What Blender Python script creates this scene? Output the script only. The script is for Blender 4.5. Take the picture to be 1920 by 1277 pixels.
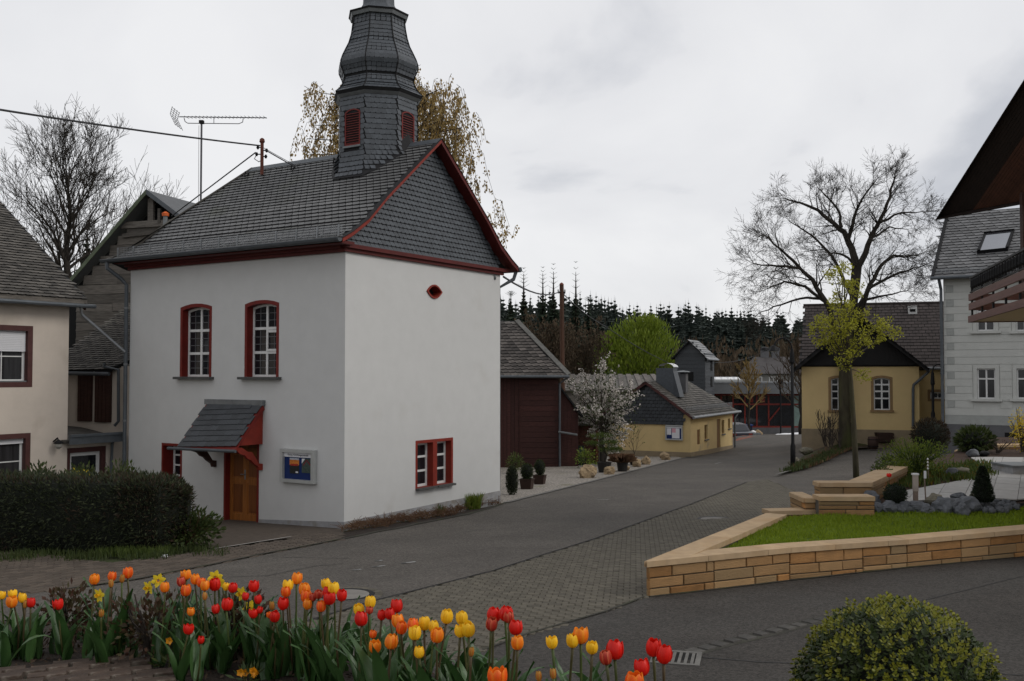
import bpy, bmesh, math, random
from mathutils import Vector, Matrix, noise as mnoise
from mathutils.geometry import delaunay_2d_cdt
for _o in list(bpy.data.objects): bpy.data.objects.remove(_o)
random.seed(7)
R = random.random
U = random.uniform
PI = math.pi
sc = bpy.context.scene
COL = sc.collection

# ---------------------------------------------------------------- camera, light, exposure
F = 1870.0                      # focal length in pixels of the 1920 px wide photograph
TH = math.atan(61.5 / F)        # the camera looks up a little
cam = bpy.data.objects.new('camera', bpy.data.cameras.new('camera'))
COL.objects.link(cam); sc.camera = cam
cam.data.sensor_width = 36.0; cam.data.sensor_fit = 'HORIZONTAL'
cam.data.lens = F / 1920 * 36.0
cam.data.clip_start = 0.1; cam.data.clip_end = 6000
cam.location = (0, 0, 0); cam.rotation_euler = (PI / 2 + TH, 0, 0)

SUN_AZ, SUN_EL = math.radians(108), math.radians(38)     # azimuth from +Y towards +X
world = bpy.data.worlds.new('World'); sc.world = world; world.use_nodes = True
def build_world():
    nt = world.node_tree; nt.nodes.clear(); N = nt.nodes.new; L = nt.links.new
    out = N('ShaderNodeOutputWorld'); bg = N('ShaderNodeBackground'); bg.inputs['Strength'].default_value = 0.110
    L(bg.outputs[0], out.inputs[0])
    sky = N('ShaderNodeTexSky'); sky.sky_type = 'NISHITA'; sky.sun_disc = False
    sky.sun_elevation = SUN_EL; sky.sun_rotation = SUN_AZ
    tc = N('ShaderNodeTexCoord'); sep = N('ShaderNodeSeparateXYZ'); L(tc.outputs['Generated'], sep.inputs[0])
    mx = N('ShaderNodeMath'); mx.operation = 'MAXIMUM'; L(sep.outputs[2], mx.inputs[0]); mx.inputs[1].default_value = 0.0
    ad = N('ShaderNodeMath'); ad.operation = 'ADD'; L(mx.outputs[0], ad.inputs[0]); ad.inputs[1].default_value = 0.5
    dx = N('ShaderNodeMath'); dx.operation = 'DIVIDE'; L(sep.outputs[0], dx.inputs[0]); L(ad.outputs[0], dx.inputs[1])
    dy = N('ShaderNodeMath'); dy.operation = 'DIVIDE'; L(sep.outputs[1], dy.inputs[0]); L(ad.outputs[0], dy.inputs[1])
    cb = N('ShaderNodeCombineXYZ'); L(dx.outputs[0], cb.inputs[0]); L(dy.outputs[0], cb.inputs[1]); cb.inputs[2].default_value = 3.7
    n1 = N('ShaderNodeTexNoise'); L(cb.outputs[0], n1.inputs['Vector']); n1.inputs['Scale'].default_value = 2.3
    n1.inputs['Detail'].default_value = 7; n1.inputs['Roughness'].default_value = 0.5; n1.inputs['Distortion'].default_value = 0.35
    rp = N('ShaderNodeValToRGB'); L(n1.outputs['Fac'], rp.inputs[0])
    e = rp.color_ramp.elements
    e[0].position = 0.36; e[0].color = (5.3, 5.45, 5.85, 1)
    e[1].position = 0.64; e[1].color = (8.1, 8.1, 8.2, 1)
    m = rp.color_ramp.elements.new(0.47); m.color = (7.4, 7.42, 7.6, 1)
    mix = N('ShaderNodeMix'); mix.data_type = 'RGBA'; mix.inputs[0].default_value = 0.94
    L(sky.outputs[0], mix.inputs[6]); L(rp.outputs[0], mix.inputs[7]); L(mix.outputs[2], bg.inputs['Color'])
build_world()
sun = bpy.data.objects.new('sun', bpy.data.lights.new('sun', 'SUN')); COL.objects.link(sun)
sun.data.energy = 1.15; sun.data.angle = math.radians(25); sun.data.color = (1.0, 0.96, 0.9)
sun.rotation_euler = Vector((math.sin(SUN_AZ) * math.cos(SUN_EL), math.cos(SUN_AZ) * math.cos(SUN_EL), math.sin(SUN_EL))).to_track_quat('Z', 'Y').to_euler()
vs = sc.view_settings
vs.view_transform = 'Standard'; vs.look = 'None'; vs.exposure = 0.0; vs.gamma = 1.0; vs.use_curve_mapping = False
sc.cycles.max_bounces = 6; sc.cycles.transparent_max_bounces = 8

# ---------------------------------------------------------------- photograph pixel -> place
_c, _s = math.cos(TH), math.sin(TH)
def ray(px, py):
    u, v = px - 960, 638.5 - py
    Y = F * _c - v * _s
    return u / Y, (F * _s + v * _c) / Y
def pt(px, py, Y):
    a, b = ray(px, py); return Vector((a * Y, Y, b * Y))
def gp(px, py, h=0.0):                 # where the sight line meets the street plane (h above it)
    a, b = ray(px, py); Y = (-2.5 + h) / (b - .0123 * a + .0345); return Vector((a * Y, Y, b * Y))
def ss(t):
    t = max(0.0, min(1.0, t)); return t * t * (3 - 2 * t)
def G(x, y):                           # height of the ground
    ye = y if y < 95 else 95 + 25 * (1 - math.exp(-(y - 95) / 25.0))
    z = -2.5 + .0123 * max(-45, min(60, x)) - .0345 * max(ye, -20)
    z += .5 * ss((x - 10) / 7) * ss((y - 28) / 14) * (1 - ss((y - 66) / 12))
    z += 9 * ss((y - 110) / 140)
    return z

# ---------------------------------------------------------------- mesh helpers
ZB = {}                                # height of each thing's base; part meshes are written with true heights
def root_of(o):
    while o.parent: o = o.parent
    return o
def zb(o): return ZB.get(root_of(o).name, 0.0) if o else 0.0
def thing(name, label, cat, loc=(0, 0, 0), rz=0.0, group=None):
    o = bpy.data.objects.new(name, None); COL.objects.link(o); o.empty_display_size = .2
    o.location = loc; o.rotation_euler = (0, 0, rz); ZB[o.name] = loc[2]
    tag(o, label, cat, group); return o
def tag(o, label=None, cat=None, group=None, kind=None):
    if label: o['label'] = label
    if cat: o['category'] = cat
    if group: o['group'] = group
    if kind: o['kind'] = kind
    return o
class MB:
    def __init__(s): s.v = []; s.f = []; s.t = []; s.tn = 0.0
    def add(s, vs, fs, tone=None):
        b = len(s.v); s.v += [tuple(p) for p in vs]
        t = s.tn if tone is None else tone
        for f in fs: s.f.append(tuple(b + i for i in f)); s.t.append(t)
        return s
    def poly(s, pts, tone=None): return s.add(pts, [tuple(range(len(pts)))], tone)
    def box(s, x0, x1, y0, y1, z0, z1, tone=None):
        return s.hexa([(x0, y0, z0), (x1, y0, z0), (x1, y1, z0), (x0, y1, z0), (x0, y0, z1), (x1, y0, z1), (x1, y1, z1), (x0, y1, z1)], tone)
    def hexa(s, p, tone=None):
        return s.add(p, [(3, 2, 1, 0), (4, 5, 6, 7), (0, 1, 5, 4), (1, 2, 6, 5), (2, 3, 7, 6), (3, 0, 4, 7)], tone)
    def prism(s, poly, off, tone=None):          # polygon (3d points) swept along off
        n = len(poly); o = Vector(off)
        vs = [Vector(p) for p in poly] + [Vector(p) + o for p in poly]
        return s.add(vs, [tuple(range(n - 1, -1, -1)), tuple(range(n, 2 * n))] + [(i, (i + 1) % n, n + (i + 1) % n, n + i) for i in range(n)], tone)
    def beam(s, a, b, w, h, up=(0, 0, 1), tone=None):   # rectangular bar from a to b
        a, b = Vector(a), Vector(b); d = (b - a).normalized(); up = Vector(up)
        x = d.cross(up)
        if x.length < 1e-4: x = d.cross(Vector((0, 1, 0)))
        x.normalize(); z = x.cross(d)
        x *= w / 2; z *= h / 2
        return s.hexa([a - x - z, b - x - z, b + x - z, a + x - z, a - x + z, b - x + z, b + x + z, a + x + z], tone)
    def tube(s, pts, rad, n=6, caps=True, tone=None):
        pts = [Vector(p) for p in pts]
        if not isinstance(rad, (list, tuple)): rad = [rad] * len(pts)
        b = len(s.v); ref = None; t = s.tn if tone is None else tone
        for i, p in enumerate(pts):
            d = (pts[min(i + 1, len(pts) - 1)] - pts[max(i - 1, 0)])
            d = d.normalized() if d.length > 1e-9 else Vector((0, 0, 1))
            if ref is None: ref = d.orthogonal().normalized()
            x = (ref - d * ref.dot(d))
            x = x.normalized() if x.length > 1e-5 else d.orthogonal().normalized()
            ref = x; y = d.cross(x)
            for k in range(n):
                a = 2 * PI * k / n
                s.v.append(tuple(p + (x * math.cos(a) + y * math.sin(a)) * rad[i]))
        for i in range(len(pts) - 1):
            for k in range(n):
                q = b + i * n; k2 = (k + 1) % n
                s.f.append((q + k, q + k2, q + n + k2, q + n + k)); s.t.append(t)
        if caps:
            s.f.append(tuple(b + k for k in range(n - 1, -1, -1))); s.t.append(t)
            e = b + (len(pts) - 1) * n
            s.f.append(tuple(e + k for k in range(n))); s.t.append(t)
        return s
    def lathe(s, prof, n=16, c=(0, 0), tone=None, closed=True):
        b = len(s.v); t = s.tn if tone is None else tone
        for r, z in prof:
            for k in range(n):
                a = 2 * PI * k / n; s.v.append((c[0] + r * math.cos(a), c[1] + r * math.sin(a), z))
        for i in range(len(prof) - 1):
            for k in range(n):
                q = b + i * n; k2 = (k + 1) % n
                s.f.append((q + k, q + k2, q + n + k2, q + n + k)); s.t.append(t)
        if closed:
            s.f.append(tuple(b + k for k in range(n - 1, -1, -1))); s.t.append(t)
            e = b + (len(prof) - 1) * n; s.f.append(tuple(e + k for k in range(n))); s.t.append(t)
        return s
    def mesh(s, name, m, smooth=False, dz=0.0):
        me = bpy.data.meshes.new(name)
        me.from_pydata([(x, y, z - dz) for x, y, z in s.v] if dz else s.v, [], s.f)
        if any(s.t):
            a = me.attributes.new('tone', 'FLOAT', 'FACE'); a.data.foreach_set('value', s.t)
        if m: me.materials.append(m)
        if smooth: me.polygons.foreach_set('use_smooth', [True] * len(me.polygons))
        me.update(); return me
    def build(s, name, m, parent=None, smooth=False, kind=None):
        o = bpy.data.objects.new(name, s.mesh(name, m, smooth, zb(parent)))
        COL.objects.link(o); o.parent = parent
        if kind: o['kind'] = kind
        return o
def place(name, me, parent, M):
    o = bpy.data.objects.new(name, me); COL.objects.link(o); o.parent = parent
    M = M.copy(); M.translation.z -= zb(parent); o.matrix_local = M
    return o
def frame(o, x, y, z):                 # matrix with axes x y z and origin o
    return Matrix(((x[0], y[0], z[0], o[0]), (x[1], y[1], z[1], o[1]), (x[2], y[2], z[2], o[2]), (0, 0, 0, 1)))
def copy_tree(o, parent=None):
    c = o.copy(); COL.objects.link(c); c.parent = parent
    if parent is None and o.name in ZB: ZB[c.name] = ZB[o.name]
    for ch in list(o.children): copy_tree(ch, c)
    return c
def inside(p, poly):
    x, y = p[0], p[1]; c = False; j = len(poly) - 1
    for i in range(len(poly)):
        xi, yi = poly[i][0], poly[i][1]; xj, yj = poly[j][0], poly[j][1]
        if (yi > y) != (yj > y) and x < (xj - xi) * (y - yi) / (yj - yi) + xi: c = not c
        j = i
    return c
def cdt(outer, holes=(), extra=()):    # triangles of a polygon with holes (2d)
    vs = []; ed = []
    for lp in [outer] + list(holes):
        b = len(vs); vs += [Vector((p[0], p[1])) for p in lp]
        ed += [(b + i, b + (i + 1) % len(lp)) for i in range(len(lp))]
    vs += [Vector((p[0], p[1])) for p in extra]
    r = delaunay_2d_cdt(vs, ed, [], 0, 1e-5)
    tri = []
    for f in r[2]:
        c = (r[0][f[0]] + r[0][f[1]] + r[0][f[2]]) / 3
        if inside(c, outer) and not any(inside(c, h) for h in holes): tri.append(tuple(f))
    return r[0], tri
def sheet(name, poly, m, h=0.0, step=1.0, hf=None, kind='structure', parent=None):
    hf = hf or G
    xs = [p[0] for p in poly]; ys = [p[1] for p in poly]
    ex = []
    x = min(xs) + step / 2
    while x < max(xs):
        y = min(ys) + step / 2
        while y < max(ys):
            if inside((x, y), poly): ex.append((x, y))
            y += step
        x += step
    v, t = cdt([(p[0], p[1]) for p in poly], (), ex)
    mb = MB(); mb.add([(p[0], p[1], hf(p[0], p[1]) + h) for p in v], t)
    o = mb.build(name, m, parent)
    bm = bmesh.new(); bm.from_mesh(o.data); bmesh.ops.recalc_face_normals(bm, faces=bm.faces)
    if bm.faces and sum(f.normal.z for f in bm.faces) < 0: bmesh.ops.reverse_faces(bm, faces=bm.faces)
    bm.to_mesh(o.data); bm.free()
    if kind: o['kind'] = kind
    return o
def wall(mb, outer, holes, y=0.0, depth=0.2, tone=None):
    # wall face in the local x-z plane facing -y, with openings whose reveals go back by depth
    v, t = cdt(outer, holes)
    mb.add([(p[0], y, p[1]) for p in v], [f if (v[f[1]] - v[f[0]]).cross(v[f[2]] - v[f[0]]) > 0 else f[::-1] for f in t], tone)
    return mb
def reveal(mb, hole, y0, y1, tone=None):
    n = len(hole)
    for i in range(n):
        a, b = hole[i], hole[(i + 1) % n]
        mb.add([(a[0], y0, a[1]), (b[0], y0, b[1]), (b[0], y1, b[1]), (a[0], y1, a[1])], [(0, 1, 2, 3)], tone)
    return mb
def ring(mb, a, b, y0, y1):            # flat band between two outlines with the same point count, from y0 (front) to y1 (back)
    n = len(a)
    for i in range(n):
        j = (i + 1) % n
        P = lambda q, y: (q[0], y, q[1])
        mb.add([P(a[i], y0), P(a[j], y0), P(b[j], y0), P(b[i], y0)], [(0, 1, 2, 3)])
        mb.add([P(b[i], y0), P(b[j], y0), P(b[j], y1), P(b[i], y1)], [(0, 1, 2, 3)])
        mb.add([P(a[j], y0), P(a[i], y0), P(a[i], y1), P(a[j], y1)], [(0, 1, 2, 3)])
    return mb
def arch(x0, x1, z0, z1, zc, n=6):     # opening outline with a shallow segmental head (z1 springing, zc crown)
    pts = [(x0, z0), (x1, z0), (x1, z1)]
    if zc > z1:
        w = x1 - x0; s = zc - z1; r = (w * w / 4 + s * s) / (2 * s); cx, cz = (x0 + x1) / 2, zc - r
        a = math.asin(min(1, w / 2 / r))
        for i in range(1, n): 
            t = a - 2 * a * i / n; pts.append((cx + r * math.sin(t), cz + r * math.cos(t)))
    pts.append((x0, z1)); return pts

# ---------------------------------------------------------------- materials
def mat(name, col, rough=.8, var=.2, scale=6.0, bump=.15, bscale=70.0, tone=0.0, tcol=None, spec=.3, metal=0.0, col2=None, stretch=None, edge=None, trans=0.0, gen=False, patch=None, grit=0.0):
    m = bpy.data.materials.new(name); m.use_nodes = True
    nt = m.node_tree; N = nt.nodes.new; L = nt.links.new
    b = nt.nodes['Principled BSDF']; b.inputs['Roughness'].default_value = rough
    b.inputs['Specular IOR Level'].default_value = spec; b.inputs['Metallic'].default_value = metal
    tc = N('ShaderNodeTexCoord'); vec = tc.outputs['Object']
    if gen: 
        g = N('ShaderNodeNewGeometry'); vec = g.outputs['Position']
    if stretch:
        mp = N('ShaderNodeMapping'); L(vec, mp.inputs[0]); mp.inputs['Scale'].default_value = stretch; vec = mp.outputs[0]
    def mixc(fac, a, bb, typ='MIX'):
        x = N('ShaderNodeMix'); x.data_type = 'RGBA'; x.blend_type = typ
        for i, q in ((0, fac), (6, a), (7, bb)):
            if hasattr(q, 'links') or hasattr(q, 'is_linked'): L(q, x.inputs[i])
            else: x.inputs[i].default_value = q if i == 0 else (*q, 1) if len(q) == 3 else q
        return x.outputs[2]
    n1 = N('ShaderNodeTexNoise'); L(vec, n1.inputs['Vector']); n1.inputs['Scale'].default_value = scale
    n1.inputs['Detail'].default_value = 5; n1.inputs['Roughness'].default_value = .62
    mr = N('ShaderNodeMapRange'); L(n1.outputs['Fac'], mr.inputs[0]); mr.inputs[1].default_value = .3; mr.inputs[2].default_value = .7
    lo = tuple(c * (1 - var) for c in col); hi = col2 or tuple(min(1, c * (1 + var)) for c in col)
    c = mixc(mr.outputs[0], lo, hi)
    if patch:                          # (colour, scale, from, to): larger stains with their own shape
        n3 = N('ShaderNodeTexNoise'); L(vec, n3.inputs['Vector']); n3.inputs['Scale'].default_value = patch[1]; n3.inputs['Detail'].default_value = 4
        m3 = N('ShaderNodeMapRange'); L(n3.outputs['Fac'], m3.inputs[0]); m3.inputs[1].default_value = patch[2]; m3.inputs[2].default_value = patch[3]
        c = mixc(m3.outputs[0], c, patch[0])
    if grit:                           # fine light and dark chippings
        n4 = N('ShaderNodeTexVoronoi'); L(vec, n4.inputs['Vector']); n4.inputs['Scale'].default_value = 45
        sp = N('ShaderNodeSeparateColor'); L(n4.outputs['Color'], sp.inputs[0])
        m4 = N('ShaderNodeMapRange'); L(sp.outputs[0], m4.inputs[0]); m4.inputs[3].default_value = 1 - grit; m4.inputs[4].default_value = 1 + grit
        c4 = N('ShaderNodeCombineColor')
        for i in range(3): L(m4.outputs[0], c4.inputs[i])
        c = mixc(1.0, c, c4.outputs[0], 'MULTIPLY')
    if tone or tcol:
        at = N('ShaderNodeAttribute'); at.attribute_name = 'tone'
        oi = N('ShaderNodeObjectInfo'); ad = N('ShaderNodeMath'); ad.operation = 'ADD'
        L(at.outputs['Fac'], ad.inputs[0]); L(oi.outputs['Random'], ad.inputs[1])
        fr = N('ShaderNodeMath'); fr.operation = 'FRACT'; L(ad.outputs[0], fr.inputs[0])
        if tcol: c = mixc(fr.outputs[0], c, tcol)
        if tone:
            w = N('ShaderNodeTexWhiteNoise'); w.noise_dimensions = '1D'; L(fr.outputs[0], w.inputs['W'])
            m2 = N('ShaderNodeMapRange'); L(w.outputs['Value'], m2.inputs[0]); m2.inputs[3].default_value = 1 - tone; m2.inputs[4].default_value = 1 + tone
            cb = N('ShaderNodeCombineColor'); 
            for i in range(3): L(m2.outputs[0], cb.inputs[i])
            c = mixc(1.0, c, cb.outputs[0], 'MULTIPLY')
    if edge:                           # a second colour driven by the point attribute "edge"
        at = N('ShaderNodeAttribute'); at.attribute_name = 'edge'
        c = mixc(at.outputs['Fac'], c, edge)
    L(c, b.inputs['Base Color'])
    if bump:
        n2 = N('ShaderNodeTexNoise'); L(vec, n2.inputs['Vector']); n2.inputs['Scale'].default_value = bscale; n2.inputs['Detail'].default_value = 3
        bp = N('ShaderNodeBump'); bp.inputs['Strength'].default_value = bump; bp.inputs['Distance'].default_value = .02
        L(n2.outputs['Fac'], bp.inputs['Height']); L(bp.outputs[0], b.inputs['Normal'])
    if trans:
        tr = N('ShaderNodeBsdfTranslucent'); L(c, tr.inputs[0]); ms = N('ShaderNodeMixShader'); ms.inputs[0].default_value = trans
        L(b.outputs[0], ms.inputs[1]); L(tr.outputs[0], ms.inputs[2]); L(ms.outputs[0], nt.nodes['Material Output'].inputs[0])
    return m
M = dict(
    white=mat('white_render', (.53, .53, .52), .9, .035, 2.5, .12, 45),
    red=mat('oxblood_paint', (.14, .012, .008), .55, .18, 5, .05),
    redbright=mat('red_sandstone_paint', (.20, .022, .012), .6, .2, 5, .05),
    slate=mat('slate', (.060, .068, .078), .48, .2, 9, .25, 40, tone=.18, spec=.42),
    slate_roof=mat('weathered_slate', (.112, .112, .112), .55, .2, 7, .3, 40, tone=.17, spec=.38, patch=((.085, .088, .07), 1.3, .55, .8)),
    slate_old=mat('lichened_old_slate', (.082, .075, .066), .75, .3, 5, .4, 30, tone=.45, patch=((.13, .125, .105), 2.2, .5, .75)),
    slate_dark=mat('slate_underlay', (.012, .012, .013), .8, .2, 8, .1),
    zinc=mat('zinc_sheet', (.17, .18, .185), .5, .2, 4, .05, metal=.4),
    zinc_dark=mat('grey_painted_metal', (.085, .095, .105), .5, .2, 4, .05, metal=.2),
    upvc=mat('white_window_paint', (.62, .62, .61), .5, .05, 8, .03),
    glass=mat('dark_window_glass', (.012, .013, .016), .06, .3, 2, 0, spec=.5),
    glass_cur=mat('curtained_window_glass', (.03, .03, .032), .1, .5, 9, 0, spec=.5, stretch=(1, 1, .05)),
    lead=mat('leaded_bars', (.11, .11, .115), .6, .2, 8, 0),
    oak=mat('varnished_oak', (.26, .092, .02), .5, .3, 3, .1, 40, stretch=(9, 9, .8)),
    oak2=mat('varnished_oak_panel', (.15, .047, .011), .5, .3, 3, .1, 40, stretch=(9, 9, .8)),
    sill=mat('grey_slate_sill', (.07, .07, .068), .7, .2, 6, .1),
    plinth=mat('grey_plinth_render', (.28, .28, .285), .9, .15, 4, .2, patch=((.2, .18, .15), 3, .5, .75)),
    stone_dark=mat('basalt_step', (.05, .048, .046), .85, .3, 6, .4),
    cream=mat('cream_render', (.54, .475, .41), .9, .06, 2, .15, 50, patch=((.4, .34, .28), .9, .58, .8)),
    brown=mat('dark_brown_wood', (.042, .018, .013), .6, .3, 5, .1, stretch=(1, 1, 6)),
    brown_frame=mat('maroon_brown_window_surround', (.07, .026, .024), .6, .2, 5, .05),
    oldwood=mat('weathered_grey_boards', (.125, .112, .098), .9, .4, 4, .5, 25, tone=.3, stretch=(.6, .6, 7)),
    redwood=mat('red_brown_stained_boards', (.040, .0135, .011), .75, .35, 5, .2, 30, tone=.2, stretch=(1, 1, 6)),
    asphalt=mat('asphalt', (.098, .088, .077), .88, .16, .9, .7, 150, spec=.25, patch=((.074, .067, .060), .28, .42, .72), grit=.35),
    asphalt_dark=mat('asphalt_driveway', (.050, .045, .040), .88, .2, .8, .7, 150, spec=.25, patch=((.060, .056, .051), .5, .46, .72), grit=.4),
    paver=mat('concrete_paver', (.088, .078, .060), .9, .2, 9, .3, 60, tone=.16),
    paver_red=mat('brown_paver', (.075, .059, .046), .9, .22, 9, .3, 60, tone=.25),
    paver_light=mat('pale_concrete_slab', (.36, .35, .335), .85, .1, 6, .1, 60, tone=.08),
    joint=mat('sand_and_moss_joint', (.046, .042, .030), .95, .4, 5, .3, patch=((.03, .045, .012), 1.3, .55, .75)),
    earth=mat('earth_and_meadow', (.05, .045, .025), .95, .4, .6, .5, 12, col2=(.04, .06, .015)),
    soil=mat('dark_garden_soil', (.022, .015, .011), .95, .4, 14, .8, 40),
    gravel=mat('pale_gravel', (.24, .217, .19), .95, .4, 20, 1.0, 60, patch=((.12, .115, .06), .8, .6, .85), grit=.6),
    kerb=mat('weathered_kerb_stone', (.13, .125, .115), .9, .25, 6, .4),
    coping=mat('sandstone_coping', (.40, .285, .17), .85, .14, 5, .2, 60, tone=.1, patch=((.38, .25, .13), 2.2, .5, .75)),
    sandstone=mat('sandstone', (.29, .14, .046), .85, .25, 4, .6, 30, tone=.2, tcol=(.27, .185, .095), stretch=(1, 1, 3)),
    mortar=mat('mortar', (.1, .09, .075), .95, .2, 8, .2),
    iron=mat('black_iron', (.008, .008, .009), .6, .2, 8, 0, spec=.2),
    red_shaded=mat('oxblood_paint_shade_tinted', (.085, .010, .008), .6, .18, 5, .05),  # the oxblood red again, darkened to paint in the shade under the eaves
    kerb_pale=mat('pale_kerb', (.27, .255, .235), .9, .2, 6, .3),
    dark=mat('dark_void', (.008, .008, .008), .9, 0, 3, 0),
    yellow=mat('yellow_ochre_render', (.56, .42, .205), .9, .06, 1.6, .12, 50, patch=((.5, .36, .18), .8, .55, .8)),
    yellow_plinth=mat('beige_plinth', (.235, .185, .12), .9, .12, 3, .2),
    shouse=mat('pale_grey_render', (.47, .475, .45), .9, .05, 3, .12, 50),
    quoin=mat('grey_quoin', (.32, .33, .315), .9, .08, 4, .12),
    base_grey=mat('dark_grey_plinth', (.105, .105, .11), .85, .12, 3, .15),
    roof_brown=mat('brown_black_concrete_tile', (.047, .038, .036), .8, .3, 6, .3, 20, tone=.2),
    bark=mat('bark', (.030, .025, .020), .95, .4, 6, .6, 25, stretch=(1, 1, .3)),
    bark_moss=mat('mossy_bark', (.05, .043, .026), .95, .4, 5, .6, 25, stretch=(1, 1, .3), patch=((.055, .06, .018), 1.2, .45, .7)),
    twig=mat('twig', (.050, .040, .033), .95, .3, 6, 0),
    plastic_black=mat('black_plastic_pot', (.016, .014, .013), .6, .2, 5, .05),
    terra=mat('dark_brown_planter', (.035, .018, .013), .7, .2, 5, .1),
    boulder=mat('tan_quarry_stone', (.30, .22, .13), .9, .35, 3, .8, 14, patch=((.16, .12, .08), 2.5, .5, .7)),
    grey_rock=mat('blue_grey_rock', (.10, .105, .115), .8, .4, 4, .8, 12),
    board_blue=mat('blue_felt', (.008, .022, .10), .9, .1, 5, 0),
    paper=mat('paper_white', (.62, .62, .64), .8, .03, 5, 0),
    pink=mat('pink_paper', (.6, .32, .36), .8, .03, 5, 0),
    signgrey=mat('silver_aluminium', (.42, .43, .42), .4, .08, 5, 0, metal=.3),
    blackink=mat('black_print', (.02, .02, .02), .8, 0, 5, 0),
    glassred=mat('red_steel_frame', (.17, .018, .010), .5, .2, 5, 0),
    tealglass=mat('pale_teal_glass', (.16, .22, .2), .15, .3, 1, 0),
    white_sheet=mat('white_tarpaulin', (.75, .75, .76), .6, .05, 5, .1),
    galv=mat('galvanised_steel', (.24, .25, .26), .45, .15, 5, 0, metal=.6),
    rust=mat('rusty_red_pole', (.13, .04, .025), .7, .3, 8, .1),
    orange=mat('orange_plastic', (.6, .12, .03), .6, .1, 5, 0),
    soffit=mat('stained_soffit_boards', (.062, .025, .015), .65, .3, 4, .1, tone=.25, stretch=(1, 6, 1)),
    balc=mat('brown_stained_rail_board', (.115, .048, .036), .6, .25, 4, .1, tone=.12, stretch=(1, .3, 6)),
    under=mat('cream_balcony_soffit', (.55, .44, .27), .9, .06, 2, .1),
    wood_post=mat('grey_wood_post', (.2, .15, .12), .85, .25, 5, .2),
)
# ---------------------------------------------------------------- ground, street, pavements
def build_ground():
    xs = sorted(set([-3000, -1500, -700, -300, -150, -80, -60] + list(range(-46, 64, 2)) + [80, 120, 200, 400, 900, 1800, 3000]))
    ys = sorted(set([-600, -200, -60, -20, -8] + list(range(-4, 112, 2)) + list(range(115, 300, 10)) + [330, 380, 450, 600, 900, 1600, 3000, 5000]))
    mb = MB(); n = len(ys)
    for x in xs:
        for y in ys: mb.v.append((x, y, G(x, y) - .035))
    for i in range(len(xs) - 1):
        for j in range(n - 1):
            a = i * n + j; mb.f.append((a, a + n, a + n + 1, a + 1)); mb.t.append(0)
    o = mb.build('ground', M['earth'], None, True); o['kind'] = 'structure'
build_ground()
g2 = lambda *p: tuple(gp(*p)[:2])
ROAD = [(-40, 10.5), g2(0, 1113), g2(109, 1108), g2(175, 1098), g2(262, 1086), g2(380, 1063), g2(494, 1040), g2(640, 1012), g2(709, 998), g2(880, 965), g2(949, 943), g2(1121, 900), g2(1280, 859), g2(1378, 832), (16.6, 76), (12, 96), (60, 96), (60, 20), (30, 2), (18, -6), (-40, -6)]
sheet('road', ROAD, M['asphalt'], 0.0, 1.6)
SEAM = [g2(560, 1172), g2(627, 1152), g2(709, 1127), g2(925, 1072), g2(1121, 1010), g2(1300, 945), g2(1400, 905)]
def strip(name, pts, w, m, h, jit=0.0):
    mb = MB(); L = []; Rr = []
    P = []
    for i in range(len(pts) - 1):
        a, b = Vector(pts[i]), Vector(pts[i + 1]); k = max(1, int((b - a).length / .5))
        P += [a.lerp(b, j / k) for j in range(k)]
    P.append(Vector(pts[-1]))
    for i, p in enumerate(P):
        d = (P[min(i + 1, len(P) - 1)] - P[max(i - 1, 0)]).normalized(); n = Vector((-d.y, d.x)) * (w / 2)
        p = p + n.normalized() * U(-jit, jit); ww = 1 + U(-jit, jit) * 5
        for q, l in ((p + n * ww, L), (p - n * ww, Rr)): l.append((q.x, q.y, G(q.x, q.y) + h))
    for i in range(len(P) - 1): mb.add([L[i], Rr[i], Rr[i + 1], L[i + 1]], [(0, 1, 2, 3)])
    o = mb.build(name, m); o['kind'] = 'structure'; return o
strip('road_joint', SEAM, .045, M['dark'], .022, .006)
# driveway of darker asphalt below the sandstone wall, reaching up to the flower bed
DRIVE = [g2(1212, 1121), g2(1084, 1164), g2(990, 1191), g2(800, 1255), (-1.2, 7.6), (-1.5, 4), (16, -3), (22, 8), (20, 16.5), (9, 16.6)]
sheet('driveway', DRIVE, M['asphalt_dark'], .005, 1.5)

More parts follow.
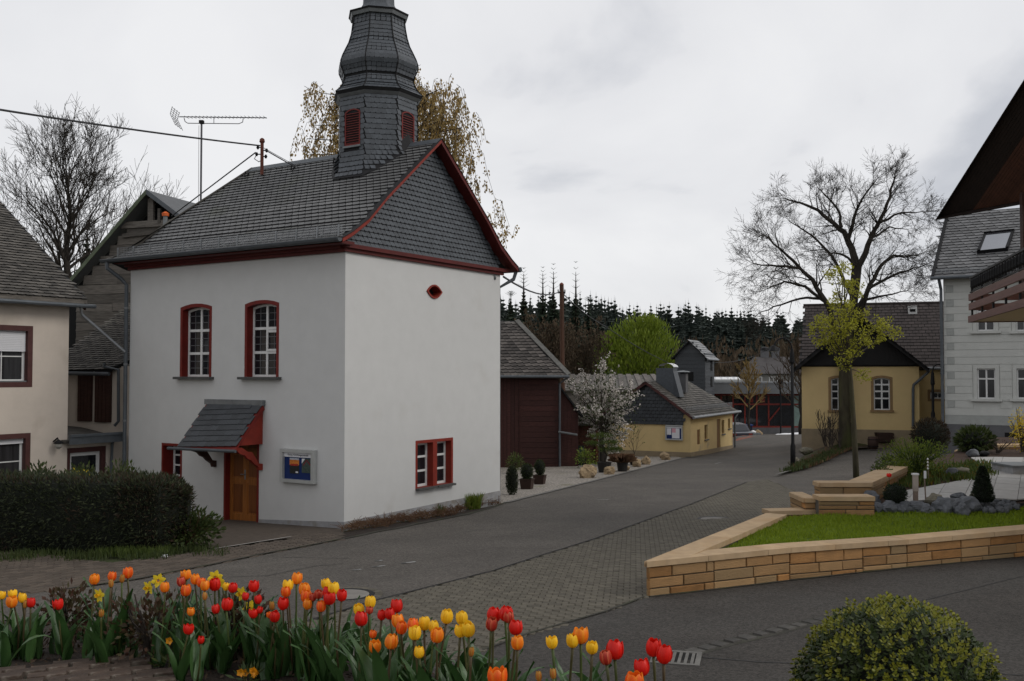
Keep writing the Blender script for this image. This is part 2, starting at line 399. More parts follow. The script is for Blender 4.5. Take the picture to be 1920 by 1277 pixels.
M['moss_dirt'] = mat('mossy_gutter_dirt', (.040, .038, .030), .95, .3, 5, .3, patch=((.045, .055, .02), 2, .5, .75))
strip('moss_line', [g2(1212, 1121), g2(1084, 1164), g2(990, 1191), g2(900, 1220)], .035, M['moss_dirt'], .02, .04)
strip('moss_line', [g2(640, 1011), g2(709, 997), g2(880, 964), g2(949, 942)], .12, M['moss_dirt'], .012, .05)
strip('moss_line', [g2(109, 1108), g2(262, 1086), g2(380, 1063), g2(494, 1040), g2(640, 1012)], .06, M['moss_dirt'], .022, .02)
def pavers(name, poly, ang, w, d, m, n_ind, base_h=.004, bond=True, gap=.008, top=.014):
    base = sheet(name, poly, M['joint'], base_h, 1.5)
    ca, sa = math.cos(ang), math.sin(ang)
    ux, uy = Vector((ca, sa)), Vector((-sa, ca))
    us = [Vector((p[0], p[1])).dot(ux) for p in poly]; vs_ = [Vector((p[0], p[1])).dot(uy) for p in poly]
    out = []; v = min(vs_); row = 0
    while v < max(vs_):
        u = min(us) + (w / 2 if bond and row % 2 else 0)
        while u < max(us):
            c = ux * (u + w / 2) + uy * (v + d / 2)
            if inside(c, poly): out.append(c)
            u += w
        v += d; row += 1
    out.sort(key=lambda c: c.length)
    def shape(mb, c, hz):
        a, b = w / 2 - gap / 2, d / 2 - gap / 2; q = .006
        lo = [(-a, -b), (a, -b), (a, b), (-a, b)]; hi = [(-a + q, -b + q), (a - q, -b + q), (a - q, b - q), (-a + q, b - q)]
        P = lambda p, z: (c.x + ux.x * p[0] + uy.x * p[1], c.y + ux.y * p[0] + uy.y * p[1], z)
        mb.add([P(p, hz - .01) for p in lo] + [P(p, hz + .004) for p in hi], [(4, 5, 6, 7), (0, 1, 5, 4), (1, 2, 6, 5), (2, 3, 7, 6), (3, 0, 4, 7)], R())
    one = MB(); shape(one, Vector((0, 0)), 0); one.t = [0] * len(one.t); me = one.mesh('paver', m)
    vis = [c for c in out if c.y > 1 and abs(c.x / c.y) < .53]
    ind = set(id(c) for c in vis[:n_ind])
    big = MB()
    for c in out:
        z = G(c.x, c.y) + top - .004 + U(-.002, .003)
        if id(c) in ind:
            o = place('paver', me, base, Matrix.Translation((c.x, c.y, z)) @ Matrix.Rotation(ang, 4, 'Z') @ Matrix.Rotation(U(-.01, .01), 4, 'X') @ Matrix.Rotation(U(-.01, .01), 4, 'Y'))
        else: shape(big, c, z)
    if big.f: big.build('pavers', m, base, kind='stuff')
    return base
PAVE = SEAM + [g2(1440, 900), g2(1520, 935), g2(1500, 965), g2(1440, 985), g2(1335, 1045), g2(1212, 1121), g2(1084, 1164), g2(990, 1191), g2(800, 1255)]
pavers('pavement', PAVE, math.radians(-7), .17, .115, M['paver'], 300, gap=.007)
# brown block pavement on the far side, before the hedge and the chapel door
PAVE2 = [(-14, 12.6), g2(0, 1113.5), g2(109, 1108.5), g2(175, 1098.5), g2(262, 1086.5), g2(380, 1063.5), g2(494, 1040.5), g2(640, 1012.5), g2(645, 999), g2(520, 1004), g2(540, 1012), g2(400, 1032), g2(215, 1056), g2(0, 1033), (-14, 17.5)]
pavers('block_pavement', PAVE2, math.radians(24), .2, .13, M['paver_red'], 300)
# paved apron at the chapel door
sheet('door_apron', [g2(400, 1030), g2(540, 1010), g2(640, 1003), g2(652, 990), g2(640, 984), g2(480, 975), g2(340, 966), (-9.2, 24.2), (-9.5, 21), g2(330, 1010)], M['paver_red'], .01, .8)
strip('kerb_line', [g2(400, 1031), g2(545, 1008)], .06, M['kerb_pale'], .022)
# dirt strip along the foot of the gable wall
sheet('dirt_strip', [g2(646, 998), g2(640, 1012), g2(709, 998), g2(880, 965), g2(949, 943), g2(940, 946), g2(800, 972)], M['soil'], .008, .5)
# gravel yard
YARD = [g2(945, 945), g2(949, 943), g2(1121, 900), g2(1280, 859), g2(1240, 848), (4, 56), (-12, 56), (-8, 30), (-.6, 27)]
sheet('gravel_yard', YARD, M['gravel'], .006, 1.5)
strip('kerb_line', [g2(949, 943), g2(1121, 900), g2(1280, 859)], .14, M['kerb'], .02, .01)
strip('kerb_line', [g2(1295, 858), g2(1378, 832)], .5, M['paver'], .02)
# worn road paint and cracks
def dash(pts, w, m, h=.008): strip('road_marking', [g2(*p) for p in pts], w, m, h, .01)
M['wornpaint'] = mat('worn_road_paint', (.26, .26, .25), .9, .4, 6, .1, patch=((.06, .06, .058), 9, .45, .6))
for pts in ([(662, 1070), (678, 1068)], [(752, 1057), (780, 1054)], [(705, 1053), (716, 1051)], [(698, 1064), (722, 1061)], [(1118, 938), (1140, 937)], [(1341, 870), (1352, 867)], [(1460, 843), (1470, 842)]): dash(pts, .07, M['wornpaint'])
M['tar'] = mat('tar_crack', (.03, .03, .03), .8, .2, 5, 0)
for pts in ([(430, 1082), (500, 1080), (590, 1062), (640, 1058)], [(860, 1000), (905, 993)], [(1305, 1233), (1420, 1243), (1500, 1246)], [(1725, 1128), (1800, 1110), (1915, 1082)], [(1860, 1265), (1920, 1268)], [(530, 1045), (660, 1048)]):
    strip('road_crack', [g2(*p) for p in pts], .02, M['tar'], .010, .012)
# red paved patch and kerb islands at the far junction
sheet('red_paving', [g2(1376, 836), g2(1414, 832), g2(1395, 828), g2(1375, 827)], mat('red_paving', (.2, .075, .05), .9, .2, 4, .2), .01, 2)
# cobble gutter across the driveway
def gutter():
    base = strip('cobble_gutter', [g2(1285, 1228), g2(1360, 1207), g2(1440, 1188), g2(1530, 1165), g2(1620, 1146)], .24, M['moss_dirt'], .008)
    P = [Vector(g2(*p)) for p in ((1290, 1226), (1360, 1207), (1440, 1188), (1530, 1165), (1620, 1146))]
    me = None
    for i in range(len(P) - 1):
        a, b = P[i], P[i + 1]; n = int((b - a).length / .2)
        for k in range(n):
            c = a.lerp(b, (k + .5) / n); ang = math.atan2(b.y - a.y, b.x - a.x) + U(-.08, .08)
            if me is None:
                mb = MB(); lo = [(-.085, -.08), (.085, -.08), (.085, .08), (-.085, .08)]
                mb.add([(x, y, 0) for x, y in lo] + [(x * .86, y * .86, .024) for x, y in lo], [(4, 5, 6, 7), (0, 1, 5, 4), (1, 2, 6, 5), (2, 3, 7, 6), (3, 0, 4, 7)])
                me = mb.mesh('cobble', M['cobble'])
            place('cobble', me, base, Matrix.Translation((c.x, c.y, G(c.x, c.y) + .0)) @ Matrix.Rotation(ang, 4, 'Z') @ Matrix.Diagonal((U(.85, 1.05), U(.85, 1.1), U(.7, 1.2), 1)))
M['cobble'] = mat('grey_cobble', (.062, .058, .052), .85, .3, 6, .4, tone=.25)
gutter()
def drain():
    c = gp(1268, 1236); ang = math.radians(-14)
    t = thing('drain_grate', 'slotted iron drain grate in the driveway behind the red tulips', 'drain', (c.x, c.y, G(c.x, c.y)), ang)
    z = G(c.x, c.y)
    mb = MB(); 
    for a in ((-.24, .24, -.24, -.19), (-.24, .24, .19, .24), (-.24, -.19, -.19, .19), (.19, .24, -.19, .19)): mb.box(*a, z - .02, z + .022)
    mb.build('frame', M['kerb'], t)
    MB().box(-.19, .19, -.19, .19, z + .004, z + .008).build('pit', M['dark'], t)
    for i in range(6):
        x = -.165 + i * .062; MB().box(x, x + .03, -.19, .19, z + .008, z + .02).build('bar', M['kerb'], t)
drain()
def manhole(px, py, label, r=.36):
    c = gp(px, py); z = G(c.x, c.y)
    t = thing('manhole_cover', label, 'manhole cover', (c.x, c.y, z), 0, 'manhole covers in the street')
    mb = MB()
    for k in range(20):
        a0, a1 = 2 * PI * k / 20, 2 * PI * (k + .86) / 20
        mb.add([((r + dr) * math.cos(a), (r + dr) * math.sin(a), z + .012) for a, dr in ((a0, .02), (a0, .13), (a1, .13), (a1, .02))], [(0, 1, 2, 3)], R())
    mb.build('cobble_ring', M['paver'], t, kind='stuff')
    MB().lathe([(r + .01, z), (r + .01, z + .016), (r - .05, z + .016)], 28, closed=False).build('rim', M['iron'], t)
    MB().lathe([(r - .055, z), (r - .055, z + .014), (.02, z + .0145)], 28).build('lid', mat('worn_concrete_lid', (.17, .16, .145), .9, .2, 5, .2), t)
manhole(650, 1116, 'round manhole cover in the asphalt behind the tulips')
manhole(1340, 974, 'round manhole cover in the paving beside the sandstone wall')
# ---------------------------------------------------------------- slates laid one by one
M['slate_black'] = mat('blue_black_slate', (.034, .038, .043), .5, .2, 9, .25, 40, tone=.25, spec=.4)
def slate_mesh(w, h, m, th=.012, rounded=True, sk=0.0):
    # a slate in its own x-y plane, tail at y=0, head at y=h; z is the outward normal
    if rounded:
        pts = [(-w / 2, 0), (w * .15, 0), (w * .38, h * .09), (w / 2, h * .30), (w / 2 - sk, h), (-w / 2 - sk, h)]
    else:
        pts = [(-w / 2, 0), (w / 2, 0), (w / 2, h), (-w / 2, h)]
    mb = MB(); n = len(pts)
    zt = lambda y: th * (2.0 - 1.6 * y / h)
    mb.add([(x, y, zt(y)) for x, y in pts] + [(x, y, zt(y) - th) for x, y in pts], [tuple(range(n))] + [(i, n + i, n + (i + 1) % n, (i + 1) % n) for i in range(n - 2)])
    return mb
def slates(parent, surf, cells, w, h, m, n_ind=300, rounded=True, name='slate', jit=.03, sk=0.0, th=.012):
    # surf(u, v) -> point, x axis, y axis (upslope), normal, in the root's coordinates; cells: list of (u, v)
    mbS = slate_mesh(w, h, m, th, rounded, sk); me = mbS.mesh(name, m)
    rt = root_of(parent); MW = Matrix.Translation(rt.location) @ Matrix.Rotation(rt.rotation_euler.z, 4, 'Z')
    PL = parent.matrix_local.copy() if parent is not rt else Matrix()
    lst = []
    for c in cells:
        p, x, y, n = surf(*c)
        pw = MW @ (PL @ Vector((p[0], p[1], p[2] - rt.location.z)))
        view = (MW.to_3x3() @ (PL.to_3x3() @ Vector(n))).dot(-pw.normalized())
        on = pw.y > 0 and abs(pw.x / pw.y) < .52 and -.36 < pw.z / pw.y < .38
        lst.append((max(view, 0) / pw.length_squared if on else -1, p, x, y, n))
    lst.sort(key=lambda q: -q[0])
    big = MB()
    for i, (k, p, x, y, n) in enumerate(lst):
        s = 1 + U(-jit, jit); a = U(-.02, .02)
        x2 = Vector(x) * math.cos(a) + Vector(y) * math.sin(a); y2 = Vector(y) * math.cos(a) - Vector(x) * math.sin(a)
        mt = frame(p, x2 * s, y2 * (1 + U(-jit, jit)), Vector(n))
        if i < n_ind and k > 0: place(name, me, parent, mt)
        elif k > -2: 
            t = R(); big.add([mt @ Vector(v) for v in mbS.v], mbS.f, t)
    if big.f: big.build(name + 's', m, parent, kind='stuff')

def win(root, hole, y, fw=.05, sw=0, cols=2, rows=(), depth=.14, mats=None, rot=0, off=(0, 0), lead=None, sill=None, extra=None, name='window', glass=None, sproud=.005, thick=.05, muntins=(0, 0), bar=.035):
    # hole: outline from arch() in the wall plane; the frame stands depth behind the wall face at y
    mats = mats or ('upvc', 'red', 'sill')
    x0, x1 = min(p[0] for p in hole), max(p[0] for p in hole); z0, z1 = min(p[1] for p in hole), max(p[1] for p in hole)
    cx, cz = (x0 + x1) / 2, (z0 + z1) / 2
    def inset(o, d):
        sx, sz = (x1 - x0 - 2 * d) / (x1 - x0), (z1 - z0 - 2 * d) / (z1 - z0)
        return [(cx + (p[0] - cx) * sx, cz + (p[1] - cz) * sz) for p in o]
    yf = y + depth
    fb = MB(); inn = inset(hole, fw); ring(fb, hole, inn, yf, yf + thick)
    xs = [x0 + fw + (x1 - x0 - 2 * fw) * i / cols for i in range(cols + 1)]
    zs = [z0 + fw] + [z0 + (z1 - z0) * r for r in rows] + [z1 - fw]
    for x in xs[1:-1]: fb.box(x - bar / 2, x + bar / 2, yf - .004, yf + thick - .002, z0 + fw * .5, z1 - fw * .4)
    for z in zs[1:-1]: fb.box(x0 + fw * .5, x1 - fw * .5, yf - .002, yf + thick - .004, z - bar / 2, z + bar / 2)
    f = fb.build(name, M[mats[0]], root)
    if rot: f.rotation_euler = (0, 0, rot)
    if off != (0, 0): f.location = (off[0], off[1], 0)
    gm = M[glass or 'glass']
    for i in range(cols):
        for j in range(len(zs) - 1):
            a, b = xs[i] + (bar / 2 if i else 0) - .004, xs[i + 1] - (bar / 2 if i < cols - 1 else 0) + .004
            c, d = zs[j] + (bar / 2 if j else 0) - .004, zs[j + 1] - (bar / 2 if j < len(zs) - 2 else 0) + .004
            MB().box(a, b, yf + .02, yf + .028, c, d).build('pane', gm, f)
            nx, nz = lead or muntins
            if nx or nz:
                lb = MB(); q = .008 if lead else .012
                for k in range(1, nx): x = a + (b - a) * k / nx; lb.box(x - q, x + q, yf + .012 - q * .6, yf + .0195, c, d)
                for k in range(1, nz): z = c + (d - c) * k / nz; lb.box(a, b, yf + .013 - q * .6, yf + .0192, z - q, z + q)
                if lb.f: lb.build('leading' if lead else 'glazing_bar', M['lead'] if lead else M[mats[0]], f, kind='stuff')
    if sw:
        so = MB(); outer = inset(hole, -sw) if not isinstance(sw, list) else sw
        ring(so, outer, hole, y - sproud, y + .0)
        reveal(so, hole, y - sproud, yf + .001)
        so.build('surround', M[mats[1]], f)
    if sill:
        e, h, d = sill
        MB().box(x0 - e, x1 + e, y - d, y + depth * .9, z0 - h, z0 - .002).build('sill', M[mats[2]], f)
    return f

# ---------------------------------------------------------------- the chapel
CO = gp(645, 992); CA = math.radians(-32.3)
def chapel():
    t = thing('chapel', 'white rendered village chapel with red trim, slate roof and onion domed bell turret', 'chapel', (CO.x, CO.y, -3.27), CA)
    WZ, W, LN = 2.69, 6.02, 7.1
    w1 = arch(-5.14, -4.20, -.08, 1.50, 1.57); w2 = arch(-2.94, -2.02, -.08, 1.50, 1.57)
    door = arch(-3.66, -2.53, -3.40, -1.18, -1.18, 1); sw = arch(-5.79, -5.17, -2.5, -1.74, -1.74, 1)
    mb = MB(); wall(mb, [(-LN, -3.7), (0, -3.7), (0, WZ), (-LN, WZ)], [w1, w2, door, sw])
    for (x, y, xx, yy) in ((-LN, 0, -8.6, 1.5), (-8.6, 1.5, -8.6, 4.5), (-8.6, 4.5, -LN, 6.02), (-LN, 6.02, 0, 6.02)):
        mb.add([(xx, yy, -3.9), (x, y, -3.9), (x, y, WZ), (xx, yy, WZ)], [(0, 1, 2, 3)])
    mb.build('wall', M['white'], t)
    # gable wall, a part turned by a quarter
    g = arch(2.50, 3.10, -2.66, -1.63, -1.63, 1), arch(3.26, 3.84, -2.66, -1.63, -1.63, 1)
    ocu = [(2.88 + .25 * (i / 4), 1.945 - .13 * (1 - (i / 4 - 1) ** 2)) for i in range(9)] + [(3.38 - .25 * (i / 4), 1.945 + .13 * (1 - (i / 4 - 1) ** 2)) for i in range(1, 8)]
    mb = MB(); wall(mb, [(0, -3.8), (W, -3.8), (W, WZ), (0, WZ)], [g[0], g[1], ocu])
    mb.build('wall', M['white_stained'], t).rotation_euler = (0, 0, PI / 2)
    # grey plinth under the gable wall and beside the door
    mb = MB()
    mb.hexa([(.0, -.001, -3.6), (.018, -.001, -3.6), (.018, W, -3.7), (0, W, -3.7), (0, -.001, -3.12), (.018, -.001, -3.12), (.018, W, -3.06), (0, W, -3.06)])
    mb.hexa([(-2.5, -.018, -3.6), (.018, -.018, -3.6), (.018, -.0005, -3.6), (-2.5, -.0005, -3.6), (-2.5, -.018, -3.26), (.018, -.018, -3.12), (.018, -.0005, -3.12), (-2.5, -.0005, -3.26)])
    mb.build('plinth', M['plinth'], t, kind='stuff')
    # windows
    for h in (w1, w2):
        out = arch(h[0][0] - .08, h[1][0] + .08, -.08, 1.57, 1.65)
        ws = win(t, h, 0, .05, out, 2, (.335, .665), .17, lead=(2, 3), sill=(.17, .06, .14), bar=.06)
        if h is w2: MB().box(-2.48, -2.44, .15, .17, .5, .98).box(-2.44, -2.06, .15, .17, .5, .55).box(-2.44, -2.06, .15, .17, .92, .98).build('casement', M['upvc'], ws)
    win(t, sw, 0, .05, .06, 1, (.36, .68), .3, bar=.04)
    for h in g:
        f = win(t, h, 0, .06, None, 1, (.36, .68), .17, rot=PI / 2, sill=(.06, .05, .11), bar=.05, mats=('upvc', 'redbright', 'sill'))
    mb = MB(); o = [(2.43, -2.71), (3.91, -2.71), (3.91, -1.56), (2.43, -1.56)]
    v, tr = cdt(o, g); mb.add([(p[0], -.006, p[1]) for p in v], tr)
    for h in g: reveal(mb, h, -.006, .17)
    reveal(mb, o[::-1], -.006, 0.0); mb.build('window_surround', M['redbright'], t).rotation_euler = (0, 0, PI / 2)
    f = MB(); c = (3.13, 1.945); out = [(c[0] + (p[0] - c[0]) * 1.22, c[1] + (p[1] - c[1]) * 1.3) for p in ocu]
    ring(f, out, ocu, -.03, .0); reveal(f, ocu, -.03, .2); f = f.build('vent_surround', M['redbright'], t); f.rotation_euler = (0, 0, PI / 2)
    MB().box(2.8, 3.5, .2, .22, 1.7, 2.2).build('vent_opening', M['dark'], f)
    MB().box(5.72, 5.8, -.02, 0, 2.46, 2.58).box(5.72, 5.8, -.02, 0, 2.44, 2.5).build('lamp_bracket', M['zinc'], t).rotation_euler = (0, 0, PI / 2)
    # door
    fr = MB(); ring(fr, door, arch(-3.60, -2.59, -3.40, -1.24, -1.24, 1), -.012, .05); reveal(fr, arch(-3.60, -2.59, -3.4, -1.24, -1.24, 1), .05, .22)
    fr = fr.build('door_frame', M['red'], t)
    for s in (0, 1):
        a = -3.60 + .505 * s; b = a + .503
        d = MB().box(a, b, .14, .18, -3.37, -1.2)
        d.box(a, a + .07, .125, .14, -3.37, -1.2).box(b - .07, b, .125, .14, -3.37, -1.2)
        for z in (-3.37, -2.50, -1.84, -1.3): d.box(a + .07, b - .07, .126, .14, z, z + (.16 if z < -3 else .1))
        d = d.build('door', M['oak'], t)
        for z0, z1 in ((-3.17, -2.54), (-2.36, -1.88), (-1.70, -1.34)):
            mb = MB(); p = [(a + .1, z0), (b - .1, z0), (b - .1, z1), (a + .1, z1)]; q = [(a + .14, z0 + .04), (b - .14, z0 + .04), (b - .14, z1 - .04), (a + .14, z1 - .04)]
            ring(mb, p, q, .137, .14); mb.add([(x, .129, z) for x, z in q], [(0, 1, 2, 3)]); mb.build('panel', M['oak2'], d)
        if s == 1:
            MB().box(a - .02, a + .02, .11, .127, -2.42, -2.2).tube([(a, .12, -2.3), (a, .07, -2.3), (a - .1, .07, -2.3)], .011, 6).build('handle', M['galv'], d)
    MB().box(-3.064, -3.10 + .02, .12, .14, -3.37, -1.2).build('cover_strip', M['oak'], t)
    MB().box(-3.9, -2.3, -.45, .02, -3.6, -3.40).build('doorstep', M['stone_dark'], t)
    MB().box(-5.6, -3.9, -.3, .0, -3.7, -3.42).build('doorstep', M['stone_dark'], t)
    # canopy over the door
    cn = MB().prism([(-4.2, -.06, -.70), (-4.2, -.86, -1.66), (-4.2, -.84, -1.69), (-4.2, .0, -.80)], (1.84, 0, 0)).build('canopy', M['red'], t)
    S = Vector((0, -.80, -.96)).normalized()
    nrm = Vector((0, -.96, .80)).normalized()
    def cs(u, v): p = Vector((0, -.86, -1.66)) - S * v; return (u, p.y + nrm.y * .012, p.z + nrm.z * .012), (1, 0, 0), tuple(-S), tuple(nrm)
    cells = []
    for r in range(8):
        for k in range(9): cells.append((-4.2 + .11 + k * .21 + (r % 2) * .07, r * .15 + k * .012 - .01))
    slates(cn, cs, [(min(c[0], -2.475), c[1]) for c in cells if -4.25 < c[0] < -2.39 and c[1] < 1.12], .215, .24, M['slate_black'], rounded=False)
    MB().box(-4.24, -2.34, -.10, .012, -.72, -.60).build('flashing', M['zinc'], cn)
    MB().tube([(-4.5, -.9, -1.70), (-2.3, -.9, -1.68)], .035, 8).build('canopy_gutter', M['zinc_dark'], cn)
    MB().prism([(-2.46, 0, -.80), (-2.46, -.66, -1.58), (-2.46, 0, -1.58)], (.04, 0, 0)).build('cheek_board', M['redbright'], cn)
    def bracket(x, m):
        p = [(-.80, -1.62), (-.62, -1.62), (-.45, -1.72), (-.32, -1.74), (-.22, -1.86), (-.12, -2.0), (-.0, -2.02), (0, -2.16), (-.09, -2.16), (-.12, -2.08), (-.25, -2.0), (-.34, -1.92), (-.44, -1.88), (-.52, -1.80), (-.66, -1.76), (-.74, -1.70)]
        MB().prism([(x, y, z) for y, z in p], (.09, 0, 0)).build('bracket', m, cn)
    bracket(-2.5, M['redbright']); bracket(-4.0, M['brown'])
    # roof
    PR = [(-.42, 2.78), (-.1, 2.95), (.4, 3.28), (1.0, 3.85), (3.01, 5.52)]
    OV = .27; XR = -6.05
    def xl(z): 
        f = (5.52 - z) / 2.74; return XR - 1.42 * f - .05 * math.sin(PI * f)
    rf = MB()
    for s in (0, 1):
        my = lambda y: y if s == 0 else 2 * 3.01 - y
        for (y0, z0), (y1, z1) in zip(PR[:-1], PR[1:]):
            q = [(xl(z0), my(y0), z0), (OV, my(y0), z0), (OV, my(y1), z1), (xl(z1), my(y1), z1)]
            rf.prism(q if s == 0 else q[::-1], (0, 0, -.06))
    e = 2.78; H = [(xl(e), -.42, e), (-9.0, 1.3, e), (-9.0, 4.72, e), (xl(e), 6.44, e)]
    for a, b in zip(H[:-1], H[1:]): rf.add([b, a, (XR, 3.01, 5.52)], [(0, 1, 2)])
    rf = rf.build('roof', M['slate_dark'], t)
    # arc length along the profile
    AL = [0]
    for a, b in zip(PR[:-1], PR[1:]): AL.append(AL[-1] + math.hypot(b[0] - a[0], b[1] - a[1]))
    def rs(u, v):
        i = 0
        while i < len(AL) - 2 and v > AL[i + 1]: i += 1
        k = (v - AL[i]) / (AL[i + 1] - AL[i]); a, b = PR[i], PR[i + 1]
        y, z = a[0] + (b[0] - a[0]) * k, a[1] + (b[1] - a[1]) * k; l = AL[i + 1] - AL[i]
        ty, tz = (b[0] - a[0]) / l, (b[1] - a[1]) / l
        return (u, y - tz * .003, z + ty * .003), (1, 0, 0), (0, ty, tz), (0, -tz, ty)
    cells = []; r = 0; v = -.02; sx, sy = .205, .15
    while v < AL[-1] - .08:
        z = rs(0, max(v, 0))[0][2]; u = OV - .06 - (r * .10) % sx
        while u > xl(z + .05) + .02:
            y = rs(0, max(v, .0))[0][1]
            if not (u > -2.25 and u < -1.05 and y > 2.15): cells.append((u, v))
            u -= sx
        v += sy; r += 1
    slates(rf, rs, cells, .176, .130, M['slate_roof'], sk=.09)
    # right-hand hip arris and ridge capping
    MB().tube([(xl(z) - .01, y, z + .035) for y, z in PR], .03, 6).build('hip_capping', M['slate_old'], rf)
    MB().prism([(XR - .05, 3.01 - .14, 5.44), (XR - .05, 3.01, 5.575), (XR - .05, 3.01 + .14, 5.44), (XR - .05, 3.01, 5.52)], (OV - XR + .05, 0, 0)).build('ridge_capping', M['zinc_dark'], rf)
    for x in (-5.9, -4.2, -2.75): MB().tube([(x, 2.75, 5.34), (x, 2.6, 5.24), (x + .03, 2.6, 5.38)], .02, 5).build('roof_hook', M['iron'], rf)
    # eaves: red cornice, gutter, snow guard
    c = MB(); c.box(-LN - .02, -.001, -.08, .0, 2.57, 2.64).box(-LN - .04, 0.0, -.16, -.0, 2.64, 2.70).box(-LN - .1, OV - .02, -.4, .0, 2.70, 2.765); c.build('cornice', M['red_shaded'], t, kind='stuff')
    c = MB(); c.box(.0, .06, -.08, W + .1, 2.58, 2.66).box(.0, .12, -.12, W + .3, 2.66, 2.745); c.build('cornice', M['red_shaded'], t, kind='stuff')
    gt = MB()
    prof = [(-.42 - .075 + .075 * math.cos(a), 2.80 + .075 * math.sin(a)) for a in [PI + PI * k / 8 for k in range(9)]]
    for a, b in zip(prof[:-1], prof[1:]): gt.add([(-7.56, a[0], a[1]), (OV + .02, a[0], a[1]), (OV + .02, b[0], b[1]), (-7.56, b[0], b[1])], [(0, 1, 2, 3)])
    for x in (-7.56, OV + .02): gt.add([(x, p[0], p[1]) for p in prof], [tuple(range(9))])
    gt.tube([(-7.56, -.57, 2.80), (OV + .02, -.57, 2.80)], .012, 5)
    gt.build('gutter', M['zinc_dark'], t, kind='stuff')
    MB().tube([(-7.35, -.5, 2.74), (-7.35, -.5, 2.6), (-7.2, -.2, 2.35), (-7.14, -.09, 2.2), (-7.14, -.09, -3.6)], .05, 8).build('downpipe', M['zinc_dark'], t)
    for z in (1.6, .2, -1.2, -2.4): MB().lathe([(.056, z), (.056, z + .05)], 10, (-7.14, -.09)).build('pipe_clip', M['zinc'], t)
    sg = MB()
    zs = [0.02 + .05 * k for k in range(5)]
    y0, z0 = -.22, 2.90
    for h in zs: sg.tube([(-7.35, y0, z0 + h), (.1, y0, z0 + h)], .006, 4)
    x = -7.35
    while x < .12: sg.tube([(x, y0, z0), (x, y0, z0 + .22)], .005, 4); x += .06
    sg.build('snow_guard', M['galv'], t, kind='stuff')
    for k in range(13):
        x = -7.3 + k * .61; MB().box(x - .012, x + .012, y0 - .03, y0 + .0, z0 - .06, z0 + .23).beam((x, y0, z0 + .02), (x, y0 + .3, z0 + .16), .025, .012).build('guard_bracket', M['galv'], t)
    # gable slates under the verge
    def under(y): 
        y = min(y, 6.02 - y)
        for (a, za), (b, zb_) in zip(PR[:-1], PR[1:]):
            if a <= y <= b: return za + (zb_ - za) * (y - a) / (b - a)
        return PR[-1][1]
    gc = MB(); pr = [(0.0, 2.745)] + [(6.02, 2.745)] + [(6.02 - y, z - .07) for y, z in PR[2:]] + [(y, z - .07) for y, z in PR[2:-1][::-1]]
    gc.prism([(p[0], -.02, p[1]) for p in pr], (0, .15, 0)); gc = gc.build('gable_cladding', M['slate_dark'], t); gc.rotation_euler = (0, 0, PI / 2)
    a = 0.0; ca, sa = math.cos(a), math.sin(a)
    def gs(u, v): return (u, -.022, v), (ca, 0, sa), (-sa, 0, ca), (0, -1, 0)
    cells = []; r = -14
    while r < 34:
        k = -30
        while k < 80:
            u = k * .15 - r * .085; v = 2.74 + r * .115
            if .02 < u < 6.0 and 2.73 < v < under(u) - .13: cells.append((u, v))
            k += 1
        r += 1
    bpy.context.view_layer.update()
    slates(gc, gs, cells, .126, .103, M['slate'], sk=.077)
    vb = MB()
    for s in (0, 1):
        my = lambda y: y if s == 0 else 6.02 - y
        for (y0, z0), (y1, z1) in zip(PR[:-1], PR[1:]):
            q = [(OV + .0, my(y0), z0 + .02), (OV, my(y1), z1 + .02), (OV, my(y1), z1 - (.06 if s == 0 else .085)), (OV, my(y0), z0 - (.06 if s == 0 else .085))]
            vb = MB().prism(q, (.035, 0, 0)); vb.build('verge_board', M['redbright'] if s == 0 else M['red_shaded'], t)  # right-hand verge takes the red with its shade mixed in
            q = [(.01, my(y0), z0 - .065), (.01, my(y1), z1 - .065), (OV - .001, my(y1), z1 - .065), (OV - .001, my(y0), z0 - .065)]
            MB().prism(q, (0, 0, -.02)).build('soffit_board', M['red_shaded'], t)
            q = [(OV - .1, my(y0), z0 + .015), (OV - .1, my(y1), z1 + .015), (OV + .05, my(y1), z1 + .03), (OV + .05, my(y0), z0 + .03)]
            MB().prism(q, (0, 0, .012)).build('verge_capping', M['slate_dark'], t)
    MB().tube([(.2, 6.5, 2.72), (.15, 6.45, 2.5), (-.1, 6.1, 2.25), (-.1, 6.1, -3.6)], .05, 8).build('downpipe', M['zinc_dark'], t)
    MB().tube([(OV + .06, 6.52, 2.75), (-6, 6.52, 2.75)], .07, 8).build('gutter', M['zinc_dark'], t)
    # bell turret
    cx, cy = -1.65, 3.01; AP = .93
    tz = 6.70
    oct_ = lambda r, z, k: (cx + r / math.cos(PI / 8) * math.cos(PI / 8 + k * PI / 4), cy + r / math.cos(PI / 8) * math.sin(PI / 8 + k * PI / 4), z)
    roofz = lambda x, y: under(y) if -.42 <= y <= 6.44 else 2.7
    sh = MB()
    N = 14
    grid = []
    def shaft_pt(k, s, z):
        a, b = Vector(oct_(AP, z, k)), Vector(oct_(AP, z, k + 1)); p = a.lerp(b, s)
        fl = .13 * max(0, 1 - (z - roofz(p.x, p.y)) / .5) ** 2.4
        n = Vector((p.x - cx, p.y - cy, 0)).normalized(); p = p + n * min(fl, .32); return p
    for k in range(8):
        for i in range(4):
            for j in range(N):
                q = []
                for (s, jj) in ((i / 4, j), ((i + 1) / 4, j), ((i + 1) / 4, j + 1), (i / 4, j + 1)):
                    a, b = Vector(oct_(AP, 0, k)), Vector(oct_(AP, 0, k + 1)); p = a.lerp(b, s); zr = roofz(p.x, p.y) - .1
                    q.append(tuple(shaft_pt(k, s, zr + (tz - zr) * jj / N)))
                sh.add(q, [(0, 1, 2, 3)])
    tur = sh.build('bell_turret', M['slate_dark'], t)
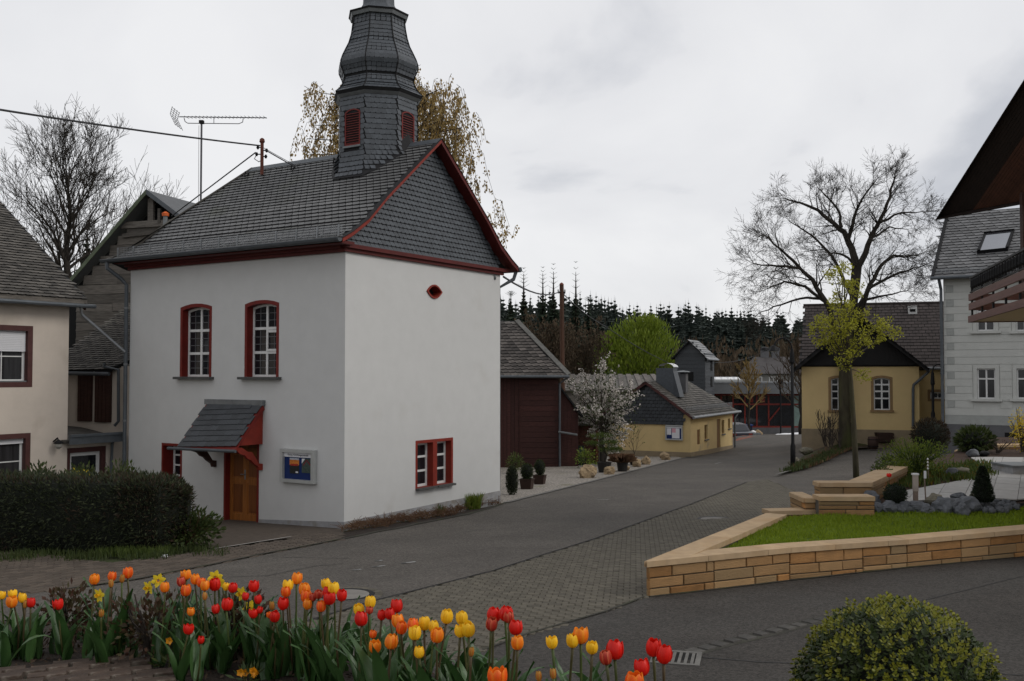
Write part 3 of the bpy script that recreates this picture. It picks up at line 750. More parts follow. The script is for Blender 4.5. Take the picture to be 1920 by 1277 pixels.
    def face_frame(k):
        a, b = Vector(oct_(AP, 0, k)), Vector(oct_(AP, 0, k + 1)); n = ((a + b) / 2 - Vector((cx, cy, 0))).normalized(); return a, b, n
    vis = []
    for k in range(8):
        a, b, n = face_frame(k)
        wn = Vector((n.x * math.cos(CA) - n.y * math.sin(CA), n.x * math.sin(CA) + n.y * math.cos(CA)))
        if wn.y < .35: vis.append(k)
    allc = []
    for k in vis:
        a, b, n = face_frame(k); L = (b - a).length; card = k % 2 == 1
        z = 4.2; r = 0
        while z < tz - .1:
            for q in range(int(round(L / .128))):
                u = max(.066, min(L - .066, (q + .5 + (r % 3 - 1) * .25) * L / round(L / .128)))
                p = a.lerp(b, u / L); zr = roofz(p.x, p.y)
                hole = card and 5.36 < z + .06 < 6.38 and abs(u - L / 2) < .28
                if z > zr - .08 and not hole: allc.append((k, u / L, z))
            z += .125; r += 1
    def ts(k, s, z):
        a, b, n = face_frame(k); p = shaft_pt(k, s, z); p2 = shaft_pt(k, s, z + .1); y = (p2 - p).normalized(); x = Vector((-n.y, n.x, 0)); nn = x.cross(y)
        if nn.dot(n) < 0: x = -x; nn = -nn
        x = (b - a).normalized(); nn = x.cross(y); 
        if nn.dot(n) < 0: x = -x; nn = x.cross(y)
        return tuple(p + nn * .004), tuple(x), tuple(y), tuple(nn)
    slates(tur, ts, allc, .124, .118, M['slate'], 200, sk=.04, th=.006)
    for k in (1, 3, 5, 7):      # louvred sound openings on the four main faces
        a, b, n = face_frame(k); L = (b - a).length; x = (b - a).normalized(); m = (a + b) / 2
        if x.cross(Vector((0, 0, 1))).dot(n) < 0: x = -x
        o = thing_part = None
        ang = math.atan2(x.y, x.x)
        lo = MB(); h = arch(-.24, .24, 5.45, 6.26, 6.34, 5); ii = arch(-.205, .205, 5.49, 6.24, 6.31, 5)
        ring(lo, h, ii, -.02, .04); lo = lo.build('louvre_frame', M['red'], tur)
        lo.rotation_euler = (0, 0, ang); lo.location = (m.x, m.y, 0)
        for i in range(13):
            z = 5.50 + i * .059; MB().hexa([(-.2, -.022, z), (.2, -.022, z), (.2, .02, z + .03), (-.2, .02, z + .03), (-.2, -.022, z + .008), (.2, -.022, z + .008), (.2, .02, z + .038), (-.2, .02, z + .038)]).build('louvre', M['red'], lo)
        MB().box(-.23, .23, .02, .03, 5.48, 6.3).build('louvre_back', M['dark'], lo)
        MB().box(-.27, .27, -.06, .02, 5.40, 5.445).build('louvre_sill', M['zinc'], lo)
    # dome
    def octband(r0, z0, r1, z1, m, name, par):
        mb = MB(); 
        for k in range(8): mb.add([oct_(r0, z0, k), oct_(r0, z0, k + 1), oct_(r1, z1, k + 1), oct_(r1, z1, k)], [(0, 1, 2, 3)])
        mb.add([oct_(r0, z0, k) for k in range(8)], [tuple(range(7, -1, -1))]); mb.add([oct_(r1, z1, k) for k in range(8)], [tuple(range(8))])
        return mb.build(name, m, par)
    octband(.95, 6.66, 1.01, 6.73, M['zinc'], 'turret_cornice', tur); octband(1.01, 6.731, 1.05, 6.80, M['slate_dark'], 'turret_cornice', tur)
    DP = [(1.05, 6.80), (.95, 6.90), (.87, 7.02), (.82, 7.16), (.855, 7.30), (.925, 7.46), (.925, 7.58), (.88, 7.72), (.80, 7.90), (.73, 8.05), (.67, 8.26), (.63, 8.48), (.60, 8.74)]
    dm = MB()
    for i in range(len(DP) - 1):
        for k in range(8): dm.add([oct_(DP[i][0] - .012, DP[i][1], k), oct_(DP[i][0] - .012, DP[i][1], k + 1), oct_(DP[i + 1][0] - .012, DP[i + 1][1], k + 1), oct_(DP[i + 1][0] - .012, DP[i + 1][1], k)], [(0, 1, 2, 3)])
    dm = dm.build('turret_dome', M['slate_dark'], tur)
    DL = [0]
    for a, b in zip(DP[:-1], DP[1:]): DL.append(DL[-1] + math.hypot(b[0] - a[0], b[1] - a[1]))
    def ds(k, s, v):
        i = 0
        while i < len(DL) - 2 and v > DL[i + 1]: i += 1
        f = (v - DL[i]) / (DL[i + 1] - DL[i]); r = DP[i][0] + (DP[i + 1][0] - DP[i][0]) * f; z = DP[i][1] + (DP[i + 1][1] - DP[i][1]) * f
        a, b = Vector(oct_(r, z, k)), Vector(oct_(r, z, k + 1)); p = a.lerp(b, s); n0 = ((a + b) / 2 - Vector((cx, cy, z))).normalized()
        l = DL[i + 1] - DL[i]; y = n0 * ((DP[i + 1][0] - DP[i][0]) / l) + Vector((0, 0, (DP[i + 1][1] - DP[i][1]) / l))
        x = (b - a).normalized(); nn = x.cross(y)
        if nn.dot(n0) < 0: x = -x; nn = x.cross(y)
        return tuple(p), tuple(x), tuple(y), tuple(nn)
    cells = []; v = 0.0; r = 0
    while v < DL[-1] - .08:
        for k in vis:
            a = Vector(ds(k, 0, v)[0]); b = Vector(ds(k, 1, v)[0]); L = (b - a).length; n = max(3, int(round(L / .115)))
            for q in range(n): cells.append((k, (q + .5) / n, v))
        v += .105; r += 1
    bpy.context.view_layer.update()
    slates(tur, ds, cells, .112, .101, M['slate'], 200, name='dome_slate', th=.005)
    for k in vis + [vis[-1] + 1]:
        MB().tube([tuple(Vector(oct_(r + .012, z, k))) for r, z in DP], .016, 4).build('dome_rib', M['slate_dark'], tur)
    octband(.66, 8.74, .69, 8.82, M['zinc'], 'turret_cornice', tur); octband(.70, 8.822, .72, 8.86, M['slate_dark'], 'turret_cornice', tur)
    octband(.72, 8.861, .44, 8.99, M['slate'], 'lantern_skirt', tur)
    LP = [(.44, 8.99), (.38, 9.1), (.36, 9.5), (.42, 9.6), (.3, 9.8), (.1, 10.4), (.03, 10.8)]
    ln = MB()
    for i in range(len(LP) - 1):
        for k in range(8): ln.add([oct_(LP[i][0], LP[i][1], k), oct_(LP[i][0], LP[i][1], k + 1), oct_(LP[i + 1][0], LP[i + 1][1], k + 1), oct_(LP[i + 1][0], LP[i + 1][1], k)], [(0, 1, 2, 3)], R())
    ln.build('lantern', M['slate'], tur)
    MB().tube([(cx, cy, 10.8), (cx, cy, 11.6)], .02, 6).tube([(cx - .2, cy, 11.35), (cx + .2, cy, 11.35)], .02, 6).build('cross', M['iron'], tur)
    return t
M['white_stained'] = mat('white_render_splashed', (.545, .545, .535), .9, .03, 2.5, .12, 45, patch=((.47, .455, .43), 1.1, .6, .95))
CH = chapel()
CM = Matrix.Translation((CO.x, CO.y, 0)) @ Matrix.Rotation(CA, 4, 'Z')
def notice_box():
    p = CM @ Vector((-1.27, 0, 0))
    t = thing('notice_case', 'silver framed parish notice case with blue felt on the white wall beside the chapel door', 'notice board', (p.x, p.y, -2.4), CA)
    mb = MB(); o = [(-.5, -2.37), (.5, -2.37), (.5, -1.65), (-.5, -1.65)]; i = [(-.42, -2.30), (.42, -2.30), (.42, -1.72), (-.42, -1.72)]
    ring(mb, o, i, -.12, -.002); mb.build('frame', M['signgrey'], t)
    MB().box(-.43, .43, -.05, -.003, -2.31, -1.71).build('felt_panel', M['board_blue'], t)
    MB().box(-.42, .42, -.07, -.0505, -1.82, -1.722).build('title_strip', M['paper'], t)
    cu = bpy.data.curves.new('lettering', 'FONT'); cu.body = 'Evang. Kirchengemeinde'; cu.size = .062; cu.align_x = 'CENTER'; cu.extrude = .001
    q = bpy.data.objects.new('q', cu); COL.objects.link(q); bpy.context.view_layer.update(); me = bpy.data.meshes.new_from_object(q.evaluated_get(bpy.context.evaluated_depsgraph_get())); bpy.data.objects.remove(q)
    x = bpy.data.objects.new('lettering', me); COL.objects.link(x); x.parent = t; me.materials.clear(); me.materials.append(M['blackink']); x.location = (0, -.0725, -1.79 + 2.4); x.rotation_euler = (PI / 2, 0, 0); x['kind'] = 'stuff'
    def poster(nm, label, x0, x1, z0, z1, bands):
        o = MB().box(x0, x1, -.055, -.0506, z0, z1).build(nm, M['blackink'], t); o['label'] = label
        for k, (a, b, c, d, m) in enumerate(bands): MB().box(x0 + (x1 - x0) * a, x0 + (x1 - x0) * b, -.0565 - k * .0006, -.0552, z0 + (z1 - z0) * c, z0 + (z1 - z0) * d).build('print', m, o)
    pm = lambda n, c: mat(n, c, .8, .35, 30, 0)
    poster('poster', 'dark poster with an orange band', -.26, .02, -2.18, -1.84, [(0, 1, .55, .9, pm('orange_print', (.5, .16, .03))), (0, 1, .88, 1, pm('pale_print', (.35, .38, .42))), (.1, .9, .5, .62, pm('red_print', (.3, .03, .02))), (.65, .9, .05, .15, M['paper'])])
    o = MB().box(.10, .38, -.055, -.0506, -2.15, -1.84).build('poster', pm('green_grey_print', (.05, .07, .06)), t); o['label'] = 'poster with a dark red triangle'
    mb = MB(); mb.prism([(.10, -.0565, -1.845), (.2, -.0565, -1.845), (.10, -.0565, -1.95)], (0, .001, 0)); mb.build('print', M['paper'], o)
    mb = MB(); mb.beam((.14, -.057, -1.99), (.24, -.057, -1.87), .002, .025); mb.beam((.24, -.057, -1.87), (.36, -.057, -1.98), .002, .025); mb.build('print', pm('dark_red_print', (.16, .02, .03)), o, kind='stuff')
    # closed glazed door of the case is thin glass
notice_box()
# ---------------------------------------------------------------- pixel -> local plane of a thing
def loc(px, py, t, y=0.0):             # local (x, z) where the sight line meets the thing's plane y = const
    a, b = ray(px, py); o = t.location; r = t.rotation_euler.z
    X = (math.cos(r), math.sin(r)); Yv = (-X[1], X[0])
    ox, oy = o.x + Yv[0] * y, o.y + Yv[1] * y
    D = -a * X[1] + X[0]; k = (-ox * X[1] + X[0] * oy) / D
    return ((a * k - ox) * X[0] + (k - oy) * X[1], b * k)
def locx(px, py, t, x=0.0):            # local (y, z) on the plane x = const
    a, b = ray(px, py); o = t.location; r = t.rotation_euler.z
    X = (math.cos(r), math.sin(r)); Yv = (-X[1], X[0])
    ox, oy = o.x + X[0] * x, o.y + X[1] * x
    D = -a * Yv[1] + Yv[0]; k = (-ox * Yv[1] + Yv[0] * oy) / D
    return ((a * k - ox) * Yv[0] + (k - oy) * Yv[1], b * k)
def tolocal(t, p):
    d = Vector((p[0] - t.location.x, p[1] - t.location.y)); r = t.rotation_euler.z
    return (d.x * math.cos(r) + d.y * math.sin(r), -d.x * math.sin(r) + d.y * math.cos(r), p[2])
def roofplane(parent, A, B, T, poly, w, e, m, n_ind=300, rounded=True, th=.08, name='roof_slope', tile='slate', deck='slate_dark', angle=0.0):
    # A, B: eave ends; T: a point upslope; poly in (u along the eave, v upslope) metres
    A, B, T = Vector(A), Vector(B), Vector(T)
    x = (B - A).normalized(); y = (T - A); y = (y - x * y.dot(x)).normalized(); n = x.cross(y)
    if n.z < 0: n = -n
    P = lambda u, v, o=0: A + x * u + y * v + n * o
    q = [P(u, v, -.004) for u, v in poly]
    nn = (q[1] - q[0]).cross(q[2] - q[0])
    if nn.dot(n) < 0: q = q[::-1]
    d = MB().prism(q, tuple(n * -th)).build(name, M[deck], parent)
    us = [p[0] for p in poly]; vs_ = [p[1] for p in poly]
    cells = []; v = min(vs_) - .03; r = 0; ca, sa = math.cos(angle), math.sin(angle)
    x2 = x * ca + y * sa; y2 = y * ca - x * sa
    while v < max(vs_):
        u = min(us) - w + (w - (r * .35 * w) % w if rounded else (r % 2) * w / 2)
        while u < max(us) + w / 2:
            if inside((u, max(v, min(vs_) + .001) + e * .5), poly): cells.append((u, v))
            u += w
        v += e; r += 1
    slates(d, lambda u, v: (tuple(P(u, v)), tuple(x2), tuple(y2), tuple(n)), cells, w * .93, e * .93, m, n_ind, rounded, tile, sk=.33 * w if rounded else 0.0)
    return d

# ---------------------------------------------------------------- cream house at the left
def cream_house():
    c = pt(128, 700, 24.0); a = CA + PI / 2
    t = thing('house', 'cream rendered house with maroon window surrounds beside the clipped hedge', 'house', (c.x, c.y, -3.5), a)
    uh = [loc(-45, 613, t)[0] + .12, loc(62, 612, t)[0] - .12]
    up = arch(uh[0], uh[1], -.20, .98, .98, 1); lo = arch(uh[0] - .02, uh[1] - .02, -2.55, -1.50, -1.50, 1)
    mb = MB(); wall(mb, [(-9, -3.6), (0, -3.6), (0, 1.62), (-9, 1.62)], [up, lo])
    mb.add([(0, 0, -3.6), (0, 7, -3.6), (0, 7, 1.62), (0, 3.5, 4.2), (0, 0, 1.62)], [(0, 1, 2, 3, 4)])
    mb.build('wall', M['cream'], t)
    for h in (up, lo):
        f = win(t, h, 0, .06, .12, 1, (), .13, mats=('upvc', 'brown_frame', 'brown_frame'), glass='glass_cur', muntins=(2, 2), bar=.05)
        z1 = h[2][1]
        k = MB(); zt = z1 - (.5 if h is up else .14)
        for i in range(int((z1 - zt) / .04)): k.box(h[0][0] + .01, h[1][0] - .01, .08, .11, z1 - .04 * (i + 1) + .003, z1 - .04 * i)
        k.build('roller_shutter', M['paper'], f, kind='stuff')
        MB().box(h[0][0], h[1][0], .03, .13, h[0][1], h[0][1] + .03).build('sill', M['zinc'], f)
    # roof
    ye, ze = -.3, 1.80; ph = math.radians(36)
    T = (.28, ye + math.cos(ph), ze + math.sin(ph))
    roofplane(t, (-6, ye, ze), (.28, ye, ze), (-6, ye + math.cos(ph), ze + math.sin(ph)), [(0, 0), (6.28, 0), (6.28, 5.0), (0, 5.0)], .2, .13, M['slate_old'], 300)
    MB().prism([(.2, ye, ze - .1), (.2, ye + 4.2, ze + 3.0), (.2, ye + 4.2, ze + 2.8), (.2, ye, ze - .28)], (.05, 0, 0)).build('verge_board', M['brown'], t)
    MB().box(-6, .2, -.28, .0, 1.60, 1.66).build('eaves_board', M['brown'], t)
    MB().box(-6, .28, -.30, -.27, 1.60, 1.78).build('fascia', M['oldwood'], t)
    MB().tube([(-6, -.37, 1.62), (.45, -.37, 1.62)], .05, 8).build('gutter', M['zinc_dark'], t)
    p = [tolocal(t, pt(150, 572, 24.2)), tolocal(t, pt(154, 590, 24.25)), tolocal(t, pt(234, 660, 24.75))]
    MB().tube(p, .04, 8).build('downpipe', M['galv'], t)
    # wall lamp
    x, z = loc(100, 832, t)
    mb = MB(); mb.tube([(x, -.0, z + .05), (x, -.16, z + .14), (x, -.2, z + .08)], .02, 6); mb.build('lamp_arm', M['iron'], t)
    MB().lathe([(.03, z + .1), (.11, z + .03), (.11, z + .01)], 10, (x, -.2)).build('lamp_hood', M['iron'], t)
    MB().lathe([(.09, z + .01), (.085, z - .06), (.03, z - .12)], 10, (x, -.2)).build('lamp_glass', mat('milky_lamp_glass', (.3, .29, .26), .3, .1, 5, 0), t)
    return t
cream_house()
def annex():
    c = pt(128, 700, 24.0); a = CA + PI / 2
    t = thing('annex', 'low flat roofed annex with maroon framed glazed door beside the cream house', 'annex', (c.x, c.y, -3.5), a)
    h = arch(.16, 1.02, -3.4, -1.93, -1.93, 1)
    mb = MB(); wall(mb, [(0.01, -3.6), (1.9, -3.6), (1.9, -1.6), (0.01, -1.6)], [h], .12); mb.build('wall', M['cream'], t)
    f = win(t, h, .12, .09, .12, 1, (), .08, mats=('upvc', 'brown_frame', 'sill'), name='door')
    MB().hexa([(-.1, -.12, -1.68), (1.32, -.25, -1.68), (2.2, 4.6, -1.3), (-2.6, 4.6, -1.3), (-.1, -.12, -1.6), (1.32, -.25, -1.6), (2.2, 4.6, -1.22), (-2.6, 4.6, -1.22)]).build('flat_roof', M['slate_old'], t)
    MB().box(-.12, 1.33, -.29, -.25, -1.70, -1.46).box(-.12, 1.33, -.33, -.29, -1.52, -1.46).build('fascia', M['zinc_dark'], t)
    MB().tube([(1.2, -.2, -1.6), (1.2, -.05, -1.75), (1.2, .02, -3.5)], .035, 8).build('downpipe', M['zinc_dark'], t)
annex()
def barn():
    c = pt(280, 700, 31.0)
    t = thing('barn', 'weathered grey boarded barn gable with an open loft behind the cream house', 'barn', (c.x, c.y, -3.6), math.radians(-16.8))
    za = loc(280, 360, t)[1]; xl_, zl = loc(137, 532, t); sl = (za - zl) / -xl_
    xr = 3.2; zr = za - sl * .62 / .62 * xr * .72
    # gable boards, one by one, below the open loft
    z = za - 1.0; k = 0
    core = MB().prism([(xl_ + .1, .06, zl - .1), (-.95, .06, za - 1.2), (1.1, .06, za - 1.2), (xr, .06, zr), (xr, .06, -3.6), (xl_ - 2.0, .06, -3.6), (xl_ - 2.0, .06, zl - .3)], (0, .05, 0)).build('wall', M['dark'], t)
    while z > .2:
        hgt = U(.26, .34); xa = -(za - z) / sl + .12; xa = max(xa, xl_ + .12); xb = min(xr, (za - z) / (sl * .72) - .05)
        x = xa
        while x < xb - .05:
            L = min(U(1.2, 2.6), xb - x); a = U(-.012, .012)
            y = U(-.015, .015)
            o = MB().hexa([(x, y, z - hgt + a), (x + L - .012, y, z - hgt - a), (x + L - .012, y + .03, z - hgt), (x, y + .03, z - hgt), (x + (.15 if x == xa else 0) * .5, y - .012, z - .015 + a), (x + L - .012, y - .012, z - .015 - a), (x + L - .012, y + .02, z - .015), (x, y + .02, z - .015)]).build('board', M['oldwood'], core)
            x += L
        z -= hgt
    for q in (((-1.15, -.03, za - 1.02), (1.25, -.03, za - 1.0), .1, .2), ((0.02, -.02, za - .95), (0.02, -.02, za - .2), .2, .1), ((-1.0, -.05, za - 1.35), (.9, -.05, za - 1.25), .1, .12), ((.35, -.05, za - 1.0), (.35, -.05, za - .55), .1, .1)):
        MB().beam(*q[:2], q[2], q[3]).build('beam', M['oldwood'], t)
    MB().prism([(-1.0, .5, za - 1.1), (1.1, .5, za - 1.1), (0, .5, za - .1)], (0, .05, 0)).build('loft_opening', M['dark'], t)
    # roof slopes
    for s in (0, 1):
        if s == 0: q = [(0, -.25, za + .02), (xl_ - .05, -.25, zl - .04), (xl_ - .05, 8, zl - .04), (0, 8, za + .02)]
        else: q = [(0, -.25, za + .02), (0, 8, za + .02), (xr, 8, za - sl * .72 * xr), (xr, -.25, za - sl * .72 * xr)]
        MB().prism(q, (0, 0, -.09)).build('roof', M['zinc_roof'], t)
    MB().prism([(0, -.27, za + .04), (xl_ - .05, -.27, zl), (xl_ - .05, -.27, zl - .16), (0, -.27, za - .12)], (0, .04, 0)).build('verge_board', M['mossboard'], t)
    MB().prism([(0, -.27, za + .04), (xr, -.27, za - sl * .72 * xr + .04), (xr, -.27, za - sl * .72 * xr - .1), (0, -.27, za - .12)], (0, .04, 0)).build('verge_board', M['zinc_dark'], t)
    # red capped standpipe on the roof edge
    x, z = loc(312, 415, t, -.3); MB().tube([(x, -.35, z - .4), (x, -.35, z + .15)], .07, 8).build('vent_pipe', M['zinc'], t); MB().lathe([(.1, z + .15), (.11, z + .24), (.03, z + .29)], 10, (x, -.35)).build('vent_cap', M['orange'], t)
    # lower slate roof and wall towards the annex
    A = (*loc(110, 694, t, -4.6),); B = loc(246, 664, t, -4.6); C = loc(252, 500, t, -.1); D = loc(100, 600, t, -.1)
    P = lambda q, y: (q[0], y, q[1])
    zlow = (A[1] + B[1]) / 2
    a3, b3 = Vector((A[0] - .5, -4.6, A[1])), Vector((B[0] + .3, -4.6, A[1] + .05)); d3 = Vector((A[0] - .5, -.1, A[1] + 2.5))
    roofplane(t, a3, b3, d3, [(0, 0), (1.6, .02), (2.1, .0), (2.35, .35), (2.55, .55), (2.95, .55), (2.95, 5.1), (0, 5.1)], .22, .12, M['slate_old'], 300, rounded=False, angle=math.radians(8))
    mb = MB(); h = []
    wall(mb, [(A[0] - .3, -2.5), (B[0] + .6, -2.5), (B[0] + .6, A[1] + .12), (A[0] - .3, A[1] + .05)], [], -4.35); mb.build('wall', M['cream'], t)
    for x0, x1, y0, y1 in ((149, 172, 691, 790), (181, 208, 690, 792)):
        p, q = loc(x0, y0, t, -4.38), loc(x1, y1, t, -4.38)
        s = MB().box(p[0], q[0], -4.43, -4.352, q[1], p[1]).build('shutter', M['brown'], t)
        n = 4
        for i in range(n): MB().box(p[0] + (q[0] - p[0]) * i / n + .006, p[0] + (q[0] - p[0]) * (i + 1) / n - .006, -4.445, -4.43, q[1] + .02, p[1] - .02).build('plank', M['brown'], s)
    MB().tube([(A[0] - .5, -4.66, A[1] - .08), (loc(205, 680, t, -4.66)[0], -4.66, A[1] - .1)], .05, 8).build('gutter', M['zinc_dark'], t)
    g = lambda px, py: P(loc(px, py, t, -4.6), -4.6)
    MB().tube([g(196, 680), g(196, 688), g(222, 693), g(222, 790), g(215, 798)], .04, 8).build('downpipe', M['zinc_dark'], t)
M['zinc_roof'] = mat('fibre_cement_roof', (.105, .11, .115), .7, .15, 3, .15)
M['mossboard'] = mat('mossy_verge', (.10, .12, .08), .9, .3, 3, .2)
barn()

# ---------------------------------------------------------------- red-brown shed behind the gravel yard
def shed():
    c = pt(1047, 700, 42.0)
    t = thing('shed', 'dark red brown boarded shed with a lichened slate roof beyond the gravel yard', 'shed', (c.x, c.y, -3.95), 0)
    W = 6.0; zt = -.2
    core = MB().box(-W, 0, .05, 5, -4.1, zt).build('wall', M['dark'], t)
    x = -W
    while x < -.02:     # vertical boards left, wide doors at the right of the visible part
        w = min(.16, -x); 
        if x < -1.65: MB().box(x, x + w - .012, U(-.01, .01), .05, -4.1, zt - .0).build('board', M['redwood'], core)
        x += .16
    z = -4.0
    while z < zt - .02:
        MB().box(-1.62, 0, -.012 + U(-.005, .005), .05, z, min(z + .21, zt)).build('board', M['redwood'], core); z += .22
    # roof: eave to the front, verge at the right
    ev = -.08; T = loc(938, 612, t, 3.0); sl = math.atan2(2.35, 2.6)
    A = Vector((-W, -.35, ev)); B = Vector((.42, -.35, ev))
    D = A + Vector((0, math.cos(sl), math.sin(sl)))
    roofplane(t, A, B, D, [(0, 0), (W + .42, 0), (W - 1.75, 3.6), (0, 3.6)], .3, .2, M['slate_lich'], 300, rounded=True, angle=math.radians(10))
    n = Vector((0, -math.sin(sl), math.cos(sl)))
    MB().beam(B + n * .04, Vector((-1.75, -.35 + 3.6 * math.cos(sl), ev + 3.6 * math.sin(sl))) + n * .04, .2, .05, up=n).build('verge_capping', M['lichcap'], t)
    MB().tube([(-W, -.44, ev - .06), (.44, -.44, ev - .06)], .06, 8).build('gutter', M['zinc_dark'], t)
    MB().tube([(.36, -.4, ev - .1), (.05, -.1, ev - .35), (.05, -.08, -3.9)], .045, 8).build('downpipe', M['zinc_dark'], t)
    MB().tube([(.0, -.1, -2.45), (.75, -.5, -2.55)], .045, 8).build('downpipe', M['zinc'], t)
    # lean-to at the right
    P = lambda px, py: loc(px, py, t, .3)
    x1, z1 = P(1084, 778); x0, z0 = P(1048, 720)
    le = MB().prism([(0.02, .3, -4.1), (x1, .3, -4.1), (x1, .3, z1), (0.02, .3, z0)], (0, 3, 0)).build('lean_to', M['redwood'], t)
    x = .03
    while x < x1 - .02: MB().box(x, min(x + .17, x1), .28, .3, -4.1, z0 + (z1 - z0) * (x + .17) / x1 - .03).build('board', M['redwood'], le); x += .18
    MB().prism([(-.05, .15, z0 + .12), (x1 + .2, .15, z1 - .02), (x1 + .2, .15, z1 - .14), (-.05, .15, z0)], (0, 3.2, 0)).build('lean_to_roof', M['slate_dark'], t)
M['slate_lich'] = mat('patchy_lichened_slate', (.075, .066, .06), .75, .3, 5, .4, 30, tone=.5, patch=((.13, .125, .115), 1.6, .48, .72))
M['lichcap'] = mat('lichened_capping', (.12, .118, .11), .85, .3, 6, .3)
shed()
def brick_pier():
    c = pt(1100, 865, 44)
    t = thing('brick_shed', 'low brown red brick outbuilding half hidden by the white blossoming tree', 'outbuilding', (c.x - .4, 44, c.z), 0)
    m = mat('brown_red_brick', (.075, .03, .02), .9, .3, 6, .3, tone=.2)
    core = MB().box(-.35, 1.0, 0.02, 2.5, -4.1, -2.3).build('wall', M['mortar'], t); 
    me = MB().box(-.115, .115, 0, .05, -.04, .04).mesh('brick', m)
    for r in range(21):
        for k in range(6):
            x = -.24 + k * .24 + (r % 2) * .1
            if x < .9: place('brick', me, core, Matrix.Translation((x, -.0 + U(-.006, .004), -4.06 + r * .086)))
    MB().box(-.45, 1.1, -.1, 2.6, -2.3, -2.2).build('roof_slab', M['slate_old'], t)
    MB().box(.80, .9, -.05, .0, -4.1, -2.3).build('door_post', M['rust'], t)
brick_pier()

# ---------------------------------------------------------------- small yellow house by the road
def bus_house():
    c = gp(1295, 857)
    t = thing('cottage', 'small ochre cottage with a black slate hung gable beside the road bend', 'house', (c.x, c.y, c.z - .1), math.radians(-27.4))
    L = 7.75; W = 4.5; xa = -2.22; za = -.40; sl = (za + 2.05) / 2.3; zw = -2.12
    gx = lambda px, py: loc(px, py, t)
    mb = MB(); wall(mb, [(-W, -4.6), (0, -4.6), (0, zw), (xa, za - .1), (-W, zw)], [])
    mb.add([(-W, 0, -4.6), (-W, L, -4.6), (-W, L, zw), (-W, 0, zw)], [(3, 2, 1, 0)]); mb.add([(-W, L, -4.6), (0, L, -4.6), (0, L, zw), (-W, L, zw)], [(3, 2, 1, 0)])
    mb.build('wall', M['yellow'], t)
    holes = []; D = []
    for x0, y0, x1, y1, k in ((1307, 806, 1313, 833, 'cupboard'), (1321, 797, 1327, 823, 'window'), (1344, 786, 1351, 842, 'door'), (1353, 788, 1358, 813, 'window'), (1365, 785, 1369, 803, 'window')):
        a, b = locx(x0, y0, t), locx(x1, y1, t); h = [(a[0], b[1]), (b[0], b[1]), (b[0], a[1]), (a[0], a[1])]; holes.append(h); D.append((h, k))
    mb = MB(); wall(mb, [(0, -4.7), (L, -4.9), (L, zw), (0, zw)], holes)
    for h in holes: reveal(mb, h, 0, .12)
    w2 = mb.build('wall', M['yellow_patchy'], t); w2.rotation_euler = (0, 0, PI / 2)
    for h, k in D:
        if k == 'window':
            f = win(t, h, 0, .05, None, 1, (.5,), .1, mats=('ochrewood', 'red', 'kerb'), rot=PI / 2, sill=(.05, .06, .08), glass='glass')
        else:
            d = MB().box(h[0][0], h[1][0], .06, .1, h[0][1], h[2][1]).build(k, M['ochrewood'], t); d.rotation_euler = (0, 0, PI / 2)
            n = 4; w = (h[1][0] - h[0][0]) / n
            for i in range(n): MB().box(h[0][0] + i * w + .01, h[0][0] + (i + 1) * w - .01, .045, .06, h[0][1] + .03, h[2][1] - .03).build('plank', M['ochrewood'], d)
    MB().hexa([(.0, -.02, -4.7), (.02, -.02, -4.7), (.02, L, -4.9), (0, L, -4.9), (0, -.02, -3.85), (.02, -.02, -3.85), (.02, L, -3.98), (0, L, -3.98)]).build('plinth', M['yellow_plinth'], t)
    MB().box(-W, -.001, -.02, -.0, -4.7, -3.85).build('plinth', M['yellow_plinth'], t)
    # slate hung gable
    zs = gx(1281, 797)[1]; xr = -.37
    gc = MB().prism([(-W, -.05, zs), (xr, -.05, zs), (xr, -.05, za - .1 - (xr - xa) * sl - .03), (xa, -.05, za - .12), (-W, -.05, za - (xa + W) * sl - .1)], (0, .05, 0)).build('gable_cladding', M['slate_dark'], t)
    cells = []
    v = zs; r = 0
    while v < za:
        u = -W + (r % 2) * .11
        while u < xr:
            if v < za - abs(u - xa) * sl - .25: cells.append((u + .1, v))
            u += .22
        v += .17; r += 1
    slates(gc, lambda u, v: ((u, -.052, v), (1, 0, 0), (0, 0, 1), (0, -1, 0)), cells, .205, .158, M['slate_black'], 300)
    # roof
    ex = .18
    ev = za - (2.22 + ex) * sl
    A = Vector((ex, -.2, ev)); B = Vector((ex, L + .75, ev)); T = Vector((xa, -.2, za))
    S = (T - A).length
    roofplane(t, A, B, T, [(0, 0), (L + .95, 0), (L - 1.0, S), (0, S)], .24, .17, M['slate_old'], 300)
    A2 = Vector((xa - 2.5, -.2, za - 2.5 * sl)); B2 = Vector((xa - 2.5, L - 1, za - 2.5 * sl))
    roofplane(t, A2, B2, Vector((xa, -.2, za)), [(0, 0), (L - .8, 0), (L - .8, S), (0, S)], .24, .17, M['slate_old'], 0)
    MB().prism([(ex, L + .75, ev - .05), (xa, L - 1.15, za - .03), (2 * xa - ex, L + .75, ev - .05)], (0, -.06, -.04)).build('roof_slope', M['slate_dark'], t)
    for s in (0, 1):
        q = [(xa, -.23, za + .02), (ex if s == 0 else xa - 2.5, -.23, ev + .02), (ex if s == 0 else xa - 2.5, -.23, ev - .14), (xa, -.23, za - .14)]
        MB().prism(q, (0, .04, 0)).build('verge_board', M['brown_frame'], t)
    MB().tube([(ex + .06, -.25, ev - .03), (ex + .06, L + .8, ev - .03)], .07, 8).build('gutter', M['galv'], t)
    MB().tube([(ex, L + .5, ev - .1), (.1, L + .1, -2.5), (.1, L + .1, -4.5)], .05, 8).build('downpipe', M['zinc_dark'], t)
    g = MB()
    for h in (.06, .12, .18, .24): g.tube([(ex - .35, -.1, ev + .24 + h), (ex - .35, L + .6, ev + .24 + h)], .012, 4)
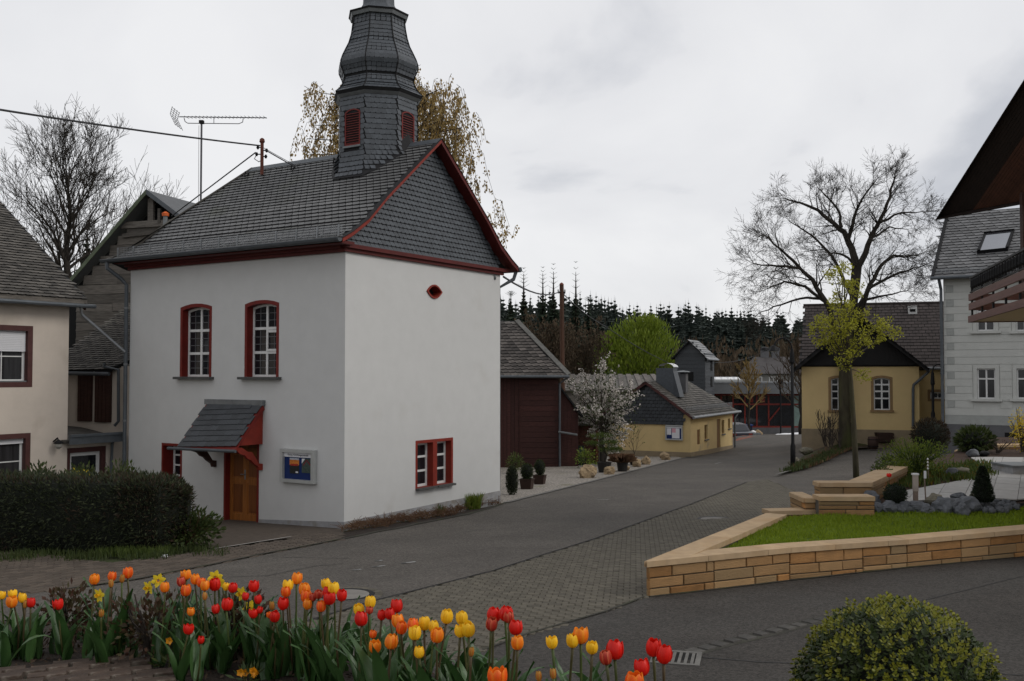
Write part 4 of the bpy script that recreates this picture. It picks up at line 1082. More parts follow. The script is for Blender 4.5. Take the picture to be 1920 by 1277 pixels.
    for i in range(30): y = -.1 + i * .29; g.tube([(ex - .35, y, ev + .2), (ex - .35, y, ev + .5)], .012, 4)
    g.build('snow_guard', M['galv'], t, kind='stuff')
    # slate clad chimney with a curved steel hood, and a flue
    cx0 = loc(1230, 690, t, 1.2); cx1 = loc(1262, 690, t, 1.2); cz = cx0[1]
    ch = MB().box(cx0[0], cx1[0], 1.2, 1.9, -1.3, cz).build('chimney', M['slate'], t)
    MB().hexa([(cx1[0], 1.2, -1.2), (cx1[0] + .35, 1.2, -1.2), (cx1[0] + .35, 1.9, -1.2), (cx1[0], 1.9, -1.2), (cx1[0] - .01, 1.2, cz - .15), (cx1[0], 1.2, cz - .15), (cx1[0], 1.9, cz - .15), (cx1[0] - .01, 1.9, cz - .15)]).build('chimney_skirt', M['slate'], ch)
    mb = MB(); n = 8; w = cx1[0] - cx0[0] - .08
    for i in range(n):
        a0, a1 = PI * .85 * i / n + .1, PI * .85 * (i + 1) / n + .1
        p = lambda a, y: ((cx0[0] + cx1[0]) / 2 + .08 + math.cos(a) * w / 2, y, cz + .02 + math.sin(a) * .22)
        mb.add([p(a0, 1.15), p(a1, 1.15), p(a1, 1.95), p(a0, 1.95)], [(0, 1, 2, 3)])
    mb.build('chimney_hood', M['hood'], ch)
    for x in (cx0[0] + .1, cx1[0] - .1): MB().box(x - .02, x + .02, 1.5, 1.54, cz, cz + .2).build('hood_leg', M['iron'], ch)
    fx = loc(1278, 702, t, 3.0)
    MB().box(fx[0] - .22, fx[0] + .22, 3.0, 3.4, -1.0, fx[1] + .03).build('chimney', M['base_grey'], t)
    MB().lathe([(.42, fx[1] + .12), (.3, fx[1] + .17), (.03, fx[1] + .2)], 12, (fx[0], 3.2)).build('chimney_cap', M['zinc'], t)
    MB().tube([(fx[0], 3.2, fx[1] + .03), (fx[0], 3.2, fx[1] + .14)], .15, 8).build('flue', M['iron'], t)
    return t
M['hood'] = mat('bright_steel_hood', (.6, .6, .6), .3, .05, 3, 0, metal=.5)
M['ochrewood'] = mat('ochre_brown_shutter', (.19, .10, .035), .7, .25, 4, .1)
M['yellow_patchy'] = mat('ochre_render_stained', (.56, .42, .205), .9, .06, 1.6, .12, 50, patch=((.36, .29, .19), 1.1, .58, .75))
BH = bus_house()
def board_case():
    p = loc(1265, 811, BH, -.06); W = Matrix.Translation((BH.location.x, BH.location.y, 0)) @ Matrix.Rotation(BH.rotation_euler.z, 4, 'Z')
    q = W @ Vector((p[0], 0, 0)); t = thing('notice_case', 'grey framed village notice case with white and pink sheets on the ochre cottage', 'notice board', (q.x, q.y, -3.3), BH.rotation_euler.z)
    x0, x1 = loc(1249, 810, t)[0], loc(1281, 810, t)[0]; z0, z1 = loc(1265, 825, t)[1], loc(1265, 797, t)[1]
    mb = MB(); ring(mb, [(x0, z0), (x1, z0), (x1, z1), (x0, z1)], [(x0 + .06, z0 + .06), (x1 - .06, z0 + .06), (x1 - .06, z1 - .06), (x0 + .06, z1 - .06)], -.14, -.052); mb.build('frame', M['signgrey'], t)
    MB().box(x0 + .05, x1 - .05, -.09, -.055, z0 + .05, z1 - .05).build('back_panel', M['board_blue'], t)
    MB().box(x0 + .06, x1 - .06, -.1, -.0905, z1 - .15, z1 - .07).build('title_strip', M['paper'], t)
    w = x1 - x0; h = z1 - z0
    for a, b, c, d, m in ((.08, .34, .35, .78, 'paper'), (.38, .82, .12, .78, 'paper'), (.38, .60, .5, .78, 'pink')):
        MB().box(x0 + a * w, x0 + b * w, -.1 if m == 'paper' else -.104, -.0905 if m == 'paper' else -.1002, z0 + c * h, z0 + d * h).build('sheet', M[m], t)
board_case()
def long_shed_roof():
    c = pt(1180, 720, 60)
    t = thing('outbuilding', 'long low outbuilding with a grey brown corrugated roof behind the ochre cottage', 'outbuilding', (c.x, c.y, -4.6), math.radians(-10))
    MB().box(-4, 4, 0, 6, -4.6, -.9).build('wall', M['oldwood'], t)
    q = [(-4.2, -.3, -1.0), (3.4, -.3, -1.0), (2.0, 5.0, -.1), (-4.2, 5.0, -.1)]
    r = MB().prism(q, (0, 0, -.08)).build('roof', M['slate_old'], t)
    for i in range(12): MB().beam((-4 + i * .6, -.3, -.96), (-4 + i * .52, 5.0, -.06), .3, .05).build('roof_sheet', M['corr'], r)
M['corr'] = mat('weathered_corrugated_sheet', (.12, .105, .095), .8, .3, 2, .2, tone=.2)
long_shed_roof()
def tower():
    c = pt(1322, 735, 78)
    t = thing('hose_tower', 'slate clad tower with a small gable roof rising behind the ochre cottage', 'tower', (c.x, c.y, -5.2), math.radians(-24))
    xl_ = loc(1266, 665, t)[0]; zr = loc(1321, 668, t)[1]; xa, za = loc(1293, 640, t); D = 3.2
    w = MB(); wall(w, [(xl_, -5.2), (0, -5.2), (0, zr), (xa, za - .1), (xl_, zr)], [])
    w.add([(xl_, 0, -5.2), (xl_, D, -5.2), (xl_, D, zr), (xl_, 0, zr)], [(3, 2, 1, 0)]); w = w.build('wall', M['slate_black'], t)
    w2 = MB().add([(0, 0, -5.2), (0, D, -5.2), (0, D, zr), (0, 0, zr)], [(0, 1, 2, 3)]).build('wall', M['slate_lich2'], t)
    v = -5.0
    lines = MB()
    while v < za - .3:
        xx0 = xl_ if v < zr else xl_ + (v - zr) / (za - zr) * (xa - xl_); xx1 = 0 if v < zr else (v - zr) / (za - zr) * xa
        lines.hexa([(xx0, -.03, v), (xx1, -.03, v), (xx1, 0, v), (xx0, 0, v), (xx0, -.008, v + .29), (xx1, -.008, v + .29), (xx1, 0, v + .29), (xx0, 0, v + .29)], R())
        if v < zr: lines.hexa([(0, 0, v), (.03, 0, v), (.03, D, v), (0, D, v), (0, 0, v + .29), (.008, 0, v + .29), (.008, D, v + .29), (0, D, v + .29)], R())
        v += .3
    lines.build('slate_courses', M['slate_black'], t, kind='stuff')
    sl = (za - zr) / -xa
    A = Vector((.3, -.3, zr - .2)); B = Vector((.3, D + .3, zr - .2)); T = Vector((xa, -.3, za + .06))
    roofplane(t, A, B, T, [(0, 0), (D + .6, 0), (D + .6, (T - A).length), (0, (T - A).length)], .4, .28, M['slate_lich2'], 150)
    MB().prism([(xa, -.3, za + .05), (xa, D + .3, za + .05), (xl_ - .25, D + .3, zr - .15), (xl_ - .25, -.3, zr - .15)], (0, 0, -.1)).build('roof_slope', M['slate_dark'], t)
    for py in (687, 717):
        a = locx(1334, py, t, .03); MB().box(.03, .06, a[0] - .25, a[0] + .25, a[1] - .35, a[1] + .45).build('window', M['dark'], t)
    MB().box(xa - .3, xa + .3, -.05, -.01, -.6, .1).build('hatch', M['dark'], t)
    MB().tube([(.3, -.3, zr - .25), (.3, D + .3, zr - .25)], .08, 8).build('gutter', M['galv'], t)
M['slate_lich2'] = mat('silvery_slate', (.2, .205, .21), .55, .3, 3, .3, 30, tone=.25)
tower()
def hall():
    c = pt(1400, 812, 86)
    t = thing('workshop_hall', 'long glazed workshop hall with red steel frames and grey fascia at the far junction', 'hall', (c.x, c.y, -5.3), math.radians(-4))
    x0 = loc(1330, 740, t)[0]; x1 = loc(1530, 740, t)[0]; zf0, zf1 = loc(1400, 738, t)[1], loc(1400, 716, t)[1]; zb_ = loc(1400, 800, t)[1]
    MB().box(x0, x1, 1.0, 1.2, -5.4, zf0).build('back_wall', M['dark'], t)
    MB().box(x0 - .3, x1, -.8, 6, zf0, zf1).build('roof', M['zinc_roof2'], t)
    MB().box(x0 - .3, x1, -.84, -.8, zf1 - .12, zf1 + .03).build('fascia_trim', M['galv'], t)
    sk0, sk1 = loc(1330, 716, t, 2)[1], loc(1330, 707, t, 2)[1]; xs1 = loc(1396, 712, t, 2)[0]
    sk = MB().box(x0 - .4, xs1, 2, 5, zf1, zf1 + .2).build('rooflight_curb', M['signgrey'], t)
    for i in range(6):
        a = x0 - .3 + (xs1 - x0) * i / 6; MB().prism([(a, 2, zf1 + .2), (a + (xs1 - x0) / 6 - .05, 2, zf1 + .2), (a + (xs1 - x0) / 6 - .2, 2.4, sk1), (a + .1, 2.4, sk1)], (0, 2.5, 0)).build('rooflight', M['white_sheet'], sk)
    n = 9; w = (x1 - x0) / n; zm = loc(1400, 758, t)[1]
    for i in range(n + 1): MB().box(x0 + i * w - .06, x0 + i * w + .06, -.06, .06, zb_, zf0).build('mullion', M['glassred'], t)
    for z in (zb_, zm, zf0 - .1): MB().box(x0, x1, -.05, .05, z - .07, z + .07).build('rail', M['glassred'], t)
    for i in range(n):
        for za, zc in ((zb_ + .07, zm - .07), (zm + .07, zf0 - .1)):
            m = M['tealglass'] if i == 7 else M['glass']
            MB().box(x0 + i * w + .06, x0 + (i + 1) * w - .06, -.01, .01, za, zc).build('pane', m, t)
        if i in (3, 4): MB().box(x0 + i * w + .3, x0 + (i + 1) * w - .3, -.05, -.02, zm + .15, zf0 - .2).build('panel', M['glassred'], t)
    MB().beam((x0 + 5 * w, -.1, zb_ + .5), (x0 + 6 * w, -.1, zm - .2), .1, .1).build('brace', M['glassred'], t)
    MB().box(x0, x1, -.1, .3, -5.5, zb_ - .07).build('plinth', M['base_grey'], t)
M['zinc_roof2'] = mat('grey_fascia_sheet', (.13, .135, .14), .6, .1, 1, .05)
hall()
def far_house():
    c = pt(1450, 715, 105)
    t = thing('house', 'grey house with a dark steep roof and two chimneys beyond the glazed hall', 'house', (c.x, c.y, -5.5), math.radians(-5))
    x0, x1 = loc(1408, 715, t)[0], loc(1500, 715, t)[0]; zw = loc(1450, 699, t)[1]; zr = loc(1450, 668, t)[1]; xr = loc(1424, 668, t)[0]
    MB().box(x0, x1, 0, 7, -5.5, zw).build('wall', M['greyr'], t)
    MB().hexa([(x0 - .3, -.4, zw - .1), (x1 + .3, -.4, zw - .1), (x1 + .3, 7.4, zw - .1), (x0 - .3, 7.4, zw - .1), (xr, 3.4, zr), (x1, 3.4, zr), (x1, 3.6, zr), (xr, 3.6, zr)]).build('roof', M['roof_brown2'], t)
    for px in (1434, 1454): 
        x = loc(px, 665, t, 3.5)[0]; MB().box(x - .4, x + .4, 3.2, 3.9, zr - .6, zr + .7).build('chimney', M['base_grey'], t); MB().lathe([(.5, zr + .7), (.45, zr + .95), (.1, zr + 1.1)], 8, (x, 3.55)).build('chimney_cap', M['iron'], t)
    for px in (1421, 1450): x = loc(px, 708, t)[0]; win(t, arch(x - .45, x + .45, zw - 1.4, zw - .4, zw - .4, 1), -.01, .08, None, 2, (), .005)
M['greyr'] = mat('grey_render', (.2, .195, .185), .9, .1, 1, .1); M['roof_brown2'] = mat('dark_roof_tile', (.06, .055, .055), .8, .25, 2, .2)
far_house()

# ---------------------------------------------------------------- ochre schoolhouse
def school():
    c = pt(1503, 700, 46)
    t = thing('schoolhouse', 'ochre rendered schoolhouse with arched windows and a black boarded gable behind the bare tree', 'building', (c.x, 46, -3.8), math.radians(-17.5))
    LX = lambda px, py, y=0.0: loc(px, py, t, y)
    W = LX(1723, 690)[0]; zt = .30
    def aw(x0, x1, y0, yc, yb):
        p, q = LX(x0, y0), LX(x1, yb); return arch(p[0], q[0], q[1], p[1], p[1] + .06, 4)
    ws = [aw(1558, 1586, 711, 707, 769), aw(1638, 1669, 711, 707, 769)]
    mb = MB(); wall(mb, [(0, -4.3), (W, -4.3), (W, zt), (0, zt)], ws); mb.add([(0, 0, -4.3), (0, 7, -4.3), (0, 7, zt), (0, 0, zt)], [(3, 2, 1, 0)]); mb.add([(W, 0, -4.3), (W, 7, -4.3), (W, 7, zt), (W, 0, zt)], [(0, 1, 2, 3)])
    mb.build('wall', M['yellow'], t)
    MB().box(-.03, W + .03, -.03, .5, -4.4, LX(1600, 805)[1]).build('plinth', M['yellow_plinth'], t)
    for h in ws: win(t, h, 0, .05, arch(h[0][0] - .12, h[1][0] + .12, h[0][1] - .1, h[2][1] + .08, h[2][1] + .17, 4), 2, (.36, .58, .79), .12, mats=('upvc', 'ochrestone', 'ochrestone'), sill=(.16, .09, .08), bar=.07)
    fl, zf = LX(1487, 693, -.75); fr = LX(1742, 693, -.75)[0]; xa = (fl + fr) / 2; za = LX(1614, 592, -.75)[1]
    gb = MB().prism([(fl + .3, -.12, zf + .18), (fr - .3, -.12, zf + .18), (xa, -.12, za - .1)], (0, .1, 0)).build('gable_board', M['blackboard'], t)
    X = fl + .35
    while X < fr - .3:
        top = za - .12 - abs(X - xa) * (za - zf) / (xa - fl) - .1
        if top > zf + .25: MB().box(X, X + .19, -.14, -.12, zf + .19, top).build('board', M['blackboard'], gb)
        X += .2
    for s, e in ((0, fl), (1, fr)):
        MB().prism([(xa, -.75, za + .08), (e, -.75, zf + .05), (e, -.75, zf - .16), (xa, -.75, za - .14)], (0, .05, 0)).build('verge_board', M['blackboard'], t)
        A = Vector((e, -.75, zf + .03)); T = Vector((xa, -.75, za + .06)); S = (T - A).length
        roofplane(t, A, Vector((e, 7, zf + .03)), T, [(0, 0), (6.0, 0), (6.0, S), (0, S)], .3, .22, M['roof_brown'], 0, rounded=False, tile='tile')
    # main roof behind
    y0 = 3.2; y1 = 7.0
    l0, z0 = LX(1497, 690, y0); l1, z1 = LX(1510, 573, y1); r0 = LX(1800, 690, y0)[0]
    A = Vector((l0, y0, z0)); B = Vector((r0 + 2, y0, z0)); T = Vector((l0, y1, z1)); S = (T - A).length
    roofplane(t, A, B, T, [(0, 0), (r0 + 2 - l0, 0), (r0 + 2 - l0, S), (l1 - l0, S)], .3, .24, M['roof_brown'], 300, rounded=False, tile='tile')
    MB().tube([(l1 - .1, y1, z1 + .02), (r0 + 2, y1, z1 + .02)], .07, 6).build('ridge_tile', M['roof_brown'], t)
    h = LX(1740, 735, 3.4); h2 = LX(1769, 748, 3.4); hw = [(h[0] + .1, h2[1]), (h2[0] + .1, h2[1]), (h2[0] + .1, h[1]), (h[0] + .1, h[1])]
    mb = MB(); wall(mb, [(W, -4), (r0 + 1, -4), (r0 + 1, z0 + .1), (W, z0 + .1)], [hw], 3.4); mb.build('wall', M['yellow'], t)
    win(t, hw, 3.4, .06, .12, 2, (), .1, mats=('upvc', 'ochrestone', 'sill'))
    P = lambda px, py, y=-.15: (LX(px, py, y)[0], y, LX(px, py, y)[1])
    MB().tube([P(1742, 694, -.3), P(1738, 700), P(1713, 722), P(1712, 730), P(1712, 800)], .06, 8).build('downpipe', M['zinc_dark'], t)
    MB().tube([(W, 3.1, z0 - .03), (r0 + 1, 3.1, z0 - .03)], .07, 8).build('gutter', M['galv'], t)
    p = LX(1710, 582, 6.6); q = MB().box(p[0] - .2, p[0] + .22, 6.3, 7.0, p[1] - .2, p[1] + .22).build('roof_vent', M['upvc'], t); MB().box(p[0] - .12, p[0] + .14, 6.28, 6.3, p[1] - .08, p[1] + .05).build('vent_opening', M['dark'], q)
M['ochrestone'] = mat('brown_stone_surround', (.24, .155, .075), .85, .15, 4, .15); M['blackboard'] = mat('black_boarding', (.010, .009, .009), .7, .2, 4, .1)
school()

# ---------------------------------------------------------------- pale grey house at the right
def grey_house():
    c = pt(1771, 700, 40)
    t = thing('house', 'pale grey house with banded render, slate roof and a skylight', 'house', (c.x, c.y, -3.4), CA)
    W = 9
    wins = []
    for a, b, c2, d in ((1832, 691, 1867, 748), (1906, 691, 1942, 748), (1831, 566, 1865, 620), (1904, 566, 1938, 620)):
        p, q = loc(a, b, t), loc(c2, d, t); wins.append(arch(p[0], q[0], q[1], p[1], p[1], 1))
    zb_ = loc(1771, 795, t)[1]; zc = loc(1771, 778, t)[1]; ze = 3.86
    mb = MB(); wall(mb, [(0, -3.6), (W, -3.6), (W, ze), (0, ze)], wins); mb.add([(0, 0, -3.6), (0, 8, -3.6), (0, 8, ze), (0, 4, ze + 3), (0, 0, ze)], [(4, 3, 2, 1, 0)]); mb.build('wall', M['shouse'], t)
    bw = [loc(1884, 811, t), loc(1907, 838, t)]
    MB().box(-.02, W, -.05, .0, -3.7, zb_).build('plinth', M['base_grey'], t)
    MB().box(bw[0][0], bw[1][0], -.055, -.0502, bw[1][1], bw[0][1]).build('cellar_opening', M['dark'], t)
    MB().box(0, W, -.03, .0, zb_ + .005, zc).build('band', M['quoin'], t)
    n = 19; hgt = (ze - .05 - zc) / n
    for i in range(n):
        z0 = zc + i * hgt + .008; z1 = zc + (i + 1) * hgt - .008
        x0 = .0
        if i % 2: MB().box(.0, .10, -.03, 0, z0, z1).build('course', M['shouse'], t); MB().box(.105, .37, -.032, 0, z0, z1).build('quoin', M['quoin'], t); x0 = .375
        cuts = sorted((w[0][0] - .16, w[1][0] + .16) for w in wins if w[0][1] - .12 < z1 and w[2][1] + .12 > z0)
        for a, b in cuts + [(W, W)]:
            if a - x0 > .02: MB().box(x0, a, -.022, 0, z0, z1).build('course', M['shouse'], t)
            x0 = b
    for k, w in enumerate(wins):
        win(t, w, -.0, .05, .14, 2, (.66,) if k < 2 else (.66,), .06, mats=('upvc', 'shouse', 'shouse'), glass='glass_cur', sill=(.24, .1, .12), sproud=.04, bar=.06)
    # roof
    tn = .78; yv = 4.9
    A = Vector((-.35, -.4, ze - .02)); B = Vector((W, -.4, ze - .02)); T = Vector((-.35, 3.6, ze - .02 + 4.0 * tn)); S = (T - A).length
    rf = roofplane(t, A, B, T, [(0, 0), (W + .3, 0), (W + .3, S), (0, S)], .36, .22, M['slate_mid'], 300, angle=math.radians(5))
    MB().beam((-.33, -.42, ze + .03), (-.33, 3.6, ze + .03 + 4.02 * tn), .12, .05, (0, -tn, 1)).build('verge_board', M['slate_dark'], t)
    MB().tube([(-.4, -.48, ze - .06), (W, -.48, ze - .06)], .07, 8).build('gutter', M['zinc_dark'], t)
    MB().tube([(-.1, -.4, ze - .1), (-.07, -.12, ze - .5), (-.07, -.1, -3.4)], .06, 8).build('downpipe', M['zinc_dark'], t)
    g = MB(); n_ = Vector((0, -math.sin(math.atan(tn)), math.cos(math.atan(tn))))
    for h in (.05, .1, .15, .2): g.tube([(-.2, -.2, ze + .1 + h), (W, -.2, ze + .1 + h)], .012, 4)
    for i in range(56): g.tube([(-.2 + i * .16, -.2, ze + .08), (-.2 + i * .16, -.2, ze + .32)], .01, 4)
    g.build('snow_guard', M['galv'], t, kind='stuff')
    # skylight, tilted open
    def onroof(px, py):
        a, b = ray(px, py); o = t.location; r = t.rotation_euler.z
        d = Vector((a * math.cos(r) + math.sin(r), -a * math.sin(r) + math.cos(r), b)); o2 = Vector((-o.x * math.cos(r) - o.y * math.sin(r), o.x * math.sin(r) - o.y * math.cos(r), 0))
        nn = Vector((0, -tn, 1)); k = (nn.dot(A) - nn.dot(o2)) / nn.dot(d); return o2 + d * k
    q = [onroof(*p) for p in ((1832, 477), (1890, 471), (1904, 432), (1846, 439))]
    u = (q[1] - q[0]).normalized(); v = (q[3] - q[0]); Lv = v.length; v.normalize(); Lu = (q[1] - q[0]).length
    nn = u.cross(v).normalized(); q0 = q[0]
    P = lambda a, b, c: tuple(q0 + u * a + v * b + nn * c)
    fr = MB(); b_ = .1
    for a0, a1, c0, c1 in ((0, Lu, 0, b_), (0, Lu, Lv - b_, Lv), (0, b_, b_, Lv - b_), (Lu - b_, Lu, b_, Lv - b_)):
        fr.hexa([P(a0, c0, .0), P(a1, c0, .0), P(a1, c1, .0), P(a0, c1, .0), P(a0, c0, .16), P(a1, c0, .16), P(a1, c1, .1), P(a0, c1, .1)])
    fr = fr.build('skylight', M['iron'], rf)
    MB().add([P(b_, b_, .12), P(Lu - b_, b_, .12), P(Lu - b_, Lv - b_, .08), P(b_, Lv - b_, .08)], [(0, 1, 2, 3)]).build('skylight_pane', M['skyglass'], rf)
M['slate_mid'] = mat('grey_slate', (.12, .12, .122), .55, .2, 6, .3, 40, tone=.3, spec=.4)
M['skyglass'] = mat('sky_reflecting_glass', (.30, .31, .33), .03, .02, 2, 0, spec=1.0, metal=.85)
grey_house()

# ---------------------------------------------------------------- balcony house at the right edge
def balcony_house():
    base = Vector((12.2, 17, -3.0))
    t = thing('balcony_house', 'house edge with dark overhanging gable eaves and a brown boarded balcony above the garden', 'house', base, 0)
    K = lambda p: tuple(Vector(p) - Vector((base.x, base.y, 0)))
    c0 = pt(1817, 520, 22.0); d = Vector((-.27, -.963, 0)); r = Vector((.963, -.27, 0))   # towards the camera; into the house
    zt, zb_ = pt(1817, 520, 22)[2], pt(1817, 605, 22)[2]
    L = 7.0
    B = lambda s, q, z: K((c0.x + d.x * s + r.x * q, c0.y + d.y * s + r.y * q, z))
    def bar(nm, s0, s1, q0, q1, z0, z1, m):
        mb = MB(); mb.hexa([B(s0, q0, z0), B(s1, q0, z0), B(s1, q1, z0), B(s0, q1, z0), B(s0, q0, z1), B(s1, q0, z1), B(s1, q1, z1), B(s0, q1, z1)]); return mb.build(nm, m, t)
    bar('balcony_slab', 0.0, L, 0.03, 1.6, zb_ + .02, zb_ + .13, M['under'])
    bar('edge_board', -.03, L, -.03, 0.025, zb_ - .0, zb_ + .14, M['balc']); bar('edge_board', -.035, .0, .03, 1.6, zb_, zb_ + .14, M['balc'])
    H = zt - zb_
    for z in (.27, .48): bar('rail_board', 0, L, -.02, .02, zb_ + z, zb_ + z + .145, M['balc']); bar('rail_board', 0, .04, .025, 1.6, zb_ + z, zb_ + z + .145, M['balc'])
    bar('handrail', 0, L, -.0, .04, zt - .04, zt, M['iron']); bar('handrail', 0, .04, .045, 1.6, zt - .04, zt, M['iron'])
    bar('lower_rail', 0, L, .005, .03, zb_ + .655, zb_ + .675, M['iron'])
    for i in range(6): bar('post', i * 1.2 + .05, i * 1.2 + .09, .022, .062, zb_ + .14, zt - .04, M['iron'])
    k = 0; s = .14
    while s < L:                       # wrought iron balusters, every other one with a thickened middle
        mb = MB(); p = lambda z: B(s, .02, z)
        mb.tube([p(zb_ + .675), p(zt - .04)], .009, 5)
        if k % 2: mb.tube([p(zb_ + .72), p(zb_ + .76), p(zt - .1), p(zt - .05)], [.01, .04, .04, .01], 6)
        else: mb.tube([p(zb_ + .74), p(zb_ + .79), p(zb_ + .84)], [.008, .024, .008], 6)
        mb.build('baluster', M['iron'], t); s += .125; k += 1
    # gable overhang: verge rising towards the viewer, boarded soffit sloping up
    V0, V1 = pt(1762, 404, 24.0), pt(1922, 152, 19.5); vd = (V1 - V0); vd = vd / vd.length; V2 = V0 + vd * 9
    S0 = pt(1815, 381, 23.6); S1 = pt(1918, 377, 22.2); er = (S1 - S0); er.z = 0; er.normalize()
    nn = vd.cross(er).normalized()
    if nn.z < 0: nn = -nn
    E = lambda s, q, o=0: K(V0 + vd * s + er * q + nn * o)
    mb = MB(); mb.hexa([E(0, 0, 0), E(9, 0, 0), E(9, 5, 0), E(0, 5, 0), E(0, 0, .14), E(9, 0, .14), E(9, 5, .14), E(0, 5, .14)]); rf = mb.build('roof', M['slate_dark'], t)
    mb = MB(); mb.hexa([E(-.05, -.04, -.13), E(9, -.04, -.13), E(9, .0, -.13), E(-.05, .0, -.13), E(-.05, -.04, .17), E(9, -.04, .17), E(9, .0, .17), E(-.05, 0, .17)]); mb.build('barge_board', M['brownblack'], t)
    q = .02
    for i in range(9):                  # shade coloured into verge boards, then the stained soffit boards running with the slope
        q0 = .02 + i * .11; mb = MB(); mb.hexa([E(.02, q0, -.03), E(9, q0, -.03), E(9, q0 + .104, -.03), E(.02, q0 + .104, -.03), E(.02, q0, -.001), E(9, q0, -.001), E(9, q0 + .104, -.001), E(.02, q0 + .104, -.001)]); mb.build('soffit_board', M['brownblack'], rf)
    for i in range(26):
        q0 = 1.01 + i * .11; mb = MB(); o = -.09 if i else -.09
        mb.hexa([E(.02, q0, -.05), E(9, q0, -.05), E(9, q0 + .102, -.05), E(.02, q0 + .102, -.05), E(.02, q0, -.001), E(9, q0, -.001), E(9, q0 + .102, -.001), E(.02, q0 + .102, -.001)]); mb.build('soffit_board', M['soffit'], rf)
    mb = MB(); mb.hexa([E(-.06, 0, -.12), E(.0, 0, -.12), E(.0, 5, -.12), E(-.06, 5, -.12), E(-.06, 0, .16), E(0, 0, .16), E(0, 5, .16), E(-.06, 5, .16)]); mb.build('eaves_board', M['brownblack'], t)
    # wall of the house, just outside the frame, and the brown corner post
    p = pt(1919, 400, 21.6); MB().box(p.x - base.x - .02, p.x - base.x + .12, p.y - base.y, p.y - base.y + .12, zb_ + .2, 4.2).build('post', M['brown'], t)
    mb = MB(); mb.hexa([B(.3, 1.62, -3.2), B(L, 1.62, -3.2), B(L, 6, -3.2), B(.3, 6, -3.2), B(.3, 1.62, 4.0), B(L, 1.62, 5.0), B(L, 6, 5.0), B(.3, 6, 4.0)]); mb.build('wall', M['cream'], t)
M['brownblack'] = mat('dark_stained_shaded_eaves', (.016, .010, .008), .7, .2, 4, .1)  # also gives the soffit boards by the verge their painted shade
balcony_house()
# ---------------------------------------------------------------- trees and plants
def leafmat(name, a, b, trans=.2, rough=.6, var=.15):
    return mat(name, a, rough, var, 3, 0, 70, tcol=b, tone=.12, spec=.25, trans=trans)
M.update(
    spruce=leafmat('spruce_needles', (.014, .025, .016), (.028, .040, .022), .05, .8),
    spruce_far=leafmat('hazed_far_spruce_needles', (.020, .030, .026), (.036, .046, .036), .05, .8),  # lighter, bluer copy of spruce with distance haze mixed into the colour
    larch=leafmat('brown_bare_wood_mass', (.058, .040, .025), (.075, .055, .034), .1, .9),
    willow=leafmat('fresh_willow_green', (.12, .175, .016), (.20, .25, .03), .3),
    birch=leafmat('ochre_birch_leaves', (.28, .175, .055), (.36, .27, .11), .3),
    maple=leafmat('yellow_green_maple_bloom', (.28, .28, .022), (.38, .37, .045), .35),
    blossom=leafmat('white_blossom', (.58, .53, .48), (.7, .66, .62), .3),
    hedge=leafmat('yew_hedge', (.022, .032, .016), (.045, .052, .022), .1, .7),
    hedge_brown=leafmat('brown_hedge_shoots', (.045, .024, .016), (.03, .03, .015), .1, .7),
    box=leafmat('box_leaves', (.020, .034, .009), (.042, .058, .013), .15, .35),
    boxtip=leafmat('young_box_shoots', (.13, .145, .012), (.20, .19, .018), .25, .4),
    darkbox=leafmat('dark_clipped_box', (.012, .020, .010), (.020, .03, .013), .1, .5),
    green=leafmat('garden_leaves', (.05, .08, .018), (.09, .12, .025), .25),
    fresh=leafmat('fresh_green_leaves', (.10, .16, .02), (.17, .2, .03), .3),
    grass=leafmat('lawn_grass', (.15, .215, .010), (.20, .26, .016), .25, .6),
    weed=leafmat('weed_leaves', (.03, .05, .014), (.06, .075, .02), .2),
    dry=leafmat('dry_stalks', (.10, .05, .03), (.15, .09, .05), .1, .9),
    rust_leaf=leafmat('reddish_rose_leaves', (.06, .025, .016), (.05, .045, .018), .2),
    yellowfl=leafmat('yellow_petals', (.6, .42, .02), (.7, .55, .05), .3),
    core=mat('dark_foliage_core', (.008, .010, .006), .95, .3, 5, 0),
)
def rv(s=1.0):
    while True:
        v = Vector((U(-1, 1), U(-1, 1), U(-1, 1)))
        if .01 < v.length_squared <= 1: return v * s
def leaf(mb, p, d, w, l, tone=None, nrm=None):     # one leaf: a rhombus folded along its middle
    d = d.normalized(); n = nrm if nrm is not None else rv(); x = d.cross(n)
    if x.length < 1e-3: x = d.orthogonal()
    x.normalize(); x *= w / 2
    mb.add([p, p + d * l * .5 + x, p + d * l, p + d * l * .5 - x], [(0, 1, 2, 3)], R() if tone is None else tone)
def branches(mb, p, d, L, r, lv, tips, up=.08, wig=.25, nseg=4, kids=(3, 5), ang=(.5, 1.0), shrink=(.5, .72), rmin=.012, droop=0.0, sides=None):
    pts = [p]; rad = [r]; q = p; dd = d.normalized()
    for i in range(nseg):
        dd = (dd + rv(wig) + Vector((0, 0, up - droop))).normalized(); q = q + dd * (L / nseg); pts.append(q); rad.append(max(rmin * .7, r * (1 - .72 * (i + 1) / nseg)))
    mb.tube(pts, rad, sides or (6 if lv >= 3 else 4 if lv == 2 else 3), caps=False)
    if lv <= 0: tips.append((pts[-1], dd)); return
    k = random.randint(*kids)
    for j in range(k):
        f = U(.25, 1.0) if j else 1.0; i = min(nseg - 1, int(f * nseg)); base = pts[i].lerp(pts[i + 1], f * nseg - i) if f < 1 else pts[-1]
        dl = (pts[i + 1] - pts[i]).normalized(); s = dl.cross(rv()).normalized(); a = U(*ang) if j else U(.05, .4)
        branches(mb, base, dl * math.cos(a) + s * math.sin(a), L * U(*shrink), max(rmin, rad[i] * U(.45, .7)), lv - 1, tips, up, wig, max(2, nseg - 1), kids, ang, shrink, rmin, droop)
